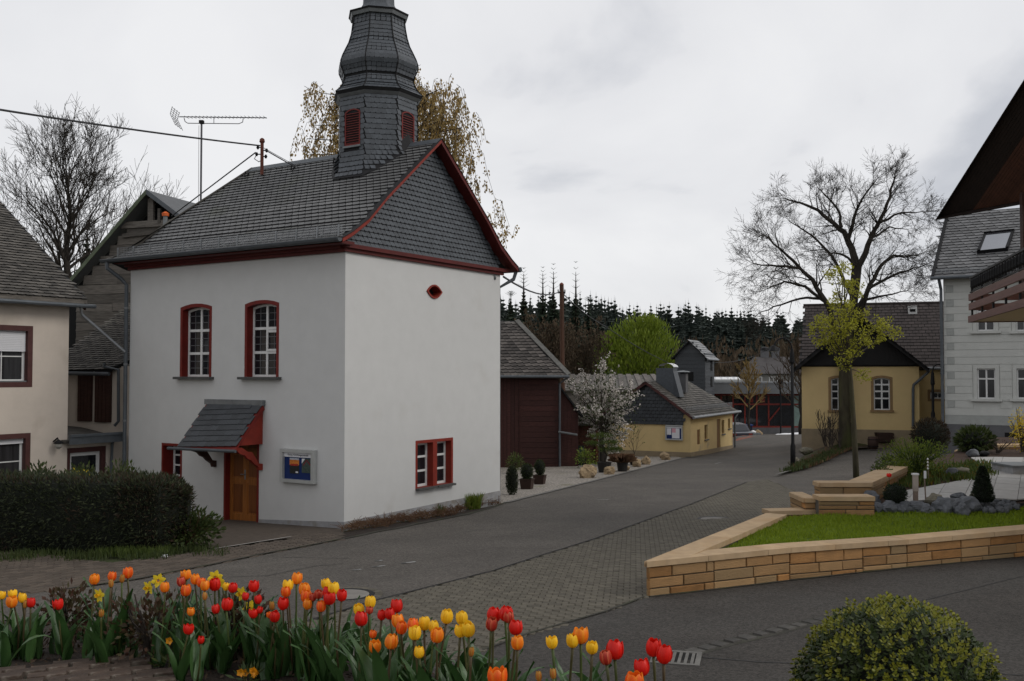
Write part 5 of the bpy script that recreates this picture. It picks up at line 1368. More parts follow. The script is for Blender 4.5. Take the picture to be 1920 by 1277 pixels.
def limb(mb, tips, px, Y, r0, r1, dep=(0, 0), lv=2, n=8, L=1.6, rmin=.012, up=.05):
    # a main limb through photograph pixels at about depth Y, with side branches
    P = []; k = len(px)
    for i, (a, b) in enumerate(px): P.append(pt(a, b, Y + dep[0] + (dep[1] - dep[0]) * i / (k - 1) + U(-.12, .12)))
    rad = [r0 + (r1 - r0) * i / (k - 1) for i in range(k)]
    Q = []; RR = []
    for i in range(k - 1):
        for j in range(3): f = j / 3; Q.append(P[i].lerp(P[i + 1], f) + (rv(.05) if j else Vector())); RR.append(rad[i] + (rad[i + 1] - rad[i]) * f)
    Q.append(P[-1]); RR.append(rad[-1]); mb.tube(Q, RR, 7, caps=False)
    for j in range(n):
        f = U(.22, 1) if j else 1.0; i = min(len(Q) - 2, int(f * (len(Q) - 1))); d = (Q[i + 1] - Q[i]).normalized(); s = d.cross(rv()).normalized(); a = U(.5, 1.1) if j else .2
        branches(mb, Q[i + 1], d * math.cos(a) + s * math.sin(a), L * U(.6, 1.2) * (1.0 - .45 * f), max(rmin, min(.04, RR[i] * .36)), lv, tips, up, .3, 4, (3, 5), (.45, 1.0), (.5, .75), rmin)

def linden():
    base = pt(1585, 836, 45.0)
    t = thing('linden_tree', 'large bare linden with spreading crooked limbs in front of the ochre schoolhouse', 'tree', (base.x, base.y, base.z), 0)
    zero = Vector((base.x, base.y, 0)); Y = 45.0
    tr = MB(); tr.tube([pt(1587, 850, Y) - zero, pt(1586, 828, Y) - zero, pt(1584, 790, Y) - zero, pt(1583, 715, Y) - zero, pt(1587, 650, Y) - zero, pt(1597, 590, Y) - zero], [.42, .31, .265, .245, .26, .2], 12)
    for i, v in enumerate(tr.v): tr.v[i] = tuple(Vector(v) + rv(.025))
    tr.build('trunk', M['bark_moss'], t, True)
    mb = MB(); tips = []
    for px, r0, r1, dep, n, L in (
        ([(1585, 655), (1568, 620), (1549, 567), (1524, 525), (1500, 503), (1457, 499), (1413, 494)], .2, .03, (0, -1.0), 20, 2.0),
        ([(1500, 503), (1461, 465), (1432, 440)], .09, .03, (-.6, -1.4), 10, 1.5),
        ([(1549, 567), (1510, 537), (1471, 528), (1437, 542)], .1, .03, (-.3, .8), 12, 1.5),
        ([(1540, 560), (1500, 560), (1450, 575), (1420, 590)], .08, .02, (0, 1.6), 10, 1.4),
        ([(1597, 591), (1605, 499), (1597, 465), (1583, 435), (1563, 418), (1534, 394), (1500, 380), (1471, 372)], .24, .03, (0, .8), 20, 1.6),
        ([(1578, 426), (1573, 397), (1554, 372), (1534, 353)], .09, .025, (.4, 1.3), 12, 1.3),
        ([(1590, 450), (1602, 406), (1617, 372), (1646, 333)], .11, .025, (.3, -.8), 14, 1.4),
        ([(1597, 591), (1610, 499), (1627, 460), (1646, 421), (1663, 382), (1675, 343), (1681, 318)], .2, .025, (0, -.8), 20, 1.4),
        ([(1651, 416), (1690, 399), (1729, 397)], .08, .02, (-.5, -1.2), 10, 1.3),
        ([(1636, 445), (1668, 425), (1700, 430)], .07, .02, (-.3, .9), 8, 1.2),
        ([(1600, 610), (1617, 576), (1631, 533), (1651, 499), (1675, 479), (1699, 482), (1730, 474)], .17, .025, (0, 1.2), 18, 1.6),
        ([(1622, 562), (1660, 554), (1700, 545)], .08, .02, (.2, -1.0), 10, 1.4),
        ([(1605, 499), (1583, 479), (1563, 474), (1544, 489)], .08, .02, (0, -1.2), 9, 1.2),
        ([(1590, 640), (1600, 560), (1560, 480), (1520, 440), (1480, 415)], .14, .025, (0, 2.0), 16, 1.6),
        ([(1597, 600), (1630, 540), (1690, 510), (1725, 500)], .12, .025, (0, -1.8), 14, 1.5)):
        limb(mb, tips, px, Y, r0 * .85, r1 * .8, dep, 3, int(n * 1.05), L * .86, .0062, .03)
    mb.v = [tuple(Vector(v) - zero) for v in mb.v]
    mb.build('crown', M['bark'], t)
linden()
def bare_tree(px, py, Y, H, spread, label, group=None, r=.45, name='bare_tree', n=18, m='bark', lv=3, first=.28, mt=None, rmin=.016, up=.10, wig=.16):
    b = pt(px, py, Y); b.z = G(b.x, b.y); t = thing(name, label, 'tree', (b.x, b.y, b.z), 0, group)
    tr = MB(); pts = [Vector((U(-.1, .1) * i * .4, U(-.1, .1) * i * .4, b.z + H * .96 * i / 8)) for i in range(9)]; rad = [r * (1 - i / 8.6) + .02 for i in range(9)]
    tr.tube(pts, rad, 9); tr.build('trunk', M[m], t, True)
    mb = MB(); tips = []
    for j in range(n):
        f = first + (1 - first) * ((j + U(.1, .9)) / n) ** .9; i = min(7, int(f * 8)); p = pts[i].lerp(pts[i + 1], f * 8 - i); az = j * 2.4 + U(-.3, .3)
        el = .25 + .9 * f ** 1.3; L = spread * (1.15 - .75 * f) * U(.85, 1.1); rr = max(rmin * 2, rad[i] * .42)
        branches(mb, p, Vector((math.cos(az) * math.cos(el), math.sin(az) * math.cos(el), math.sin(el))), L, rr, lv, tips, up, wig, 5, (4, 6), (.4, .85), (.42, .62), rmin)
    mb.build('crown', M[mt or m], t); return t, tips
bare_tree(118, 700, 48, 14.4, 5.4, 'tall bare tree with an upswept fan of branches behind the cream house', None, .38, n=44, rmin=.0105, first=.46, wig=.3)
# brown and leafless trees by the far junction
bare_tree(1405, 808, 80, 5.4, 1.9, 'slender young tree with few ochre leaves before the glazed hall', None, .1, 'young_tree', 14, 'bark', 2, .35, 'birch', .03)
bare_tree(1503, 808, 72, 6.0, 2.6, 'bushy pollarded tree with ochre twigs left of the schoolhouse', None, .2, 'pollard_tree', 22, 'bark', 2, .25, 'larch', .03)

def birch():
    b = pt(760, 870, 38); t = thing('birch_tree', 'tall birch with drooping ochre spring leaves behind the bell turret', 'tree', (b.x, b.y, -3.9), 0)
    z0 = Vector((b.x, b.y, 0))
    tr = MB(); a, c, e = pt(750, 700, 38) - z0, pt(755, 400, 38) - z0, pt(770, 200, 38) - z0
    tr.tube([Vector((a.x, a.y, -4)), a, c, e], [.3, .24, .16, .05], 9); tr.build('trunk', M['bark'], t, True)
    mb = MB(); lf = MB()
    ends = [(650, 165), (610, 200), (590, 235), (575, 260), (580, 290), (640, 235), (620, 285), (690, 150), (815, 175), (850, 205), (865, 240), (845, 270), (870, 300), (885, 345), (905, 390), (925, 430), (820, 230), (830, 310), (800, 190), (860, 350), (760, 150), (880, 400), (650, 300), (830, 165), (860, 225), (605, 175), (630, 190), (890, 430), (850, 380)]
    for (px, py) in ends:
        Y = 38 + U(-1.6, 1.6); tip = pt(px, py, Y) - z0; st = tr_pt = Vector((0, 0, 0)); f = max(0, min(1, (tip.z - 1.5 - c.z) / (e.z - c.z)))
        st = c.lerp(e, f * .9) if tip.z > c.z + 1 else a.lerp(c, .75)
        mid = st.lerp(tip, .55) + Vector((0, 0, .7)); mb.tube([st, mid, tip], [.07, .04, .015], 4, caps=False)
        for k in range(44):
            q = mid.lerp(tip, U(-.35, 1.1)) + Vector((U(-.75, .75), U(-.7, .7), U(-.25, .4))); L = U(.4, 1.3); dd = Vector((U(-.5, .5), U(-.4, .4), -1)).normalized()
            mb.tube([q, q + Vector((dd.x, dd.y, -.2)) * L * .4, q + dd * L], [.012, .008, .006], 3, caps=False)
            for _ in range(16):
                s = q + dd * L * U(0, 1) + rv(.10); leaf(lf, s, Vector((U(-.6, .6), U(-.6, .6), -1)), U(.05, .085), U(.09, .15))
    mb.build('limb', M['bark'], t, kind='stuff'); lf.build('foliage', M['birch'], t, kind='stuff')
birch()
def conifer_mesh(mb, p, H, rb, whorls, per, tone=True, bare=.05, lead=.0):
    for i in range(whorls):
        f = i / whorls; z = H * (bare + (1 - bare) * f); rr = rb * (1 - f) ** .9 * U(.72, 1.2) + .03
        for k in range(per):
            a = 2 * PI * (k + U(-.5, .5)) / per + i * 1.3; r = rr * U(.5, 1.2); c, s = math.cos(a), math.sin(a)
            dz = r * U(-.55, .05); w = r * U(.2, .36)
            o = p + Vector((0, 0, z)); m = o + Vector((c * r * .6, s * r * .6, dz * .35)); e = o + Vector((c * r, s * r, dz)); x = Vector((-s, c, 0)) * w
            mb.add([o, m + x * .9 + Vector((0, 0, -.12 * r)), e, m - x * .9 + Vector((0, 0, -.12 * r)), o - Vector((0, 0, min(H / whorls * 1.9, r * .9 + .1))), m - Vector((0, 0, min(H / whorls * U(.8, 1.8), r * .6)))], [(0, 1, 2), (0, 2, 3), (0, 4, 5, 2)], R())
    for x in (Vector((1, 0, 0)), Vector((0, 1, 0))): mb.add([p + Vector((0, 0, H * .6)) - x * H * .012, p + Vector((0, 0, H * .6)) + x * H * .012, p + Vector((0, 0, H * 1.02))], [(0, 1, 2)], R())
    if lead: mb.tube([p + Vector((0, 0, H * .97)), p + Vector((0, 0, H + lead))], [.05, .012], 3)
def forest():
    mb = MB(); spots = []
    for row, (Y, H) in enumerate(((122, 8.5), (129, 10), (138, 12.5), (150, 14), (164, 15), (178, 15.5), (194, 16), (212, 16.2), (232, 16.4))):
        x = -150
        while x < 190:
            X = x + U(-1.2, 1.2); yy = Y + U(-6, 6); x += U(.9, 1.8) if row < 4 else U(1.0, 1.9)
            if abs(X / yy) > .8: continue
            if yy > 5 and X / yy < -.02 and X / yy > -.36: continue       # hidden behind the chapel
            spots.append((X, yy, H * (U(.6, 1.05) if row < 4 else U(.86, 1.06)) * (1 + .13 * mnoise.noise(Vector((X * .06, yy * .02, 5))))))
    for X, yy, H in spots:
        z = G(X, yy)
        px = 960 + F * X / yy
        drop = 1.0 - .33 * ss((px - 1060) / 480)       # the skyline falls towards the schoolhouse
        conifer_mesh(mb, Vector((X, yy, z)), H * drop, H * U(.19, .27), 22, 7) if yy < 160 else conifer_mesh(mb, Vector((X, yy, z)), H * drop, H * U(.22, .32), 18, 6)
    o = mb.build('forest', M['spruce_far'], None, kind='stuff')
    br = MB()
    for i in range(130):
        yy = U(114, 150); X = yy * U(-.03, .34); z = G(X, yy); H = U(6, 10)
        for k in range(60): 
            d = rv(); p = Vector((X, yy, z + H * .55)) + Vector((d.x * 2.2, d.y * 2.0, d.z * H * .5)); leaf(br, p, Vector((d.x * .6, d.y * .6, 1)), U(.25, .5), U(.7, 1.3))
    br.build('bare_undergrowth', M['larch'], None, kind='stuff')
forest()
LAB = ['dark spruce nearest the chapel wall, rising over the shed roof', 'spruce with a thin bare leader, second from the chapel wall', 'spruce with a spindly crooked leader beside the wooden pole', 'spruce with a tall whorled leader just past the wooden pole', 'dense dark spruce left of the bright green willow', 'short dark spruce behind the bright green willow', 'thin topped spruce between the pole and the shed roof', 'dark spruce behind the bare tree, lower of the pair', 'dark spruce behind the bare tree, taller of the pair']
for i, (px, top, Y, rb, lead) in enumerate(((958, 552, 84, 2.6, .3), (982, 522, 80, 2.3, 1.2), (1038, 520, 82, 2.5, 1.6), (1080, 524, 84, 2.8, 2.2), (1104, 562, 90, 3.2, .3), (1122, 590, 92, 3.0, .4), (1018, 522, 86, 2.2, 1.4), (55, 455, 62, 2.3, .3), (160, 425, 66, 2.6, .4))):
    b = pt(px, 700, Y); tz = pt(px, top, Y)[2]; z = G(b.x, b.y)
    t = thing('spruce_tree', LAB[i], 'tree', (b.x, b.y, z), 0, 'spruces behind the sheds')
    H = tz - z
    MB().tube([(0, 0, z), (0, 0, z + H * .9), (0, 0, z + H + lead * .3)], [.25, .08, .015], 6).build('trunk', M['bark'], t)
    mb = MB(); conifer_mesh(mb, Vector((0, 0, z)), H - lead * .5, rb * 1.05, 46, 10)
    for k in range(6):                 # sparse whorls under the leader
        zz = z + H - lead * .6 + k * lead * .25
        for a in range(4): 
            an = a * 1.57 + k; l = .5 - k * .06; mb.tube([Vector((0, 0, zz)), Vector((math.cos(an) * l, math.sin(an) * l, zz + l * .6))], [.02, .008], 3, caps=False)
    mb.build('crown', M['spruce'], t, kind='stuff')
# brown leafless thicket under the spruces
def thicket(name, label, cat, px, py0, py1, wpx, Y, n, m, mw, sz):
    b = pt(px, py1, Y); t = thing(name, label, cat, (b.x, b.y, b.z), 0); hz = pt(px, py0, Y)[2] - b.z; w = wpx / F * Y / 2
    mb = MB(); tips = []
    for i in range(n): branches(mb, Vector((U(-w, w) * .7, U(-.8, .8), b.z)), Vector((U(-.3, .3), U(-.3, .3), 1)), hz * U(.45, .75), .05, 2, tips, .12, .15, 4, (4, 6), (.3, .6), (.45, .6), .014)
    mb.build('twig', M[mw], t, kind='stuff')
    if m:
        lf = MB()
        for p, d in tips:
            for k in range(3): leaf(lf, p + rv(.2), d + rv(.5), sz * U(.6, 1), sz * U(1, 1.8))
        lf.build('foliage', M[m], t, kind='stuff')
thicket('bare_thicket', 'brown leafless thicket of tall stems behind the shed roof', 'bush', 1015, 628, 740, 150, 66, 44, 'larch', 'larch', .16)
thicket('bare_thicket', 'dark brown leafless thicket below the spruces beside the willow', 'bush', 1095, 640, 760, 90, 72, 26, 'larch', 'larch', .16)
def willow():
    b = pt(1195, 770, 84); t = thing('willow_tree', 'bright yellow green willow in young leaf behind the ochre cottage', 'tree', (b.x, b.y, b.z), 0)
    MB().tube([(0, 0, b.z - .5), (.1, 0, b.z + 2), (0, .1, b.z + 3.5)], [.4, .3, .1], 8).build('trunk', M['bark'], t)
    lf = MB(); c = pt(1195, 668, 84); cz = c.z
    lob = [(-2.0, -.6, .1, 1.7), (-.9, .5, 1.3, 1.7), (.3, 0, 2.0, 1.5), (1.5, .4, 1.4, 1.6), (2.1, -.4, .1, 1.6), (.6, -1.2, .2, 1.9), (-1.0, -1.2, -.6, 1.8), (1.2, -.8, -1.2, 1.9), (-2.1, 0, -1.4, 1.7), (0, 0, -.4, 2.2), (1.0, 0, 2.4, 1.0), (-1.9, 0, 1.0, 1.1)]
    for (x, y, z, r) in lob:
        for k in range(620):
            d = rv().normalized(); p = Vector((x, y, cz + z)) + d * r * U(.55, 1.06); 
            leaf(lf, p, Vector((d.x * .5, d.y * .5, .9)) + rv(.4), U(.07, .14), U(.25, .55))
    lf.build('foliage', M['willow'], t, kind='stuff')
    mb = MB()
    for (x, y, z, r) in lob: mb.tube([(0, 0, b.z + 2.2), (x * .6, y * .6, cz + z * .4), (x, y, cz + z + r * .6)], [.12, .06, .02], 4, caps=False)
    mb.build('limb', M['bark'], t, kind='stuff')
willow()
def blossom():
    b = pt(1130, 868, 42.5); t = thing('blossom_tree', 'small tree covered in white blossom beside the red brown shed', 'tree', (b.x, b.y, b.z), 0); z0 = Vector((b.x, b.y, 0))
    mb = MB(); bl = MB(); gr = MB()
    MB().tube([(0, 0, b.z), (-.05, 0, b.z + .8), (.05, 0, b.z + 1.7)], [.12, .10, .06], 7).build('trunk', M['bark'], t)
    o = Vector((0, 0, b.z + 1.3))
    for i, (px, py) in enumerate([(1070, 715), (1080, 740), (1095, 705), (1110, 730), (1130, 690), (1133, 678), (1145, 715), (1160, 735), (1180, 735), (1188, 742), (1170, 770), (1150, 765), (1125, 760), (1100, 770), (1085, 790), (1140, 800), (1165, 795), (1150, 830), (1158, 845), (1120, 800), (1105, 750), (1135, 730), (1075, 765), (1118, 775), (1145, 785), (1130, 820), (1145, 840), (1110, 790), (1160, 815), (1090, 730), (1120, 715), (1150, 750), (1165, 755)]):
        tip = pt(px, py, 42.5 + U(-1.0, 1.0)) - z0; mid = o.lerp(tip, .5) + Vector((0, 0, .25)) + rv(.15); mb.tube([o, mid, tip], [.04, .025, .008], 4, caps=False)
        for k in range(11):
            s = mid.lerp(tip, U(-.5, 1)); e = s + (tip - mid).normalized() * U(.3, .8) + rv(.35); mb.tube([s, e], [.01, .005], 3, caps=False)
            for q in range(12):
                p = s.lerp(e, R()) + rv(.05)
                for _ in range(2): leaf(bl, p, rv(), U(.05, .08), U(.05, .09))
            for q in range(9): leaf(gr, s.lerp(e, R()) + rv(.25), rv(), .05, .11)
    mb.build('limb', M['twig'], t, kind='stuff'); bl.build('blossom', M['blossom'], t, kind='stuff'); gr.build('foliage', M['weed'], t, kind='stuff')
blossom()
def maple():
    b = pt(1605, 895, 33.5); t = thing('young_maple', 'slim young maple in yellow green bloom in front of the bare linden', 'tree', (b.x, b.y, b.z - .15), 0); z0 = Vector((b.x, b.y, 0)); Y = 33.5
    MB().tube([pt(x, y, Y) - z0 for x, y in ((1606, 905), (1604, 860), (1601, 800), (1596, 720), (1590, 660), (1584, 600), (1583, 520))], [.11, .10, .09, .075, .06, .04, .015], 8).build('trunk', M['bark_moss'], t, True)
    mb = MB(); lf = MB()
    C = [(1582, 505), (1570, 520), (1597, 525), (1560, 512), (1605, 545), (1578, 550), (1565, 570), (1598, 575), (1545, 600), (1530, 620), (1555, 620), (1580, 595), (1600, 605), (1575, 625), (1615, 625), (1640, 615), (1660, 618), (1672, 622), (1650, 635), (1625, 640), (1590, 640), (1560, 640), (1540, 632), (1570, 655), (1600, 655), (1585, 668), (1545, 645), (1533, 605), (1612, 590), (1585, 570), (1590, 535), (1655, 605), (1585, 690), (1618, 704), (1570, 590), (1590, 615)]
    stem = lambda py: pt(1584 + (py - 600) * .06, min(py + 60, 690), Y) - z0
    for px, py in C:
        c = pt(px, py, Y + U(-.9, .9)) - z0; s = stem(py); mb.tube([s, s.lerp(c, .6) + Vector((0, 0, .05)), c], [.022, .014, .006], 4, caps=False)
        for k in range(9):
            q = c + Vector((U(-.24, .24), U(-.24, .24), U(-.18, .18)))
            mb.tube([c, q], [.006, .004], 3, caps=False)
            for j in range(16):
                d = rv(); leaf(lf, q + d * .08, d, U(.035, .06), U(.06, .10))
    mb.build('limb', M['twig'], t, kind='stuff'); lf.build('foliage', M['maple'], t, kind='stuff')
maple()
def clump(mb, c, rx, ry, rz, n, w, l, up=.3, shell=.5):
    for i in range(n):
        d = rv().normalized(); k = U(shell, 1.0); p = Vector((c[0] + d.x * rx * k, c[1] + d.y * ry * k, c[2] + d.z * rz * k))
        leaf(mb, p, d + Vector((0, 0, up)) + rv(.5), U(.7, 1.2) * w, U(.7, 1.3) * l)
def shrub(name, label, cat, p, rx, rz, m, n, w, l, group=None, core=True, stems=0, up=.3, ry=None, mstem='twig'):
    t = thing(name, label, cat, p, 0, group); z = p[2]; ry = ry or rx
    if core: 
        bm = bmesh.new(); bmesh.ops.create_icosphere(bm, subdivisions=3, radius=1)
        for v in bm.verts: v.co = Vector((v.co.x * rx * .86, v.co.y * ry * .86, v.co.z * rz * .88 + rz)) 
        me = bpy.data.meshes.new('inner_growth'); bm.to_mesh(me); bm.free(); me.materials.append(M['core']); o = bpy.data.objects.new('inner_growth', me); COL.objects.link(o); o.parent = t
    mb = MB(); clump(mb, (0, 0, z + rz), rx, ry, rz, n, w, l, up, .8 if core else .2); mb.build('foliage', M[m], t, kind='stuff')
    if stems:
        sb = MB(); 
        for i in range(stems): a = U(0, 6.28); k = U(.3, .95); sb.tube([(U(-.05, .05), U(-.05, .05), z), (math.cos(a) * rx * k * .5, math.sin(a) * ry * k * .5, z + rz * .9), (math.cos(a) * rx * k, math.sin(a) * ry * k, z + rz * U(1.2, 2.0))], [.012, .009, .004], 4, caps=False)
        sb.build('stem', M[mstem], t, kind='stuff')
    return t

def hedge():
    # clipped dark hedge with a rounded end in front of the cream house
    f0, f1 = gp(0, 1038), gp(300, 1040); zt = pt(150, 897, f0.y + .4)[2]
    t = thing('hedge', 'long clipped dark yew hedge with a rounded end in front of the cream house', 'hedge', (f1.x, f1.y, G(f1.x, f1.y)), 0)
    z0 = G(f1.x, f1.y)
    x1 = pt(340, 950, 17.9)[0] - f1.x; x0 = -9.0; d = 1.5
    sl = (f0.y - f1.y) / (f0.x - f1.x)
    def surf_p(u, a):       # u along, a around the section: 0 front foot .. 1 back foot
        return u, a
    mb = MB(); lf = MB(); bl = MB()
    secs = [(0.12, 0), (.03, .35), (-.02, .8), (.0, 1.15), (.08, 1.36), (.3, 1.42), (1.1, 1.42), (1.4, 1.2), (1.5, .5), (1.45, 0)]
    H = zt - z0; k = H / 1.42
    n = 26; rows = []
    for i in range(n + 1):
        x = x0 + (x1 - x0) * i / n; e = max(0, (x - (x1 - .75)) / .75); s = math.sqrt(max(0.0, 1 - e * e)) if e > 0 else 1.0; s = max(s, .12)
        rows.append([(x, sl * x + .75 + (yy - .75) * s, z0 + (zz * k - .62 * H) * (.35 + .65 * s) + .62 * H - (0 if zz > .2 else (1 - s) * .0)) for yy, zz in secs])
    for i in range(n):
        for j in range(len(secs) - 1): mb.add([rows[i][j], rows[i + 1][j], rows[i + 1][j + 1], rows[i][j + 1]], [(0, 1, 2, 3)])
    mb.add(rows[-1], [tuple(range(len(secs)))])
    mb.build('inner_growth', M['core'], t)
    for q in range(26000):
        i = random.randrange(n); j = random.randrange(len(secs) - 1); a, b = R(), R()
        if q % 9 == 0: i = n - 1 - random.randrange(3)
        P = [Vector(rows[i][j]), Vector(rows[i + 1][j]), Vector(rows[i + 1][j + 1]), Vector(rows[i][j + 1])]
        p = (P[0] * (1 - a) + P[1] * a) * (1 - b) + (P[3] * (1 - a) + P[2] * a) * b
        if p.x < -5 and R() < .5: continue
        nn = (P[1] - P[0]).cross(P[3] - P[0]); nn = nn.normalized() if nn.length > 1e-6 else Vector((0, -1, 0))
        if nn.y > 0 and j < 4: nn = -nn
        if j in (4, 5) and nn.z < 0: nn = -nn
        w = mnoise.noise(Vector((p.x * 1.3, p.y, p.z * 1.5)))
        tgt = bl if (w > .18 or p.x > x1 - .7 or j == 4) and R() < .5 else lf
        leaf(tgt, p + nn * U(-.04, .05), nn + rv(.9) + Vector((0, 0, .25)), U(.012, .03), U(.06, .13))
    lf.build('foliage', M['hedge'], t, kind='stuff'); bl.build('foliage', M['hedge_brown'], t, kind='stuff')
hedge()
for i, (px, py, r, m, lab) in enumerate(((150, 893, .32, 'weed', 'leafy shrub with yellow flowers poking above the clipped hedge'), (225, 890, .40, 'weed', 'grey green shrub topping the clipped hedge below the drainpipe'), (75, 893, .3, 'weed', 'thin leafy shrub above the clipped hedge under the cream house lamp'))):
    p = pt(px, py + 18, 19.6); shrub('garden_shrub', lab, 'shrub', (p.x, p.y, p.z - .45), r, .45, m, 520, .05, .1, None, False, 9, .6)
    if i == 0:
        t2 = [o for o in bpy.data.objects if o.get('label') == lab][0]; mb = MB(); 
        for k in range(80): d = rv(); leaf(mb, Vector((d.x * .25, d.y * .2, p.z + .18 + d.z * .15)), rv(), .05, .07)
        mb.build('blossom', M['yellowfl'], t2, kind='stuff')
p = gp(352, 1028); shrub('weed_bush', 'tangled weedy bush at the rounded end of the clipped hedge', 'bush', (p.x, p.y, G(p.x, p.y)), .62, .36, 'weed', 1500, .05, .1, None, False, 30, .4, .5, 'dry')
def tufts(name, pts, n, h, m, w=.012, spread=.25, kind='stuff', hz=None):
    mb = MB()
    for i in range(n):
        c = random.choice(pts); k = len(c) > 3
        x, y = c[0] + U(-1, 1) * spread * (c[3] if k else 1), c[1] + U(-1, 1) * spread * (c[4] if k else 1); z = (hz(x, y) if hz else G(x, y)); hh = h * U(.5, 1.2); a = U(0, 6.28); l = U(.1, .6) * hh
        d = Vector((math.cos(a) * l, math.sin(a) * l, hh)); s = Vector((-math.sin(a), math.cos(a), 0)) * w / 2; p = Vector((x, y, z))
        mb.add([p - s, p + s, p + d * .6 + s * .7 + Vector((0, 0, .1 * hh)), p + d, p + d * .6 - s * .7 + Vector((0, 0, .1 * hh))], [(0, 1, 2, 3, 4)], R())
    o = mb.build(name, m, None, kind=kind); return o
L_ = []
for px in range(0, 400, 12): q = gp(px, 1042 + 8 * math.sin(px * .05) - (0 if px < 230 else (px - 230) * .05)); L_.append((q.x, q.y, 0))
tufts('grass_verge', L_, 2400, .12, M['weed'], .014, .30)
L_ = [tuple(gp(px, py)) for px, py in ((230, 1040), (260, 1042), (290, 1040), (210, 1040))]
tufts('grass_verge', L_, 900, .16, M['green'], .014, .3)
q = gp(884, 954); tufts('grass_tuft', [(q.x, q.y, 0)], 420, .36, M['fresh'], .016, .22)
q = gp(826, 966); tufts('grass_tuft', [(q.x, q.y, 0)], 50, .25, M['green'], .014, .07)
L_ = [tuple(gp(px, 992 - (px - 650) * .158 + U(-3, 6))) for px in range(655, 870, 6)] + [tuple(gp(px, 950 - (px - 900) * .13)) for px in (900, 915, 930)]
def dry_stalks():
    mb = MB()
    for i in range(1500):
        c = random.choice(L_); p = Vector((c[0] + U(-.15, .15), c[1] + U(-.2, .1), G(c[0], c[1]) + U(0, .1))); d = rv(); d.z = abs(d.z) * .6; L = U(.12, .4)
        mb.tube([p, p + d * L * .5 + Vector((0, 0, .03)), p + d * L], [.006, .005, .003], 3, caps=False, tone=R())
    mb.build('dry_stalks', M['dry'], None, kind='stuff')
dry_stalks()
ORD = ['', 'first', 'second', 'third', 'fourth', 'fifth', 'sixth', 'seventh', 'eighth', 'ninth', 'tenth', 'eleventh', 'twelfth', 'thirteenth', 'fourteenth', 'fifteenth', 'sixteenth', 'seventeenth', 'eighteenth', 'nineteenth']
for _a, _b in (('twenty', 'twentieth'), ('thirty', 'thirtieth'), ('forty', 'fortieth')): ORD += [_b] + [_a + '-' + q for q in ORD[1:10]]
# ---------------------------------------------------------------- poles, lamps, wires, aerial
def street_lamp(px, py, top, Y, label, sgn, arm, r=.055):
    b = pt(px, py, Y); zt = pt(px, top, Y)[2]; t = thing('street_lamp', label, 'street lamp', (b.x, b.y, b.z), 0, 'black street lamps along the street')
    MB().lathe([(r * 1.9, b.z - .3), (r * 1.8, b.z + .9), (r * 1.2, b.z + 1.0), (r * 1.1, b.z + 2.4), (r, zt - arm)], 10).build('post', M['iron'], t, True)
    MB().lathe([(r * 1.7, zt - arm - .55), (r * 1.9, zt - arm - .5), (r * 1.5, zt - arm - .2), (r, zt - arm)], 10).build('collar', M['iron'], t)
    pts = [(sgn * arm * .85 * (1 - math.cos(PI * i / 10 * .93)), 0, zt - arm + arm * math.sin(PI * i / 10 * .93)) for i in range(11)]
    MB().tube(pts, r * .55, 6).build('arm', M['iron'], t)
    e = pts[-1]; MB().lathe([(.02, e[2] + .06), (.1, e[2] + .02), (.2, e[2] - .14), (.21, e[2] - .17)], 12, (e[0], 0)).build('lamp_hood', M['iron'], t)
    MB().lathe([(.15, e[2] - .14), (.13, e[2] - .2), (.02, e[2] - .22)], 12, (e[0], 0)).build('lamp_glass', mat('frosted_lamp_glass', (.35, .35, .33), .3, .05, 5, 0), t)
street_lamp(1487, 880, 634, 38.6, 'tall black street lamp with an arched arm left of the schoolhouse', -1, .42)
street_lamp(1750, 815, 683, 42.5, 'black street lamp with an arched arm before the grey house downpipe', 1, .32, .05)
def thin_post():
    b = pt(1464, 824, 76); zt = pt(1462, 720, 76)[2]; t = thing('street_lamp', 'slim dark lamp post on the kerb island before the glazed hall', 'street lamp', (b.x, b.y, b.z), 0, 'black street lamps along the street')
    MB().tube([(0, 0, b.z - .2), (0, 0, zt)], .06, 6).build('post', M['iron'], t); MB().lathe([(.06, zt), (.2, zt + .1), (.2, zt + .25), (.05, zt + .4)], 8).build('lamp_head', M['iron'], t)
thin_post()
def pole():
    b = pt(1056, 860, 52); zt = pt(1053, 534, 52)[2]; x = pt(1053, 534, 52)[0] - b.x
    t = thing('utility_pole', 'weathered wooden utility pole with cables above the red brown shed', 'pole', (b.x, b.y, b.z), 0)
    MB().tube([(0, 0, b.z - .3), (x, 0, zt)], [.14, .11], 8).build('pole', M['rustwood'], t)
    MB().lathe([(.13, zt), (.08, zt + .08), (.02, zt + .12)], 8, (x, 0)).build('pole_cap', M['rust'], t)
    MB().box(x - .2, x + .2, -.06, .06, zt - .45, zt - .36).build('bracket', M['iron'], t)
    for s in (-.18, .18): MB().lathe([(.03, zt - .36), (.045, zt - .3), (.03, zt - .24)], 8, (x + s, 0)).build('insulator', M['upvc'], t)
M['rustwood'] = mat('brown_pole_wood', (.07, .035, .022), .9, .3, 5, .3, stretch=(1, 1, .2))
pole()
def wire(label, pts, r=.018, sag=0.0):
    P = [Vector(p) for p in pts]; Q = []
    for a, b in zip(P[:-1], P[1:]):
        n = 10
        for i in range(n): f = i / n; q = a.lerp(b, f); q.z -= sag * 4 * f * (1 - f) * (b - a).length; Q.append(q)
    Q.append(P[-1]); o = MB().tube(Q, r, 5).build('cable', M['cable'])
    tag(o, label, 'cable', 'overhead cables')
M['cable'] = mat('cable', (.03, .03, .032), .6, 0, 3, 0)
rm = pt(491, 262, 25.9)
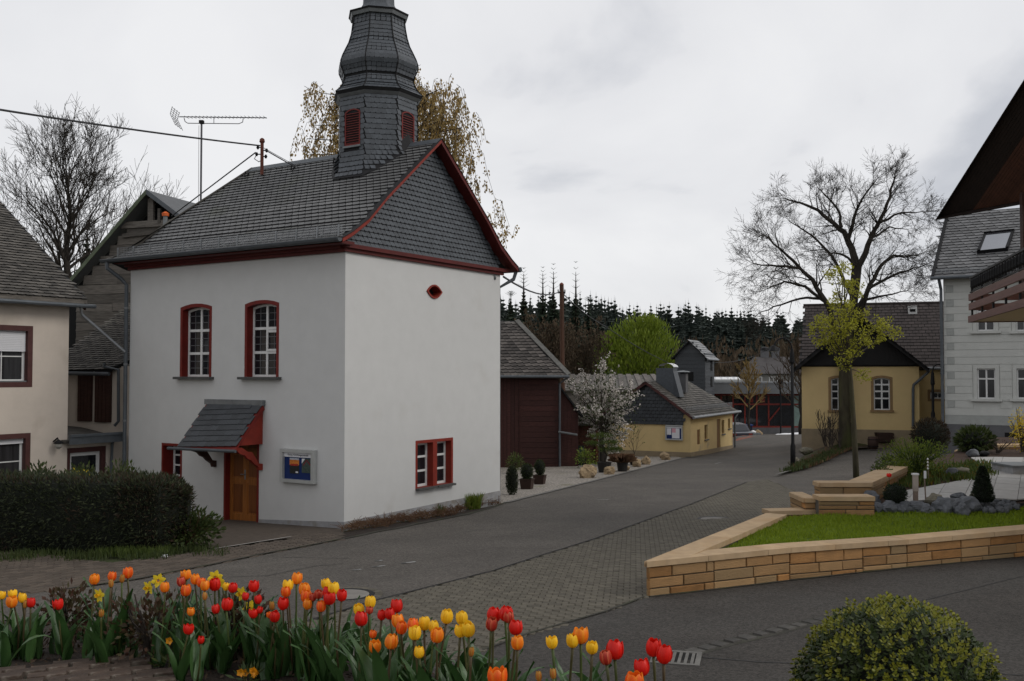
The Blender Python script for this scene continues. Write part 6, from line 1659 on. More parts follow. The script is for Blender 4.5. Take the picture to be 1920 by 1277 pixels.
def roof_mast():
    b = pt(491, 324, 26.0); t = thing('roof_mast', 'rusty red power mast with insulators on the chapel ridge', 'mast', (b.x, b.y, b.z), 0)
    zt = pt(491, 268, 26.0)[2]; zb2 = b.z - .05
    MB().tube([(0, 0, zb2), (0, 0, zt)], .045, 8).build('pole', M['rust'], t)
    MB().lathe([(.05, zt), (.075, zt + .03), (.06, zt + .1), (.02, zt + .13)], 10).build('pole_cap', M['rust'], t)
    for s, z in ((-.11, zt - .12), (.12, zt - .2), (-.14, zt - .3), (.1, zt - .36)): MB().tube([(0, 0, z), (s, 0, z)], .015, 5).lathe([(.02, z - .05), (.045, z), (.02, z + .05)], 8, (s, 0)).build('insulator', M['iron'], t)
    MB().tube([(-.14, 0, zt - .3), (-.2, 0, zt - .42), (-.08, 0, zt - .5), (0, 0, zt - .45)], .012, 5).build('cable_loop', M['cable'], t)
roof_mast()
wire('thick overhead cable sagging in from beyond the cream house to the ridge mast', [pt(-60, 196, 17), pt(487, 273, 25.9)], .022, .004)
wire('stay cable from the ridge mast down to the old barn', [pt(479, 286, 25.9), pt(322, 405, 29.5)], .018)
wire('short stay from the ridge mast down to the roof near the bell turret', [pt(497, 281, 25.95), pt(553, 313, 25.3)], .016)
wire('thin stay wire beside the ridge mast ending on the slates', [pt(494, 277, 26), pt(562, 315, 25.2)], .008)
wire('cable from the chapel eave to the wooden pole and on past the bright green willow', [pt(944, 519, 26.3), pt(1051, 546, 52), pt(1135, 612, 66), pt(1262, 684, 78)], .028, .012)
wire('thin cable slung from the ochre cottage chimney to the slate tower and far house', [pt(1340, 680, 76), pt(1420, 665, 84), pt(1500, 600, 70)], .02, .02)
wire('thin cable through the bare linden to the pale grey house', [pt(1640, 516, 46), pt(1700, 512, 44), pt(1768, 482, 41)], .016)
def aerial():
    Y = 27.6; b = pt(376, 382, Y); q = lambda x, y: Vector(pt(x, y, Y)) - Vector((b.x, b.y, 0))
    t = thing('tv_aerial', 'long television aerial on a thin mast above the chapel hip', 'aerial', (b.x, b.y, b.z - .6), 0)
    MB().tube([q(376, 430), q(378, 229)], .03, 6).build('mast', M['galvdark'], t)
    MB().tube([q(336, 219), q(500, 221)], .014, 6).build('boom', M['galvdark'], t)
    MB().tube([q(345, 221), q(347, 228), q(352, 231), q(448, 232), q(455, 229), q(456, 222)], .012, 5).build('lower_boom', M['galvdark'], t)
    MB().tube([q(401, 221), q(401, 232)], .01, 5).build('strut', M['galvdark'], t)
    for k in range(22):
        p = q(350 + k * 7, 220); a = U(.12, .17); MB().tube([p + Vector((-.02, -a, 0)), p + Vector((.02, a, 0))], .006, 4).build('director', M['galvdark'], t)
    for s in (0, 1):
        e = q(330, 205) if s == 0 else q(336, 240); c = q(326, 219); f = MB()
        for k in range(4): o = Vector((0, -.3 + k * .2, 0)); f.tube([c + o, e + o], .008, 4)
        for k in range(4): m = c.lerp(e, (k + .5) / 4); f.tube([m + Vector((0, -.32, 0)), m + Vector((0, .32, 0))], .006, 4)
        f.build('reflector', M['galvdark'], t, kind='stuff')
    MB().box(q(378, 229).x - .06, q(378, 229).x + .06, -.06, .06, q(378, 232).z, q(378, 226).z).build('clamp', M['iron'], t)
    MB().tube([q(373, 235), q(372, 380)], .006, 4).build('aerial_lead', M['cable'], t)
M['galvdark'] = mat('dull_grey_aerial_metal', (.09, .09, .10), .5, .1, 3, 0, metal=.3)
aerial()

# ---------------------------------------------------------------- gravel yard: pots, shrubs, stones
def rock(name, label, cat, px, py, wpx, hpx, m, group, Y=None, smooth=False, seed=0, dz=0.0, squash=.8):
    if Y: p = pt(px, py + hpx / 2, Y)
    else: p = gp(px, py + hpx / 2)
    w = wpx / F * p.y / 2; h = hpx / F * p.y
    bm = bmesh.new(); bmesh.ops.create_icosphere(bm, subdivisions=3, radius=1)
    for v in bm.verts:
        n = mnoise.noise(v.co * 1.1 + Vector((seed * 7.3, seed, 0))) * .38 + mnoise.noise(v.co * 2.7 + Vector((seed, 3.1, seed))) * .2
        c = v.co * (1 + n); c = Vector([round(q * 3.2) / 3.2 * .45 + q * .55 for q in c])
        v.co = Vector((c.x * w, c.y * w * squash, c.z * h * .62 + h * .42))
    me = bpy.data.meshes.new(name); bm.to_mesh(me); bm.free(); me.materials.append(m)
    if smooth: me.polygons.foreach_set('use_smooth', [True] * len(me.polygons))
    o = bpy.data.objects.new(name, me); COL.objects.link(o); o.location = (p.x, p.y, (p.z if Y else G(p.x, p.y)) + dz); o.rotation_euler = (0, 0, U(-.3, .3)); tag(o, label, cat, group); return o
for i, (px, py, w, h, lab) in enumerate(((1103, 884, 34, 24, 'largest tan quarry stone at the road edge, in front of the green barrel'), (1142, 882, 21, 15, 'tan quarry stone in front of the black tub with the small pine'), (1170, 877, 19, 10, 'flat brown quarry stone in front of the tub of brown grass'), (1194, 868, 17, 15, 'upright pale quarry stone in front of the sapling pot'), (1211, 864, 17, 14, 'pale quarry stone between the sapling pot and the ochre cottage'), (1246, 856, 19, 13, 'orange tan quarry stone nearest the ochre cottage wall'))):
    rock('boulder', lab, 'boulder', px, py, w, h, M['boulder'], 'quarry stones along the road edge', seed=i + 1)
def pot(label, px, py, wpx, hpx, plant, m='terra', square=True, group='potted plants in the gravel yard', cat='potted plant'):
    p = gp(px, py); k = p.y / F; w, h = wpx * k, hpx * k; z = G(p.x, p.y)
    t = thing('potted_plant', label, cat, (p.x, p.y, z), U(-.3, .3), group)
    n = 4 if square else 16; r = w / 2 * (1.35 if square else 1)
    b = MB(); prof = [(r * .8, z), (r, z + h), (r * 1.06, z + h), (r * 1.06, z + h * 1.08), (r * .9, z + h * 1.08), (r * .88, z + h * .9)]
    b.lathe(prof, n); b = b.build('pot', M[m], t)
    if square: b.rotation_euler = (0, 0, PI / 4)
    MB().lathe([(r * .86, z + h * .9), (.01, z + h * .93)], n, closed=False).build('potting_soil', M['soil'], t)
    plant(t, z + h, w, k)
def ball(m, hp, wp, nl=900, lw=.02, ll=.035):
    def f(t, z, w, k):
        rx, rz = wp * k / 2, hp * k / 2
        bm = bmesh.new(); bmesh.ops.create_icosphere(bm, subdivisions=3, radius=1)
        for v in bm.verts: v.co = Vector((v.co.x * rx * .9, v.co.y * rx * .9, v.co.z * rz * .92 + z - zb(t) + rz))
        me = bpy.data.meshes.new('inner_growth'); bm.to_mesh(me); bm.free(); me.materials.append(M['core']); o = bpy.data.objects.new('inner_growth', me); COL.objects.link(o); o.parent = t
        mb = MB(); clump(mb, (0, 0, z + rz), rx, rx, rz, nl, lw, ll, .3, .86); mb.build('foliage', M[m], t, kind='stuff')
    return f
pot('square brown planter with a clipped green ball, nearer the chapel corner', 988, 917, 24, 18, ball('box', 30, 24))
pot('square brown planter with a clipped green ball, nearer the red brown shed', 1012, 908, 22, 16, ball('box', 30, 20))
def bonsai(t, z, w, k):
    MB().tube([(0, 0, z), (.08, 0, z + .3), (-.05, 0, z + .6), (-.12, 0, z + .95)], [.06, .05, .04, .02], 6).build('stem', M['bark'], t)
    mb = MB(); 
    for c in ((-.15, 0, 1.0, .34), (.25, 0, .75, .28), (-.4, 0, .72, .26), (.05, 0, .5, .25), (.42, 0, .5, .2)): clump(mb, (c[0], c[1], z + c[2]), c[3] * 1.4, c[3], c[3] * .4, 420, .02, .09, .8, .1)
    mb.build('foliage', M['green'], t, kind='stuff')
pot('round black tub with a small cloud pruned pine', 1133, 886, 26, 18, bonsai, 'plastic_black', False)
def brown_grass(t, z, w, k):
    mb = MB()
    for i in range(900): a = U(0, 6.28); l = U(.1, .5); p = Vector((U(-.15, .15), U(-.15, .15), z)); d = Vector((math.cos(a) * l, math.sin(a) * l, U(.15, .45))); s = Vector((-math.sin(a), math.cos(a), 0)) * .008; mb.add([p - s, p + s, p + d * .6 + s + Vector((0, 0, .08)), p + d - Vector((0, 0, .1))], [(0, 1, 2, 3)], R())
    mb.build('foliage', M['dry'], t, kind='stuff')
pot('round black tub with a mop of brown grass', 1167, 884, 21, 16, brown_grass, 'plastic_black', False)
def sapling(t, z, w, k):
    mb = MB(); tips = []; branches(mb, Vector((0, 0, z)), Vector((.02, 0, 1)), .9, .025, 2, tips, .12, .15, 4, (5, 6), (.4, .8), (.6, .8), .006); mb.build('stem', M['twig'], t)
    lf = MB()
    for p, d in tips:
        for q in range(2): leaf(lf, p + rv(.05), rv(), .05, .08)
    lf.build('foliage', M['green'], t, kind='stuff')
pot('low dark pot with a thin sapling before the ochre wall', 1191, 872, 22, 8, sapling, 'plastic_black', False)
p = gp(960, 928); k = p.y / F
shrub('column_shrub', 'narrow green columnar shrub at the chapel corner', 'shrub', (p.x, p.y, G(p.x, p.y)), .16, .42, 'hedge', 1500, .02, .06, None, True)
p = gp(966, 888); shrub('garden_shrub', 'low feathery green shrub against the shed wall by the planters', 'shrub', (p.x, p.y, G(p.x, p.y)), .34, .4, 'green', 800, .025, .08, None, False, 14)
p = gp(1098, 878); shrub('garden_shrub', 'loose shrub with orange green young leaves behind the largest quarry stone', 'shrub', (p.x, p.y, G(p.x, p.y)), .5, .42, 'fresh', 420, .05, .09, None, False, 22)
p = gp(1050, 871); tufts('weed_patch', [(p.x, p.y, 0), (p.x + .8, p.y, 0), (p.x - .6, p.y, 0)], 500, .22, M['grass'], .02, .5)
for px, lab, r in ((1215, 'low dark green shrub under the ochre cottage wall, farther from the road', .75), (1243, 'low dark green shrub under the ochre cottage notice case', .6)):
    p = gp(px, 852); shrub('low_shrub', lab, 'shrub', (p.x, p.y, G(p.x, p.y)), r, .22, 'weed', 800, .06, .1, None, True, ry=.35)
def barrel():
    p = gp(1083, 872); z = G(p.x, p.y); t = thing('rain_barrel', 'dark green plastic rain barrel at the lean-to corner', 'barrel', (p.x, p.y, z), 0); m = mat('green_plastic', (.012, .03, .018), .5, .1, 5, 0)
    MB().lathe([(.26, z), (.29, z + .25), (.3, z + .5), (.27, z + .78)], 18).build('barrel_body', m, t, True)
    MB().lathe([(.29, z + .78), (.29, z + .82), (.02, z + .84)], 18).build('lid', m, t)
    for q in (.25, .52): MB().lathe([(.295, z + q), (.312, z + q + .02), (.3, z + q + .04)], 18, closed=False).build('hoop', m, t)
barrel()
def cabinet():
    p = gp(1162, 852); z = G(p.x, p.y); zt = pt(1162, 808, p.y)[2]; t = thing('utility_cabinet', 'pale grey electricity cabinet beside the ochre cottage', 'cabinet', (p.x, p.y, z), -.3); m = mat('pale_grey_cabinet', (.42, .43, .44), .6, .05, 3, 0)
    MB().box(-.35, .45, 0, .4, z, zt).build('cabinet_body', m, t); MB().box(-.38, .48, -.03, .43, zt, zt + .05).build('roof', m, t)
    for a in (-.33, .06): d = MB().box(a, a + .36, -.02, -.001, z + .1, zt - .04).build('door', m, t); MB().box(a + .29, a + .32, -.05, -.021, z + .6, z + .75).build('handle', M['iron'], d)
cabinet()
# ---------------------------------------------------------------- far junction
def far_things():
    b = pt(1388, 820, 81); z = b.z; t = thing('container', 'dark blue open topped container before the glazed hall', 'container', (b.x, b.y, z), -.1); m = mat('dark_blue_paint', (.012, .022, .055), .5, .15, 2, 0); m2 = mat('blue_rim', (.03, .06, .2), .5, .1, 2, 0)
    c = MB(); o = [(-.75, -.5), (.75, -.5), (.75, .5), (-.75, .5)]; q = [(x * 1.2, y * 1.15) for x, y in o]
    for i in range(4): j = (i + 1) % 4; c.add([(o[i][0], o[i][1], z), (o[j][0], o[j][1], z), (q[j][0], q[j][1], z + 1.0), (q[i][0], q[i][1], z + 1.0)], [(0, 1, 2, 3)])
    c.build('container_body', m, t)
    r = MB()
    for i in range(4): j = (i + 1) % 4; r.beam((*q[i], z + 1.0), (*q[j], z + 1.0), .12, .1)
    r.build('rim', m2, t, kind='stuff'); MB().box(-.85, .85, -.5, .5, z + .85, z + .9).build('filling', M['soil'], t)
    b = pt(1412, 820, 79); t = thing('crate', 'grey crate with a white bag beside the blue container', 'crate', (b.x, b.y, b.z), .1); MB().box(-.5, .5, -.3, .3, b.z, b.z + .35).build('crate_body', M['zinc'], t)
    for i in range(3): MB().box(-.52, .52, -.33, -.301, b.z + .02 + i * .12, b.z + .11 + i * .12).build('slat', M['zinc'], t)
    MB().lathe([(.2, b.z + .35), (.25, b.z + .45), (.05, b.z + .55)], 10, (0, 0)).build('bag', M['white_sheet'], t, True)
    rock('sand_heap', 'tan heap of sand by the glazed hall wall', 'heap', 1420, 812, 18, 10, M['boulder'], None, 82, True, 5)
    rock('sand_heap', 'small tan heap beside the blue container', 'heap', 1402, 814, 12, 7, M['boulder'], None, 82, True, 6)
    b = pt(1492, 822, 74)
    bm = bmesh.new(); bmesh.ops.create_grid(bm, x_segments=24, y_segments=12, size=1)
    for v in bm.verts:
        e = max(abs(v.co.x), abs(v.co.y)); v.co = Vector((v.co.x * 1.7, v.co.y * .9, (1 - e ** 4) * (.30 + .15 * mnoise.noise(v.co * 2.5))))
    me = bpy.data.meshes.new('tarpaulin'); bm.to_mesh(me); bm.free(); me.materials.append(M['white_sheet']); me.polygons.foreach_set('use_smooth', [True] * len(me.polygons)); o = bpy.data.objects.new('tarpaulin', me); COL.objects.link(o); o.location = (b.x, b.y, b.z + .05); tag(o, 'crumpled white tarpaulin on the kerb island beyond the street lamp', 'tarpaulin')
    # kerb islands
    def kerb(pts, Y0): 
        mb = MB(); P = [pt(*p) for p in pts]
        for a, c in zip(P[:-1], P[1:]): mb.beam((a.x, a.y, a.z), (c.x, c.y, c.z), .25, .25)
        mb.build('kerb', M['kerb'], None, kind='structure')
    kerb([(1376, 823, 78), (1420, 821, 79), (1462, 817, 80)], 78); kerb([(1436, 828, 70), (1450, 830, 70), (1505, 829, 70)], 70)
    # parked car nose showing past the cottage
    c = pt(1371, 828, 70); z = c.z - .05; t = thing('parked_car', 'dark parked car just showing past the ochre cottage corner', 'car', (c.x, c.y, z), .2); m = mat('dark_car_paint', (.02, .02, .03), .25, .1, 2, 0, spec=.6)
    prof = [(-1.9, .35), (-1.9, .75), (-1.5, .85), (-.9, 1.3), (.4, 1.38), (1.1, .95), (1.8, .85), (1.95, .6), (1.9, .35)]
    MB().prism([(-.75, y, z + h) for y, h in prof], (1.5, 0, 0)).build('body', m, t)
    MB().prism([(-.76, y, z + h) for y, h in ((-1.2, .92), (-.8, 1.22), (.35, 1.3), (.95, .95))], (1.52, 0, 0)).build('window', M['glass'], t)
    MB().add([(-.65, -1.51, z + .88), (.65, -1.51, z + .88), (.55, -.93, z + 1.29), (-.55, -.93, z + 1.29)], [(0, 1, 2, 3)]).build('rear_window', M['glass'], t)
    for x in (-.7, .55):
        for y in (-1.2, 1.2):
            w = MB(); w.tube([(x, y, z + .3), (x + .18, y, z + .3)], .3, 14); w.build('wheel', M['iron'], t)
    for x in (-.7, .45): MB().box(x, x + .25, -1.93, -1.9, z + .6, z + .72).build('tail_light', M['glassred'], t)
far_things()

# ---------------------------------------------------------------- mound under the linden
def mound():
    P = [g2(1458, 894), g2(1475, 889), g2(1530, 877), g2(1590, 862), g2(1640, 847), (18.4, 48), (13.5, 45.6), g2(1500, 868), g2(1478, 880)]
    P[4] = (pt(1640, 846, 44.5).x, 44.5)
    c = Vector((sum(p[0] for p in P) / 9, sum(p[1] for p in P) / 9))
    def hf(x, y):
        d = 9e9
        for i in range(len(P)):
            a, b = Vector(P[i]), Vector(P[(i + 1) % len(P)]); q = Vector((x, y)); t_ = max(0, min(1, (q - a).dot(b - a) / max(1e-9, (b - a).length_squared))); d = min(d, (q - a.lerp(b, t_)).length)
        return G(x, y) + .62 * ss(d / 1.7) + .06
    o = sheet('mound', P, M['moundsoil'], 0, .5, hf)
    mb = MB(); pts = [P[0], P[1], P[2], P[3], P[4]]
    strip('kerb_line', pts, .12, M['kerb'], .10)
    t = []
    for i in range(90):
        f = R(); a = Vector(P[0]).lerp(Vector(P[3]), f); q = a.lerp(c, U(.05, .6)); t.append((q.x, q.y, 0))
    tufts('ground_cover', t, 1500, .2, M['weed'], .04, .3, hz=hf); tufts('ground_cover', t[:40], 900, .16, M['dry'], .03, .4, hz=hf)
    for i, (px, py, w, h, lab) in enumerate(((1490, 872, 22, 13, 'tan stone edging the mound beside the street lamp'), (1512, 858, 26, 12, 'pale stone on the mound, second from the street lamp'), (1532, 852, 24, 13, 'pale stone on the mound, highest of the edging stones'))): rock('edging_stone', lab, 'stone', px, py, w, h, M['mossstone'], 'stones edging the linden mound', None, seed=i + 20, dz=.1)
M['moundsoil'] = mat('leafy_mound_soil', (.05, .035, .022), .95, .4, 3, .6, 20, patch=((.045, .055, .015), .9, .45, .65))
M['mossstone'] = mat('mossy_pale_stone', (.16, .145, .11), .9, .3, 3, .6, 14, patch=((.06, .065, .03), 2, .5, .7))
mound()
def trough(label, px, py, w, h, Y, name='planter'):
    b = pt(px, py, Y); k = Y / F; t = thing(name, label, 'planter', (b.x, b.y, b.z), 0, 'dark wooden planters by the schoolhouse')
    a, c = w * k / 2, h * k; z = b.z
    MB().hexa([(-a * .7, -.3, z), (a * .7, -.3, z), (a * .7, .3, z), (-a * .7, .3, z), (-a, -.38, z + c), (a, -.38, z + c), (a, .38, z + c), (-a, .38, z + c)]).build('planter_body', M['terra'], t)
    MB().box(-a * .9, a * .9, -.33, .33, z + c - .05, z + c + .004).build('potting_soil', M['soil'], t)
    for i in range(3): MB().box(-a * 1.02, a * 1.02, -.40, -.375, z + c * (.1 + i * .3), z + c * (.34 + i * .3)).build('plank', M['terra'], t)
trough('long dark planter against the schoolhouse plinth', 1655, 829, 30, 18, 45.0); trough('dark planter nearest the grey house', 1695, 823, 24, 14, 45.2)
def keg():
    b = pt(1637, 842, 43.5); k = 43.5 / F; z = b.z; r = 9.5 * k; h = 23 * k
    t = thing('wooden_keg', 'dark wooden half barrel standing in front of the long planter', 'barrel', (b.x, b.y, z), 0)
    MB().lathe([(r * .85, z), (r * 1.02, z + h * .45), (r, z + h * .75), (r * .86, z + h)], 14).build('staves', M['terra'], t, True)
    for q in (.2, .75): MB().lathe([(r * 1.03, z + h * q), (r * 1.05, z + h * (q + .06))], 14, closed=False).build('hoop', M['iron'], t)
keg()
p = pt(1745, 850, 36); shrub('brown_bush', 'rounded brown green bush before the grey house downpipe', 'bush', (p.x, p.y, p.z), .62, .62, 'hedge_brown', 2400, .03, .12, None, True, 20)
p = pt(1563, 848, 44); thicket('thorn_bush', 'thin leafless bush on the mound against the ochre wall', 'bush', 1562, 778, 850, 36, 44.5, 6, None, 'twig', .1)

# ---------------------------------------------------------------- sandstone garden walls, lawn, terrace
def stone_wall(t, a, b, ztop, zbase, cop=.075, wd=.3, hang=.035, seed=1, mitre=0.0, m0=0.0):
    # a, b: plan ends of the face; ztop(s), zbase(s) along it. Irregular courses of separate stones, coping slabs on top
    rnd = random.Random(seed); a, b = Vector(a), Vector(b); L = (b - a).length; d = (b - a) / L; n = Vector((d.y, -d.x))     # outward to the right of a->b
    core = MB(); 
    q = lambda s, o, z: (a.x + d.x * s + n.x * o, a.y + d.y * s + n.y * o, z)
    core.hexa([q(0.01, -.02, zbase(0) - .3), q(L - .01 - mitre * .3, -.02, zbase(L) - .3), q(L - .01 - mitre - .1, -wd, zbase(L) - .3), q(.01 + m0, -wd, zbase(0) - .3), q(.01, -.02, ztop(0) - cop), q(L - .01 - mitre * .3, -.02, ztop(L) - cop), q(L - .01 - mitre - .1, -wd, ztop(L) - cop), q(.01 + m0, -wd, ztop(0) - cop)])
    core = core.build('wall_core', M['mortar'], t)
    s = 0.0
    while s < L - .02:                 # blocks of 0.6-1.2 m wide, each with its own course heights
        bw = min(rnd.uniform(.9, 1.7), L - s); bw = L - s if L - s - bw < .3 else bw
        z = ztop(s + bw / 2) - cop - .004; zend = min(zbase(s), zbase(s + bw)) - .12
        while z > zend:
            h = rnd.choice((.075, .11, .125, .14, .15, .17)); x = s
            while x < s + bw - .02:
                w = min(rnd.uniform(.34, .72) if h > .08 else rnd.uniform(.4, .8), s + bw - x); w = s + bw - x if s + bw - x - w < .12 else w
                g = .007; o = rnd.uniform(.002, .014); top = lambda e: z + (ztop(e) - ztop(s + bw / 2)) * 1.0
                x0, x1 = x + g, x + w - g; zz0, zz1 = z - h + g, z - g; c = .009
                f = lambda e, oo, v: q(e, oo, v + (ztop(e) - ztop(s + bw / 2)))
                mb = MB(); mb.add([f(x0, -.03, zz0), f(x1, -.03, zz0), f(x1, -.03, zz1), f(x0, -.03, zz1), f(x0, o - c, zz0), f(x1, o - c, zz0), f(x1, o - c, zz1), f(x0, o - c, zz1), f(x0 + c, o, zz0 + c), f(x1 - c, o + rnd.uniform(-.006, .006), zz0 + c), f(x1 - c, o, zz1 - c), f(x0 + c, o + rnd.uniform(-.006, .006), zz1 - c)],
                    [(8, 9, 10, 11), (4, 5, 9, 8), (5, 6, 10, 9), (6, 7, 11, 10), (7, 4, 8, 11), (0, 1, 5, 4), (1, 2, 6, 5), (2, 3, 7, 6), (3, 0, 4, 7)])
                mb.build('stone', M['sandstone'], t); x += w
            z -= h
        s += bw
    s = 0.0
    while s < L - .02:
        w = min(rnd.uniform(.8, 1.05), L - s); w = L - s if L - s - w < .3 else w
        mi = mitre * 1.15 if s + w > L - .02 else 0.0; mo = -.03 if mi else .003; n0 = m0 * 1.15 if s < .01 else 0.0; n1 = -.03 if n0 else .003
        MB().hexa([q(s + n1, hang, ztop(s) - cop), q(s + w - mo, hang, ztop(s + w) - cop), q(s + w - .003 - mi, -wd - hang, ztop(s + w) - cop), q(s + .003 + n0, -wd - hang, ztop(s) - cop), q(s + n1, hang, ztop(s)), q(s + w - mo, hang, ztop(s + w)), q(s + w - .003 - mi, -wd - hang, ztop(s + w)), q(s + .003 + n0, -wd - hang, ztop(s))]).build('coping_slab', M['coping'], t)
        s += w
    return core
lin = lambda z0, z1, L: (lambda s: z0 + (z1 - z0) * s / L)
def garden():
    A = gp(1214, 1119); A = Vector((A.x, A.y)); ZA = pt(1212, 1052, A.y).z
    B = Vector((pt(1480, 1030, 14.3).x, 14.3)); C = Vector((pt(1700, 1010, 15.3).x, 15.3)); D = Vector((9.9, 16.85))
    E_ = pt(1440, 962, 17.3); E_ = Vector((E_.x, E_.y)); Fq = pt(1538, 962, 17.45); Fq = Vector((Fq.x, Fq.y)); ZE = pt(1440, 962, 17.3).z
    t = thing('garden_wall', 'low sandstone garden wall with pale coping around the lawn', 'wall', (A.x, A.y, G(A.x, A.y)), 0)
    ox, oy = A.x, A.y; rel = lambda v: (v.x - ox, v.y - oy)
    def seg(a, b, z0, z1, seed, par=t, wd=.3, hang=.035, mitre=0.0, m0=0.0):
        L = (b - a).length; a_, b_ = Vector(rel(a)), Vector(rel(b)); dd = (b - a) / L
        stone_wall(par, a_, b_, lin(z0, z1, L), lambda s: G(a.x + dd.x * s, a.y + dd.y * s), .075, wd, hang, seed, mitre, m0)
    zB, zC, zD = pt(1480, 1026, 14.3).z, pt(1700, 1011, 15.3).z, -2.50
    seg(A, B, ZA, zB, 3, m0=.5); seg(B, C, zB, zC, 5); seg(C, D, zC, zD, 8)
    # street side, running away; outward side faces the street
    seg(E_, A, ZE, ZA - .003, 11, hang=.03, mitre=.5)
    seg(E_ + Vector((.1, .28)), Fq + Vector((0, .28)), ZE - .003, ZE - .003, 12)
    strip('moss_line', [tuple(A + Vector((-.02, .1))), tuple(A + Vector((.03, -.03))), tuple(B + Vector((.02, -.035))), tuple(C + Vector((.02, -.035))), tuple(D)], .07, M['moss_dirt'], .012, .02)
    lawn = [A + Vector((.35, .2)), E_ + Vector((.2, -.2)), Fq + Vector((.0, -.02)), Vector((6.4, 17.75)), Vector((7.4, 18.05)), Vector((9.0, 18.5)), Vector((10.8, 18.9)), D + Vector((.5, .5)), D + Vector((-.1, .15)), C + Vector((-.1, .15)), B + Vector((-.05, .15))]
    lz = lambda x, y: -2.60 + .14 * ss((y - 13.3 - (x - 1.76) * .43) / 3.0) + .01 * math.sin(x * 3 + y)
    sheet('lawn', [tuple(p) for p in lawn], mat('lawn_soil', (.07, .11, .012), .95, .3, 6, .3), 0, .5, lz)
    g = MB(); lp = [tuple(p) for p in lawn]
    n = 0
    while n < 30000:
        x, y = U(1.9, 10.6), U(13.2, 19)
        if not inside((x, y), lp): continue
        if abs(x / y) > .55: n += 1; continue
        n += 1; h = U(.02, .05) * (1.25 + .5 * mnoise.noise(Vector((x * 2, y * 2, 0)))); a = U(0, 6.28); z = lz(x, y); s = Vector((math.cos(a), math.sin(a), 0)) * .008; d = Vector((U(-.02, .02), U(-.02, .02), h)); p = Vector((x, y, z))
        g.add([p - s, p + s, p + d], [(0, 1, 2)], R())
    g.build('grass', M['grass'], None, kind='stuff')
    # stepped wall
    sw = thing('stepped_wall', 'stepped sandstone wall blocks with pale coping beside the garden path', 'wall', (A.x, A.y, G(5.5, 17.5)), 0)
    def block(px0, px1, ytop, Y, depth, zbot, seed, dy=0):
        a, b = pt(px0, ytop, Y), pt(px1, ytop, Y + dy); a2, b2 = Vector((a.x, a.y)), Vector((b.x, b.y)); L = (b2 - a2).length
        stone_wall(sw, rel(a2), rel(b2), lin(a.z, b.z, L), lambda s: zbot, .075, depth, .035, seed=seed)
        d = (b2 - a2).normalized(); p = a2 + Vector((-d.y, d.x)) * depth
        return a2, p, a.z
    a1 = block(1535, 1640, 931, 17.5, .34, -2.62, 31)
    a0 = block(1509, 1533, 934, 17.75, .9, -3.0, 32)
    a2 = block(1537, 1634, 905, 18.35, .34, -2.5, 33)
    # long coping running away along the side street
    P0, P1 = pt(1593, 902, 18.65), pt(1664, 873, 21.6); v0, v1 = Vector((P0.x, P0.y)), Vector((P1.x, P1.y))
    stone_wall(sw, rel(v1), rel(v0), lin(P1.z, P0.z, (v1 - v0).length), lambda s: -3.0, .075, .38, .035, seed=34)
    nv = (v1 - v0).normalized(); nv = Vector((nv.y, -nv.x)) * .395
    stone_wall(sw, rel(v0 + nv), rel(v1 + nv), lin(P0.z - .085, P1.z - .085, (v1 - v0).length), lambda s: -2.5, .01, .02, -.05, seed=36)
    # left return faces of the blocks
    for (aa, pp, z), sd in ((a0, 41), (a2, 42)):
        stone_wall(sw, rel(pp), rel(aa), lin(z - .004, z - .004, 1), lambda s: -3.0, .075, .2, .03, seed=sd)
    # terrace ground, path and planting bed
    TZ = lambda x, y: -2.40 + .043 * (y - 18)
    ter = [Vector((6.2, 18.6)), v0 + Vector((.35, 0)), v1 + Vector((.35, 0)), pt(1700, 867, 22.8).xy, pt(1796, 851, 26.6).xy, Vector((14.2, 30)), Vector((20, 30)), Vector((17, 18.0)), Vector((10.9, 18.9)), Vector((9.0, 18.5)), Vector((7.4, 18.3))]
    sheet('planting_bed', [tuple(p) for p in ter], M['soil2'], -.03, .7, TZ)
    pass
    pw = lambda px, py: (lambda a: tuple((a[0], a[1])))(next(pt(px, py, Y) for Y in [y * .05 for y in range(300, 800)] if pt(px, py, Y).z <= TZ(0, Y) + .02))
    path = [pw(1655, 927), pw(1690, 921), pw(1740, 912), pw(1790, 903), pw(1835, 894), pw(1866, 885), pw(1820, 858), pw(1860, 857), pw(1960, 858), pw(1990, 930), pw(1905, 937), pw(1850, 933), pw(1760, 935), pw(1700, 941)]
    garden_path(path, TZ)
    # low wall at the back of the bed
    bw = thing('back_garden_wall', 'low sandstone wall holding the bed in front of the grey house', 'wall', (A.x, A.y, -2.2), 0)
    Y = 27.0; pts = [(1796, 848), (1823, 842), (1838, 838), (1856, 834), (1985, 833)]
    for (p, q), sd in zip((((1801, 846), (1822, 842)), ((1838, 838), (1856, 834)), ((1857, 834), (1990, 833))), (51, 52, 53)):
        a, b = pt(*p, Y), pt(*q, Y); va, vb = Vector((a.x, a.y)), Vector((b.x, b.y)); stone_wall(bw, rel(va), rel(vb), lin(a.z, b.z, (vb - va).length), lambda s: -2.2, .07, .35, .03, seed=sd)
    return TZ
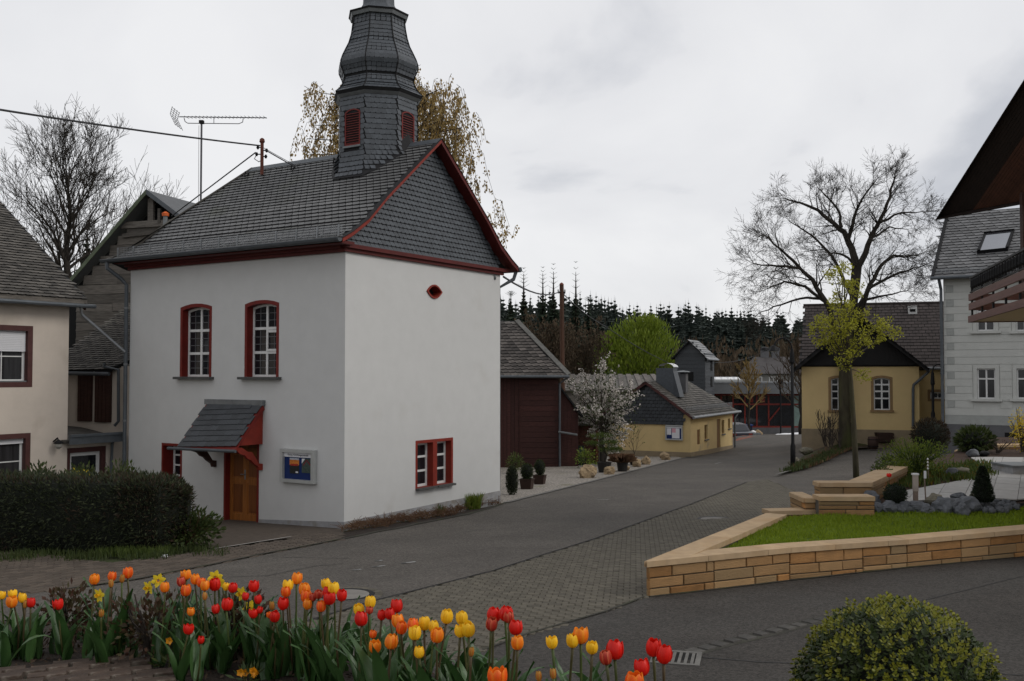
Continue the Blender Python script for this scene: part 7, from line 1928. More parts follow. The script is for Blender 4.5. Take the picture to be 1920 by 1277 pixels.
def garden_path(poly, TZ):
    base = sheet('garden_path', poly, M['kerb'], .0, .8, TZ)
    ang = math.radians(62); ux, uy = Vector((math.cos(ang), math.sin(ang))), Vector((-math.sin(ang), math.cos(ang))); w, d = .9, .45
    # slabs cut to the outline of the path, each a piece of its own
    vs = [Vector(p) for p in poly]; n = len(vs); ed = [(i, (i + 1) % n) for i in range(n)]
    us = [v.dot(ux) for v in vs]; wv = [v.dot(uy) for v in vs]
    def line(a, b): vs.extend([a, b]); ed.append((len(vs) - 2, len(vs) - 1))
    i0, i1, j0, j1 = int(min(us) / w) - 1, int(max(us) / w) + 2, int(min(wv) / d) - 1, int(max(wv) / d) + 2
    for j in range(j0, j1):
        line(ux * (i0 * w) + uy * (j * d), ux * (i1 * w) + uy * (j * d))
        for i in range(i0, i1): u = i * w + (j % 2) * w / 2; line(ux * u + uy * (j * d), ux * u + uy * ((j + 1) * d))
    r = delaunay_2d_cdt(vs, ed, [], 0, 1e-4); cells = {}
    for f in r[2]:
        c = (r[0][f[0]] + r[0][f[1]] + r[0][f[2]]) / 3
        if inside(c, poly): j = math.floor(c.dot(uy) / d); cells.setdefault((math.floor((c.dot(ux) - (j % 2) * w / 2) / w), j), []).append(f)
    for fs in cells.values():
        ids = sorted({q for f in fs for q in f}); c = sum((r[0][q] for q in ids), Vector((0, 0))) / len(ids); k = {q: i for i, q in enumerate(ids)}; dz = U(.018, .024)
        P = [c + (r[0][q] - c) * .98 for q in ids]; m = len(ids); mb = MB(); cnt = {}
        for f in fs:
            for e in ((f[0], f[1]), (f[1], f[2]), (f[2], f[0])): cnt[tuple(sorted(e))] = cnt.get(tuple(sorted(e)), 0) + 1
        side = [(k[e[0]], k[e[1]], m + k[e[1]], m + k[e[0]]) for e, q in cnt.items() if q == 1]
        mb.add([(p.x, p.y, TZ(p.x, p.y) + dz) for p in P] + [(p.x, p.y, TZ(p.x, p.y)) for p in P], [tuple(k[q] for q in f) for f in fs] + side)
        mb.build('slab', M['paver_light'], base)
M['soil2'] = mat('red_brown_garden_soil', (.040, .022, .014), .95, .4, 6, .7, 30)
TZ = garden()
def onT(px, py):
    for i in range(3200, 6400):
        p = pt(px, py, i * .005)
        if p.z <= TZ(p.x, p.y): break
    return p
GR = 'grey rocks edging the lawn'
RK = [(1500 + 92, 950, 26, 18), (1566, 958, 20, 10), (1612, 944, 26, 26), (1634, 938, 30, 30), (1648, 952, 20, 16), (1668, 953, 30, 20), (1692, 952, 34, 22), (1716, 951, 34, 20), (1737, 956, 26, 16), (1752, 939, 26, 20), (1765, 950, 34, 26), (1788, 948, 38, 26), (1798, 932, 22, 16), (1815, 944, 34, 22), (1803, 956, 26, 18), (1826, 935, 14, 16)]
NM = ['blue grey rock tucked against the stepped wall', 'low flat grey rock at the lawn tip by the stepped wall', 'tilted grey rock beside the stepped wall end', 'tall split grey rock between the stepped wall and the dark ball shrub', 'small grey rock below the dark ball shrub, stepped wall side', 'grey rock directly below the dark ball shrub', 'grey rock below the wooden lamp post', 'dark grey rock between the wooden lamp post and the small sign', 'low grey rock at the lawn edge below the small sign', 'brownish rock behind the lawn edge under the small sign', 'broad dark grey rock with a bluish top beside the brownish rock', 'broad pale grey rock midway between the small sign and the cone shrub', 'pale pointed rock at the path edge behind the row', 'light grey rock at the foot of the cone shrub', 'dark rock at the lawn edge below the pale pointed rock', 'small pinkish rock touching the cone shrub']
for i, (px, py, w, h) in enumerate(RK): rock('garden_rock', NM[i], 'rock', px, py, w * 1.12, h * 1.1, M['grey_rock'] if i not in (9, 15) else M['mossstone'], GR, 17.6 + .022 * (965 - py), seed=i + 40, squash=.9)
PEB = sorted([(1838, 952), (1848, 948), (1857, 954), (1852, 941), (1863, 946), (1870, 952), (1869, 940), (1878, 947), (1884, 941), (1890, 950), (1893, 943), (1843, 942), (1900, 946), (1906, 950), (1875, 956), (1860, 958), (1847, 957), (1886, 956)])
for i, (px, py) in enumerate(PEB):
    o = rock('cobble_stone', 'rounded grey stone in the little heap, %s counted from the cone shrub' % ORD[i + 1], 'stone', px, py, U(11, 17), U(9, 12), M['grey_rock'], 'rounded stones beside the cone shrub', 17.8 + .04 * (960 - py), True, i + 70)
rock('bed_rock', 'pale grey rock in the bed under the low back wall', 'rock', 1824, 849, 20, 13, M['grey_rock'], None, onT(1824, 855).y, True, 91); rock('bed_rock', 'dark blue rock lying beside the pale rock under the low back wall', 'rock', 1845, 850, 19, 9, M['slate_dark'], None, onT(1845, 854).y, True, 92)
rock('bed_rock', 'grey green rock in the bed behind the small garden sign', 'rock', 1784, 886, 26, 17, M['grey_rock'], None, onT(1784, 894).y, True, 93); rock('bed_rock', 'mossy brown rock beside the grey green rock in the bed', 'rock', 1803, 884, 28, 14, M['mossstone'], None, onT(1803, 891).y, True, 94)
p = pt(1679, 948, 18.0); k = 18.0 / F; shrub('ball_shrub', 'dark clipped ball shrub beside the wooden lamp post', 'shrub', tuple(p), 21 * k, 20 * k, 'darkbox', 1500, .018, .03)
def cone():
    p = pt(1843, 941, 18.2); k = 18.2 / F; t = thing('cone_shrub', 'small dark cone shaped conifer on the rocks beside the path', 'shrub', tuple(p), 0); H = 66 * k; r0 = 18 * k
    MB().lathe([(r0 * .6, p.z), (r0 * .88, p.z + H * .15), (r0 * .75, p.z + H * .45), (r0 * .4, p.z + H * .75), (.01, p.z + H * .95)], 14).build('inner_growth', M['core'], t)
    mb = MB()
    for i in range(2200):
        f = R() ** 1.2; a = U(0, 6.28); rr = r0 * (min(1, .65 + f * 3) if f < .12 else (1 - f) ** .7 * 1.08) * U(.85, 1.08); d = Vector((math.cos(a), math.sin(a), .5)); leaf(mb, Vector((d.x * rr, d.y * rr, p.z + H * f)), d + rv(.5), .015, .05)
    mb.build('foliage', M['darkbox'], t, kind='stuff')
cone()
def garden_lamp():
    b = pt(1717, 945, 18.2); k = 18.2 / F; z = b.z; t = thing('garden_post', 'wooden garden post with a pale lamp box among the rocks', 'post', (b.x, b.y, z), 0)
    MB().box(-.035, .035, -.035, .035, z, z + 24 * k).build('post', M['wood_post'], t); MB().box(-.04, .04, -.04, .04, z + 24 * k, z + 54 * k).build('lamp_box', mat('pale_wood_box', (.34, .29, .25), .8, .15, 5, .1), t)
    MB().box(-.055, .05, -.05, .05, z + 54 * k, z + 57 * k).build('lid', M['upvc'], t)
    b = pt(1736, 941, 18.3); z = b.z; t = thing('garden_sign', 'small white plant sign on a thin stake', 'sign', (b.x, b.y, z), 0)
    MB().tube([(0, 0, z), (-.02, 0, z + 46 * k)], .012, 6).build('stake', M['wood_post'], t); MB().box(-.035, .008, -.02, -.008, z + 44 * k, z + 58 * k).build('sign_plate', M['paper'], t)
    b = onT(1741, 906); z = b.z; t = thing('garden_rod', 'slim rod with white balls between the green shrub and the sign', 'ornament', (b.x, b.y, z), 0)
    MB().tube([(0, 0, z), (-.01, 0, z + .48)], .008, 5).build('rod', M['wood_post'], t)
    for i in range(4): MB().lathe([(.005, z + .28 + i * .065), (.022, z + .3 + i * .065), (.005, z + .33 + i * .065)], 8, (-.008, 0)).build('ball', M['upvc'], t)
garden_lamp()
# shrubs and small flowers of the bed
p = onT(1716, 893); shrub('spring_shrub', 'wide loose shrub with bright green new shoots behind the garden wall', 'shrub', tuple(p), .82, .42, 'fresh', 2600, .022, .05, None, False, 70, .9, .5, 'green')
p = onT(1827, 845); shrub('rhododendron', 'dark leathery rhododendron before the grey house plinth', 'shrub', tuple(p), .42, .28, 'weed', 520, .07, .16, None, True)
p = onT(1872, 850); shrub('leafless_shrub', 'thin leafless shrub with pink buds before the cellar window', 'shrub', tuple(p), .5, .2, 'rust_leaf', 60, .02, .03, None, False, 14)
p = onT(1918, 848); shrub('forsythia', 'yellow flowering shrub beside the grey house wall', 'shrub', tuple(p), .35, .6, 'yellowfl', 700, .03, .05, None, False, 20)
for px, py, lab, r, m in ((1652, 906, 'low green shrub against the inner side of the long coping', .22, 'green'), (1690, 896, 'low shrub with yellow green tips beside the long coping', .26, 'fresh'), (1664, 886, 'small dark shrub at the far end of the long coping', .24, 'weed')):
    p = onT(px, py); shrub('garden_shrub', lab, 'shrub', tuple(p), r, .2, m, 420, .03, .06, None, False, 10)
def bedstuff():
    L = []
    for i in range(120):
        px = U(1660, 1850); py = 905 - (px - 1660) * .12 + U(-14, 12); q = onT(px, py); L.append((q.x, q.y, 0))
    tufts('ground_cover', L, 2600, .13, M['green'], .03, .3, hz=TZ); tufts('ground_cover', L[:50], 700, .1, M['orangecover'], .03, .2, hz=TZ)
M['orangecover'] = leafmat('orange_brown_ground_cover', (.16, .08, .015), (.2, .14, .02))
bedstuff()
def step():
    b = onT(1905, 890); t = thing('stone_step', 'grey granite entrance step at the end of the garden path', 'step', (b.x, b.y, TZ(b.x, b.y)), CA + .6); z = TZ(b.x, b.y)
    MB().box(-.12, 2.2, -.1, .8, z, z + .17).build('riser', M['plinth'], t); MB().box(-.15, 2.2, -.14, .8, z + .17, z + .21).build('tread', M['zinc'], t)
step()
# ---------------------------------------------------------------- flower bed in front
TL = [(3,1116,'y',60),(24,1113,'y',65),(22,1128,'o',85),(42,1121,'y',70),(48,1133,'b',40),(58,1130,'r',70),(109,1133,'r',78),(177,1086,'o',75),(210,1081,'f',68),(208,1094,'b',42),(229,1085,'b',42),(240,1074,'f',80),(190,1150,'b',40),(309,1101,'o',75),(349,1077,'o',75),(340,1091,'p',70),(349,1107,'f',85),(366,1086,'o',75),(377,1092,'f',70),(384,1098,'o',75),(403,1096,'r',92),(384,1118,'b',40),(358,1147,'o',60),(354,1179,'r',76),(377,1200,'r',55),(405,1142,'r',68),
(424,1100,'y',54),(437,1102,'r',68),(476,1099,'r',78),(460,1118,'r',56),(484,1124,'r',62),(426,1133,'r',86),(475,1150,'r',64),(487,1144,'r',48),(510,1136,'b',42),(505,1153,'f',44),(515,1156,'r',78),(540,1097,'y',78),(557,1084,'o',82),(536,1110,'f',72),(531,1132,'r',84),(571,1105,'o',90),(574,1118,'f',84),(577,1133,'o',72),(597,1114,'p',62),(587,1120,'p',56),(611,1095,'y',74),(626,1103,'y',86),(614,1110,'r',76),(618,1122,'r',86),(641,1116,'r',80),(602,1137,'f',76),
(694,1129,'y',86),(673,1143,'y',80),(693,1144,'p',52),(677,1160,'r',102),(744,1136,'r',92),(716,1153,'r',70),(731,1151,'r',78),(746,1164,'o',92),(753,1177,'f',88),(774,1172,'f',90),(796,1169,'y',96),(813,1175,'y',84),(778,1187,'y',96),(699,1189,'f',54),(703,1212,'o',88),(734,1203,'o',104),(786,1223,'y',80),(820,1191,'o',104),
(838,1156,'y',98),(866,1159,'y',92),(863,1183,'y',84),(878,1180,'y',104),(926,1153,'r',104),(949,1151,'r',104),(922,1170,'p',94),(954,1157,'p',78),(967,1176,'r',104),(970,1205,'o',96),(932,1268,'f',134),(884,1222,'b',46),(1035,1204,'y',84),(1073,1201,'y',96),(1089,1191,'o',112),(1110,1214,'y',88),(1010,1268,'b',50),(1037,1263,'b',50),(1153,1218,'r',134),(1136,1233,'p',98),(1226,1214,'r',124),(1246,1227,'r',128),(1203,1251,'r',116),(1190,1279,'f',140)]
def bedY(px): 
    k = [(-100, 5.6), (300, 5.5), (560, 5.15), (680, 4.7), (780, 4.4), (950, 4.0), (1100, 3.75), (1260, 3.45), (1400, 3.2)]
    for (a, ya), (b, yb) in zip(k[:-1], k[1:]):
        if px <= b: return ya + (yb - ya) * max(0, (px - a)) / (b - a)
    return 3.2
def SZ(x, y):                          # surface of the flower bed
    back = 6.7 - .35 * max(0, min(4.2, x + 2.6)) * 2.05 if x < 1.2 else 4.0
    back = max(3.95, back)
    s = -1.42 - .10 * ss((y - 3.5) / 1.5) - .13 * ss((y - 4.8) / 1.6) + .02 * mnoise.noise(Vector((x * 3, y * 3, 0)))
    s -= .45 * ss((x - 1.1) / .9)
    g = -2.5 + .0123 * x - .0345 * y - .05
    f = ss((y - back) / 1.7); return s * (1 - f) + g * f
def flower_bed():
    poly = [(-6, 1.5), (3.6, 1.5), (3.6, 5.0), (2.6, 6.6), (1.0, 6.6), (-.5, 7.2), (-2, 8.3), (-6, 8.6)]
    sheet('flower_bed', poly, M['soil'], 0, .22, SZ)
    # clods, mulch and withered bits on the soil
    mb = MB()
    for i in range(2600):
        x = U(-3.2, 1.6); y = U(3.6, 6.4); d = rv(); leaf(mb, Vector((x, y, SZ(x, y) + .006)), Vector((d.x, d.y, abs(d.z) * .5)), U(.008, .02), U(.02, .05))
    mb.build('mulch', M['mulch'], None, kind='stuff')
M['mulch'] = leafmat('withered_mulch', (.03, .018, .012), (.085, .06, .04), 0, .95)
flower_bed()
def corner_paving():
    # small worn concrete pavers in the corner nearest the camera
    def onsoil(px, py):
        for i in range(300, 800):
            p = pt(px, py, i * .01)
            if p.z <= SZ(p.x, p.y): return (p.x, p.y)
        return (p.x, p.y)
    poly = [onsoil(60, 1262), onsoil(120, 1247), onsoil(200, 1240), onsoil(270, 1252), onsoil(345, 1285), (-1.7, 4.2), (-3.2, 4.2), (-3.2, 4.9)]
    base = sheet('corner_paving', poly, M['joint'], .012, .2, SZ)
    me = MB().hexa([(-.095, -.045, -.02), (.095, -.045, -.02), (.095, .045, -.02), (-.095, .045, -.02), (-.088, -.039, .012), (.088, -.039, .012), (.088, .039, .012), (-.088, .039, .012)]).mesh('paver', M['wornpaver'])
    a = math.radians(22)
    for i in range(-40, 40):
        for j in range(-20, 120):
            c = Vector((-2.2, 4.2)) + Vector((math.cos(a), math.sin(a))) * (i * .2 + (j % 2) * .1) + Vector((-math.sin(a), math.cos(a))) * j * .1
            if inside(c, poly): place('paver', me, base, Matrix.Translation((c.x, c.y, SZ(c.x, c.y) + .02 + U(-.003, .004))) @ Matrix.Rotation(a + U(-.03, .03), 4, 'Z') @ Matrix.Rotation(U(-.04, .04), 4, 'X'))
M['wornpaver'] = mat('worn_brown_paver', (.05, .034, .025), .85, .35, 12, .5, 40, tone=.25, patch=((.17, .15, .125), 9, .58, .72))
corner_paving()
def petal_mesh(name, m, wide=1.0, open_=.0):
    # one petal of a cup one unit high and about .86 wide; curved in both directions
    nu, nv = 5, 7; mb = MB(); edge = []
    prof = [(.02, .0), (.26, .04), (.40, .20), (.455, .40), (.45, .60), (.40, .81), (.29 + open_, .98)]
    wid = [.25, .55, .78, .9, .95, .95, .74]
    for j in range(nv):
        r, z = prof[j]
        for i in range(nu):
            u = (i / (nu - 1) - .5) * 2; a = u * wid[j] * .78 * wide; rr = r * (1.0 + .03 * u * u)
            mb.v.append((rr * math.cos(a) , rr * math.sin(a), z + (-.11 * u * u if j == nv - 1 else -.05 * u * u if j == nv - 2 else 0)))
            edge.append(min(1, abs(u) ** 2.2 * .8 + (.5 if j == nv - 1 else .12 if j == nv - 2 else 0)))
    for j in range(nv - 1):
        for i in range(nu - 1): q = j * nu + i; mb.f.append((q, q + 1, q + nu + 1, q + nu)); mb.t.append(0)
    me = mb.mesh(name, m, True); a = me.attributes.new('edge', 'FLOAT', 'POINT'); a.data.foreach_set('value', edge); return me
def petalmat(n, c, e, v=.12): return mat(n, c, .42, v, 3, .06, 90, tone=.1, spec=.35, edge=e, trans=.28, stretch=(6, 6, .8))
PM = dict(r=petalmat('red_tulip_petal', (.66, .012, .006), (.72, .025, .012)), p=petalmat('pink_red_tulip_petal', (.46, .028, .018), (.66, .16, .07)), o=petalmat('orange_tulip_petal', (.84, .19, .010), (.92, .40, .025)), f=petalmat('flame_orange_tulip_petal', (.80, .09, .008), (.90, .27, .02)), y=petalmat('yellow_tulip_petal', (.90, .52, .015), (.93, .62, .035)), b=petalmat('tulip_bud_petal', (.50, .16, .03), (.40, .30, .05)))
PME = {k: (petal_mesh('petal', m, 1.0, -.03 if k == 'b' else .0), petal_mesh('petal', m, 1.0, .05)) for k, m in PM.items()}
M['tleaf'] = mat('tulip_leaf', (.027, .068, .016), .38, .25, 2, .05, 60, tcol=(.052, .112, .032), tone=.15, spec=.45, trans=.18, stretch=(4, 4, .6))
M['tstem'] = mat('tulip_stem', (.06, .09, .02), .5, .2, 4, 0, tcol=(.075, .05, .025), tone=.1)
M['dstem'] = mat('daffodil_leaf', (.02, .058, .028), .45, .2, 3, 0, tcol=(.035, .08, .035), tone=.15, trans=.15)
def blade_mesh(L, W, curl, fold, m, n=8, name='leaf'):
    # a broad channelled leaf growing from the origin along +x upwards, arching over
    mb = MB(); p = Vector((0, 0, 0)); a = 1.35
    for i in range(n + 1):
        f = i / n; w = W * (math.sin(PI * min(1, f ** .62 * .93 + .07)) ** .8) * .5 + .006 * (1 - f); 
        if i == n: w = .001
        d = Vector((math.cos(a), 0, math.sin(a))); nrm = Vector((-math.sin(a), 0, math.cos(a))); c = fold * (1 - f * .7)
        for s, k in ((-1, 1), (-.5, .35), (0, 0), (.5, .35), (1, 1)): mb.v.append(tuple(p + Vector((0, s * w, 0)) + nrm * (w * k * c + .004 * math.sin(f * 9 + s * 2))))
        p = p + d * (L / n); a -= curl * (f ** 1.4) * 2 / n
    for i in range(n):
        for k in range(4): q = i * 5 + k; mb.f.append((q, q + 1, q + 6, q + 5)); mb.t.append(0)
    return mb.mesh(name, m, True)
BL = [blade_mesh(U(.23, .32), U(.04, .062), c, fo, M['tleaf']) for c, fo in ((.5, .9), (.9, .7), (1.5, .6), (2.2, .5), (.3, .9), (2.9, .4))]
CN = dict(r='bright red tulip', p='pink tinged red tulip with pale petal edges', o='orange tulip with yellow petal edges', f='flame orange tulip', y='yellow tulip', b='closed tulip bud')
def add_leaves(t, n, x, y, z, sc_=1.0, wild=1.0, kinds=None):
    for i in range(n):
        me = random.choice(BL) if kinds is None else BL[random.choice(kinds)]
        s = sc_ * U(.85, 1.2); a = U(0, 6.28)
        place('leaf', me, t, Matrix.Translation((x + U(-.02, .02), y + U(-.02, .02), z - .01)) @ Matrix.Rotation(a, 4, 'Z') @ Matrix.Rotation(U(-.15, .25) * wild, 4, 'Y') @ Matrix.Diagonal((s, s * U(.85, 1.1), s, 1)))
def tulips():
    order = {}
    for c in CN:
        for i, q in enumerate(sorted([q for q in TL if q[2] == c], key=lambda q: (-q[0], q[1]))): order[q] = i + 1
    toph = {}
    for q in TL: b = int(q[0] // 130); toph[b] = min(toph.get(b, 9999), q[1])
    for q in TL:
        px, py, c, w = q; scale = .2188 if px < 420 and w < 95 and px < 409 else .2292 if px < 820 else .2708 
        Y = bedY(px) - .004 * max(0, py - toph[int(px // 130)]); 
        wp = w * (.2188 if px < 410 else .2292)
        if px > 830: wp = w * .2292
        p = pt(px, py, Y); dia = wp / F * Y; H = dia * (1.16 if c != 'b' else 1.7)
        tilt = Vector((U(-.12, .12), U(-.12, .12), 1)).normalized()
        gx, gy = p.x - tilt.x * .25 + U(-.03, .03), p.y - tilt.y * .2 + U(-.03, .06); gz = SZ(gx, gy)
        lab = '%s, %s of its colour from the drain grate' % (CN[c], ORD[order[q]])
        t = thing('tulip', lab, 'tulip', (gx, gy, gz), 0, 'tulips in the front flower bed')
        base = p - tilt * H * .5
        s0 = Vector((0, 0, gz - .02)); s1 = Vector((base.x - gx, base.y - gy, base.z)); mid = s0.lerp(s1, .5) + Vector((U(-.02, .02), U(-.02, .02), 0))
        MB().tube([s0, mid, s1.lerp(mid, .25), s1 + tilt * H * .06], [.0055, .005, .0048, .006], 6).build('stem', M['tstem'], t, True)
        sx = dia / .90; xx = tilt.cross(Vector((0, 1, 0))).normalized(); yy = tilt.cross(xx); a0 = U(0, 2)
        op = random.choice((0, 0, 0, 0, .02, .05, .1, .14)) if c != 'b' else 0
        for k in range(6):
            me = PME[c][0 if k % 2 else 1]; sr = sx * (1.0 if k % 2 == 0 else .93) * (U(.97, 1.03)); Rz = Matrix.Rotation(a0 + k * PI / 3, 4, 'Z')
            F4 = frame((s1.x, s1.y, s1.z), xx, yy, tilt)
            place('petal', me, t, F4 @ Rz @ Matrix.Rotation(op + (U(-.02, .07) if k % 2 == 0 else U(-.03, .02)), 4, 'Y') @ Matrix.Diagonal((sr, sr, H / .98 * U(.96, 1.04), 1)))
        add_leaves(t, 3, 0, 0, gz, U(.95, 1.25), 1, (0, 0, 1, 1, 2, 4))
tulips()
def lone_tulip():
    p = pt(1667, 891, 18.9); b = onT(1667, 925); z = p.z - .32; s1 = Vector((0, 0, p.z - .035)); t = thing('tulip', 'lone red tulip in the garden bed behind the stepped wall', 'tulip', (p.x, p.y, z), 0)
    MB().tube([(0, 0, z), tuple(s1)], .006, 5).build('stem', M['tstem'], t)
    for k in range(6): place('petal', PME['r'][k % 2], t, Matrix.Translation(s1) @ Matrix.Rotation(k * PI / 3, 4, 'Z') @ Matrix.Rotation(.12, 4, 'Y') @ Matrix.Diagonal((.095, .095, .075, 1)))
    add_leaves(t, 3, 0, 0, z, .8, 1)
lone_tulip()
def rosettes():
    # leafy clumps without a flower, filling the bed between the tulips
    spots = [(20, 1235, 5), (45, 1220, 4), (70, 1235, 4), (5, 1255, 4), (110, 1225, 4), (165, 1205, 4), (190, 1200, 5), (215, 1195, 5), (240, 1190, 4), (205, 1235, 3), (150, 1200, 3), (305, 1180, 4), (330, 1175, 5), (355, 1170, 5), (390, 1165, 5), (415, 1175, 5), (345, 1245, 4), (370, 1255, 4), (380, 1240, 4), (440, 1190, 5), (470, 1200, 5), (500, 1210, 5), (530, 1205, 5), (560, 1200, 5), (590, 1210, 5), (620, 1210, 5), (650, 1220, 5), (450, 1240, 4), (520, 1260, 4), (560, 1265, 5), (600, 1265, 5), (640, 1260, 5), (680, 1250, 5), (715, 1262, 5), (750, 1255, 5), (790, 1268, 5), (830, 1270, 5), (420, 1262, 3), (700, 1290, 5), (760, 1295, 5), (850, 1290, 4), (900, 1300, 4), (950, 1310, 4), (1080, 1330, 4), (1130, 1345, 3)]
    for i, (px, py, n) in enumerate(sorted(spots, key=lambda q: -q[0])):
        lab = 'leafy tulip clump without flowers, %s counted from the drain grate' % ORD[i + 1]
        Y = bedY(px) - .35 - .003 * max(0, py - 1200); q = None
        for k in range(0, 300):
            p = pt(px, py, Y + 1.2 - k * .01)
            if p.z > SZ(p.x, p.y): break
        z = SZ(p.x, p.y); t = thing('tulip_clump', lab, 'tulip clump', (p.x, p.y, z), 0, 'leafy tulip clumps without flowers')
        add_leaves(t, n, 0, 0, z, U(.85, 1.2), 1.3)
rosettes()
def daffodils():
    m = petalmat('daffodil_petal', (.78, .60, .035), (.82, .68, .08)); mc = petalmat('daffodil_trumpet', (.75, .42, .015), (.8, .5, .03))
    pm = MB()
    for i in range(4):
        w = (.10, .30, .26, .02)[i]; x = .12 + i * .3; pm.v += [(x, -w, .05 * i), (x, 0, .05 * i + .05), (x, w, .05 * i)]
    for i in range(3):
        for k in range(2): q = i * 3 + k; pm.f.append((q, q + 1, q + 4, q + 3)); pm.t.append(0)
    pme = pm.mesh('petal', m, True)
    TR = MB(); nn = 12
    for r, z in ((.10, 0), (.17, .22), (.19, .42), (.26, .52)):
        for k in range(nn): a = 2 * PI * k / nn; TR.v.append((r * math.cos(a), r * math.sin(a), z))
    for i in range(3):
        for k in range(nn): TR.f.append((i * nn + k, i * nn + (k + 1) % nn, (i + 1) * nn + (k + 1) % nn, (i + 1) * nn + k)); TR.t.append(0)
    tme = TR.mesh('trumpet', mc, True)
    bl = [blade_mesh(U(.3, .4), .016, c, .4, M['dstem'], 7) for c in (.2, .5, .9)]
    LB = ['yellow daffodil drooping at the outer end of the middle clump', 'open yellow daffodil just above the drooping one', 'half hidden yellow daffodil among the first orange tulips by the corner paving', 'yellow daffodil crowded behind the big red tulip', 'small pale daffodil between two red tulips', 'low daffodil behind a pair of red tulips', 'daffodil beside the big red tulip, turned away']
    for i, ((px, py), lab) in enumerate(zip(((279, 1102), (297, 1088), (187, 1116), (403, 1082), (454, 1113), (468, 1139), (412, 1090)), LB)):
        Y = bedY(px) + .15; p = pt(px, py, Y); gx, gy = p.x + (.1 if i < 2 else .02), p.y + .05; z = SZ(gx, gy)
        t = thing('daffodil', lab, 'daffodil', (gx, gy, z), 0, 'daffodils among the tulips')
        s1 = Vector((p.x - gx, p.y - gy, p.z)); d = Vector((-.5 if i % 2 == 0 else .3, -1, -.25 + .3 * R())).normalized()
        MB().tube([(0, 0, z), (s1.x * .3, s1.y * .3, z + (p.z - z) * .7), (s1.x * .8, s1.y * .8 + .02, p.z + .025), tuple(s1 - d * .012)], [.005, .0045, .004, .004], 6).build('stem', M['tstem'], t)
        xx = d.cross(Vector((0, 0, 1))).normalized(); yy = d.cross(xx); s = .042
        for k in range(6): place('petal', pme, t, frame(s1, xx, yy, d) @ Matrix.Rotation(k * PI / 3 + .2, 4, 'Z') @ Matrix.Rotation(U(-.15, .1), 4, 'Y') @ Matrix.Diagonal((s, s, s, 1)))
        place('trumpet', tme, t, frame(s1, xx, yy, d) @ Matrix.Diagonal((s * 1.1, s * 1.1, s * 1.1, 1)))
        for k in range(8): place('leaf', random.choice(bl), t, Matrix.Translation((U(-.04, .04), U(-.04, .04), z)) @ Matrix.Rotation(U(0, 6.28), 4, 'Z') @ Matrix.Rotation(U(-.1, .15), 4, 'Y'))
daffodils()
def rose_shrubs():
    for px, py, Yo, lab, r in ((285, 1180, 5.5, 'small rose shrub with reddish young leaves between tulip clumps', .26), (128, 1190, 5.9, 'thin rose shrub with red tinged leaves beside the lone red tulip', .2), (455, 1160, 5.5, 'low rose shrub with dark reddish leaves behind the red tulips', .16)):
        p = pt(px, py, Yo); z = SZ(p.x, p.y); shrub('rose_shrub', lab, 'shrub', (p.x, p.y, z), r, .19, 'rust_leaf', 520, .024, .04, None, False, 8)
    for px, py, lab in ((465, 1259, 'orange yellow wallflower low in the bed'), (318, 1201, 'single small yellow flower nodding low beside a red tulip')):
        Y = 4.9 if px > 400 else 5.3; p = pt(px, py, Y); z = SZ(p.x, p.y); t = thing('wallflower', lab, 'flower', (p.x, p.y, z), 0); n = 7 if px > 400 else 1; pb = MB()
        for k in range(n):
            c = Vector((U(-.035, .035), U(-.03, .03), p.z + U(-.012, .012))) if n > 1 else Vector((0, 0, p.z)); MB().tube([(0, 0, z), tuple(c)], .003, 4).build('stem', M['tstem'], t)
            pb = MB()
            for j in range(5): a = j * 1.26; d = Vector((math.cos(a), -.5, math.sin(a))); leaf(pb, c, d, .024, .024, 0.0, Vector((0, 1, .2)))
            pb.build('blossom', M['yelloworange'], t, kind='stuff')
        lf = MB(); clump(lf, (0, 0, z + .04), .09, .09, .05, 50, .014, .05, .6, .1); lf.build('foliage', M['weed'], t, kind='stuff')
M['yelloworange'] = petalmat('wallflower_petal', (.72, .30, .012), (.8, .4, .02))
rose_shrubs()
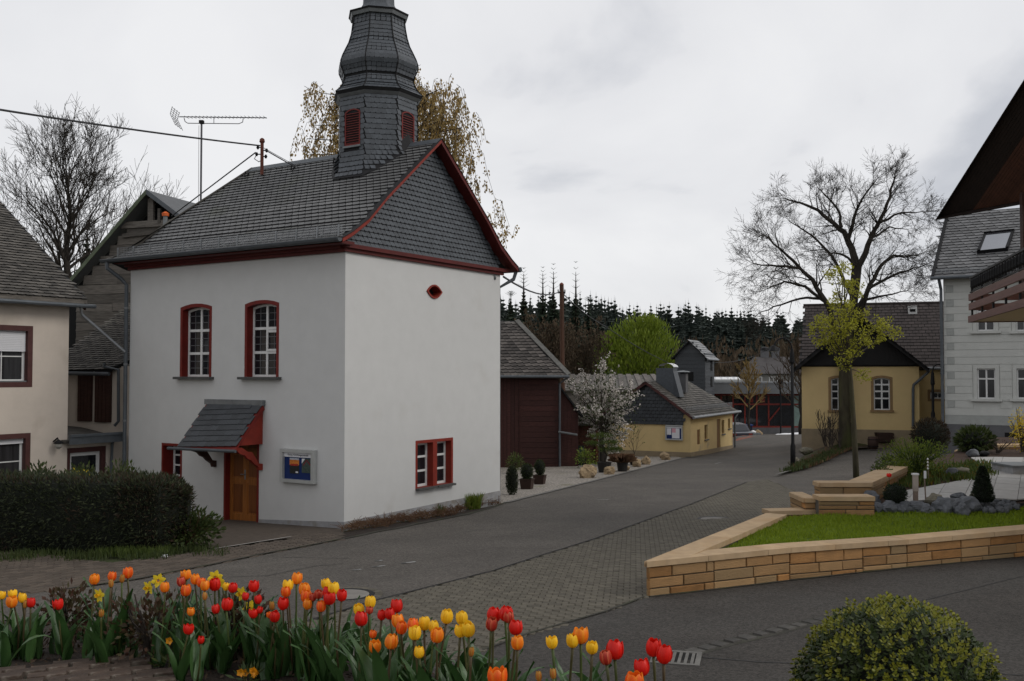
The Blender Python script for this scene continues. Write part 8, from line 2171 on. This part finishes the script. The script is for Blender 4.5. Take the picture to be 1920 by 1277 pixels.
def ball_bush():
    k = 4.9 / F; r = 169 * k; c = pt(1682, 1312, 4.9); z0 = c.z - r
    t = thing('box_ball', 'big clipped box ball with yellow green young shoots beside the driveway', 'shrub', (c.x, c.y, z0), 0)
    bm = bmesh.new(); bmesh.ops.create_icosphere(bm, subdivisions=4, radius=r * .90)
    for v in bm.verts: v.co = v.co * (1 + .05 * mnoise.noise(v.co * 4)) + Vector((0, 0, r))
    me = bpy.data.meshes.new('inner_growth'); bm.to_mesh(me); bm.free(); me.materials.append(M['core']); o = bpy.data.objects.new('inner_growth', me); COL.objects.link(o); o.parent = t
    MB().tube([(0, 0, z0 - .5), (0, 0, z0 + .2)], .05, 8).build('trunk', M['bark'], t)
    old = MB(); new = MB(); cc = Vector((0, 0, c.z))
    n = 2400
    for i in range(n):
        y = 1 - 2 * (i + .5) / n; a = i * 2.39996; d = Vector((math.cos(a) * math.sqrt(1 - y * y), math.sin(a) * math.sqrt(1 - y * y), y)) + rv(.03); d.normalize()
        if d.z < -.55: continue
        lump = 1 + .07 * mnoise.noise(d * 3.2) + .05 * mnoise.noise(d * 8); b = cc + d * r * (lump * .985 + U(-.05, .03))
        tip = mnoise.noise(d * 4 + Vector((3, 1, 2))) * 1.3 + .3 * d.z + U(-.25, .25) > -.02; ax = (d + rv(.35) + Vector((0, 0, .25))).normalized(); L = U(.035, .06)
        for q in range(9):
            f = q / 9; aa = q * 2.4; s = ax.orthogonal().normalized(); s2 = ax.cross(s); ld = (ax * (.35 + f * .9) + s * math.cos(aa) + s2 * math.sin(aa)).normalized()
            if tip and f > .42: leaf(new, b + ax * L * f, ld, .0145, .026 * (1.1 - f * .3), None, ax)
            else: leaf(old, b + ax * L * f * .8 - d * .01, ld, .017, .030, None, ax)
    old.build('foliage', M['box'], t, kind='stuff'); new.build('young_shoots', M['boxtip'], t, kind='stuff')
ball_bush()
def litter():
    p = gp(309, 1044); o = rock('litter', 'crumpled white scrap of paper on the block pavement', 'litter', 309, 1043, 11, 6, M['paper'], None, seed=99)
litter()
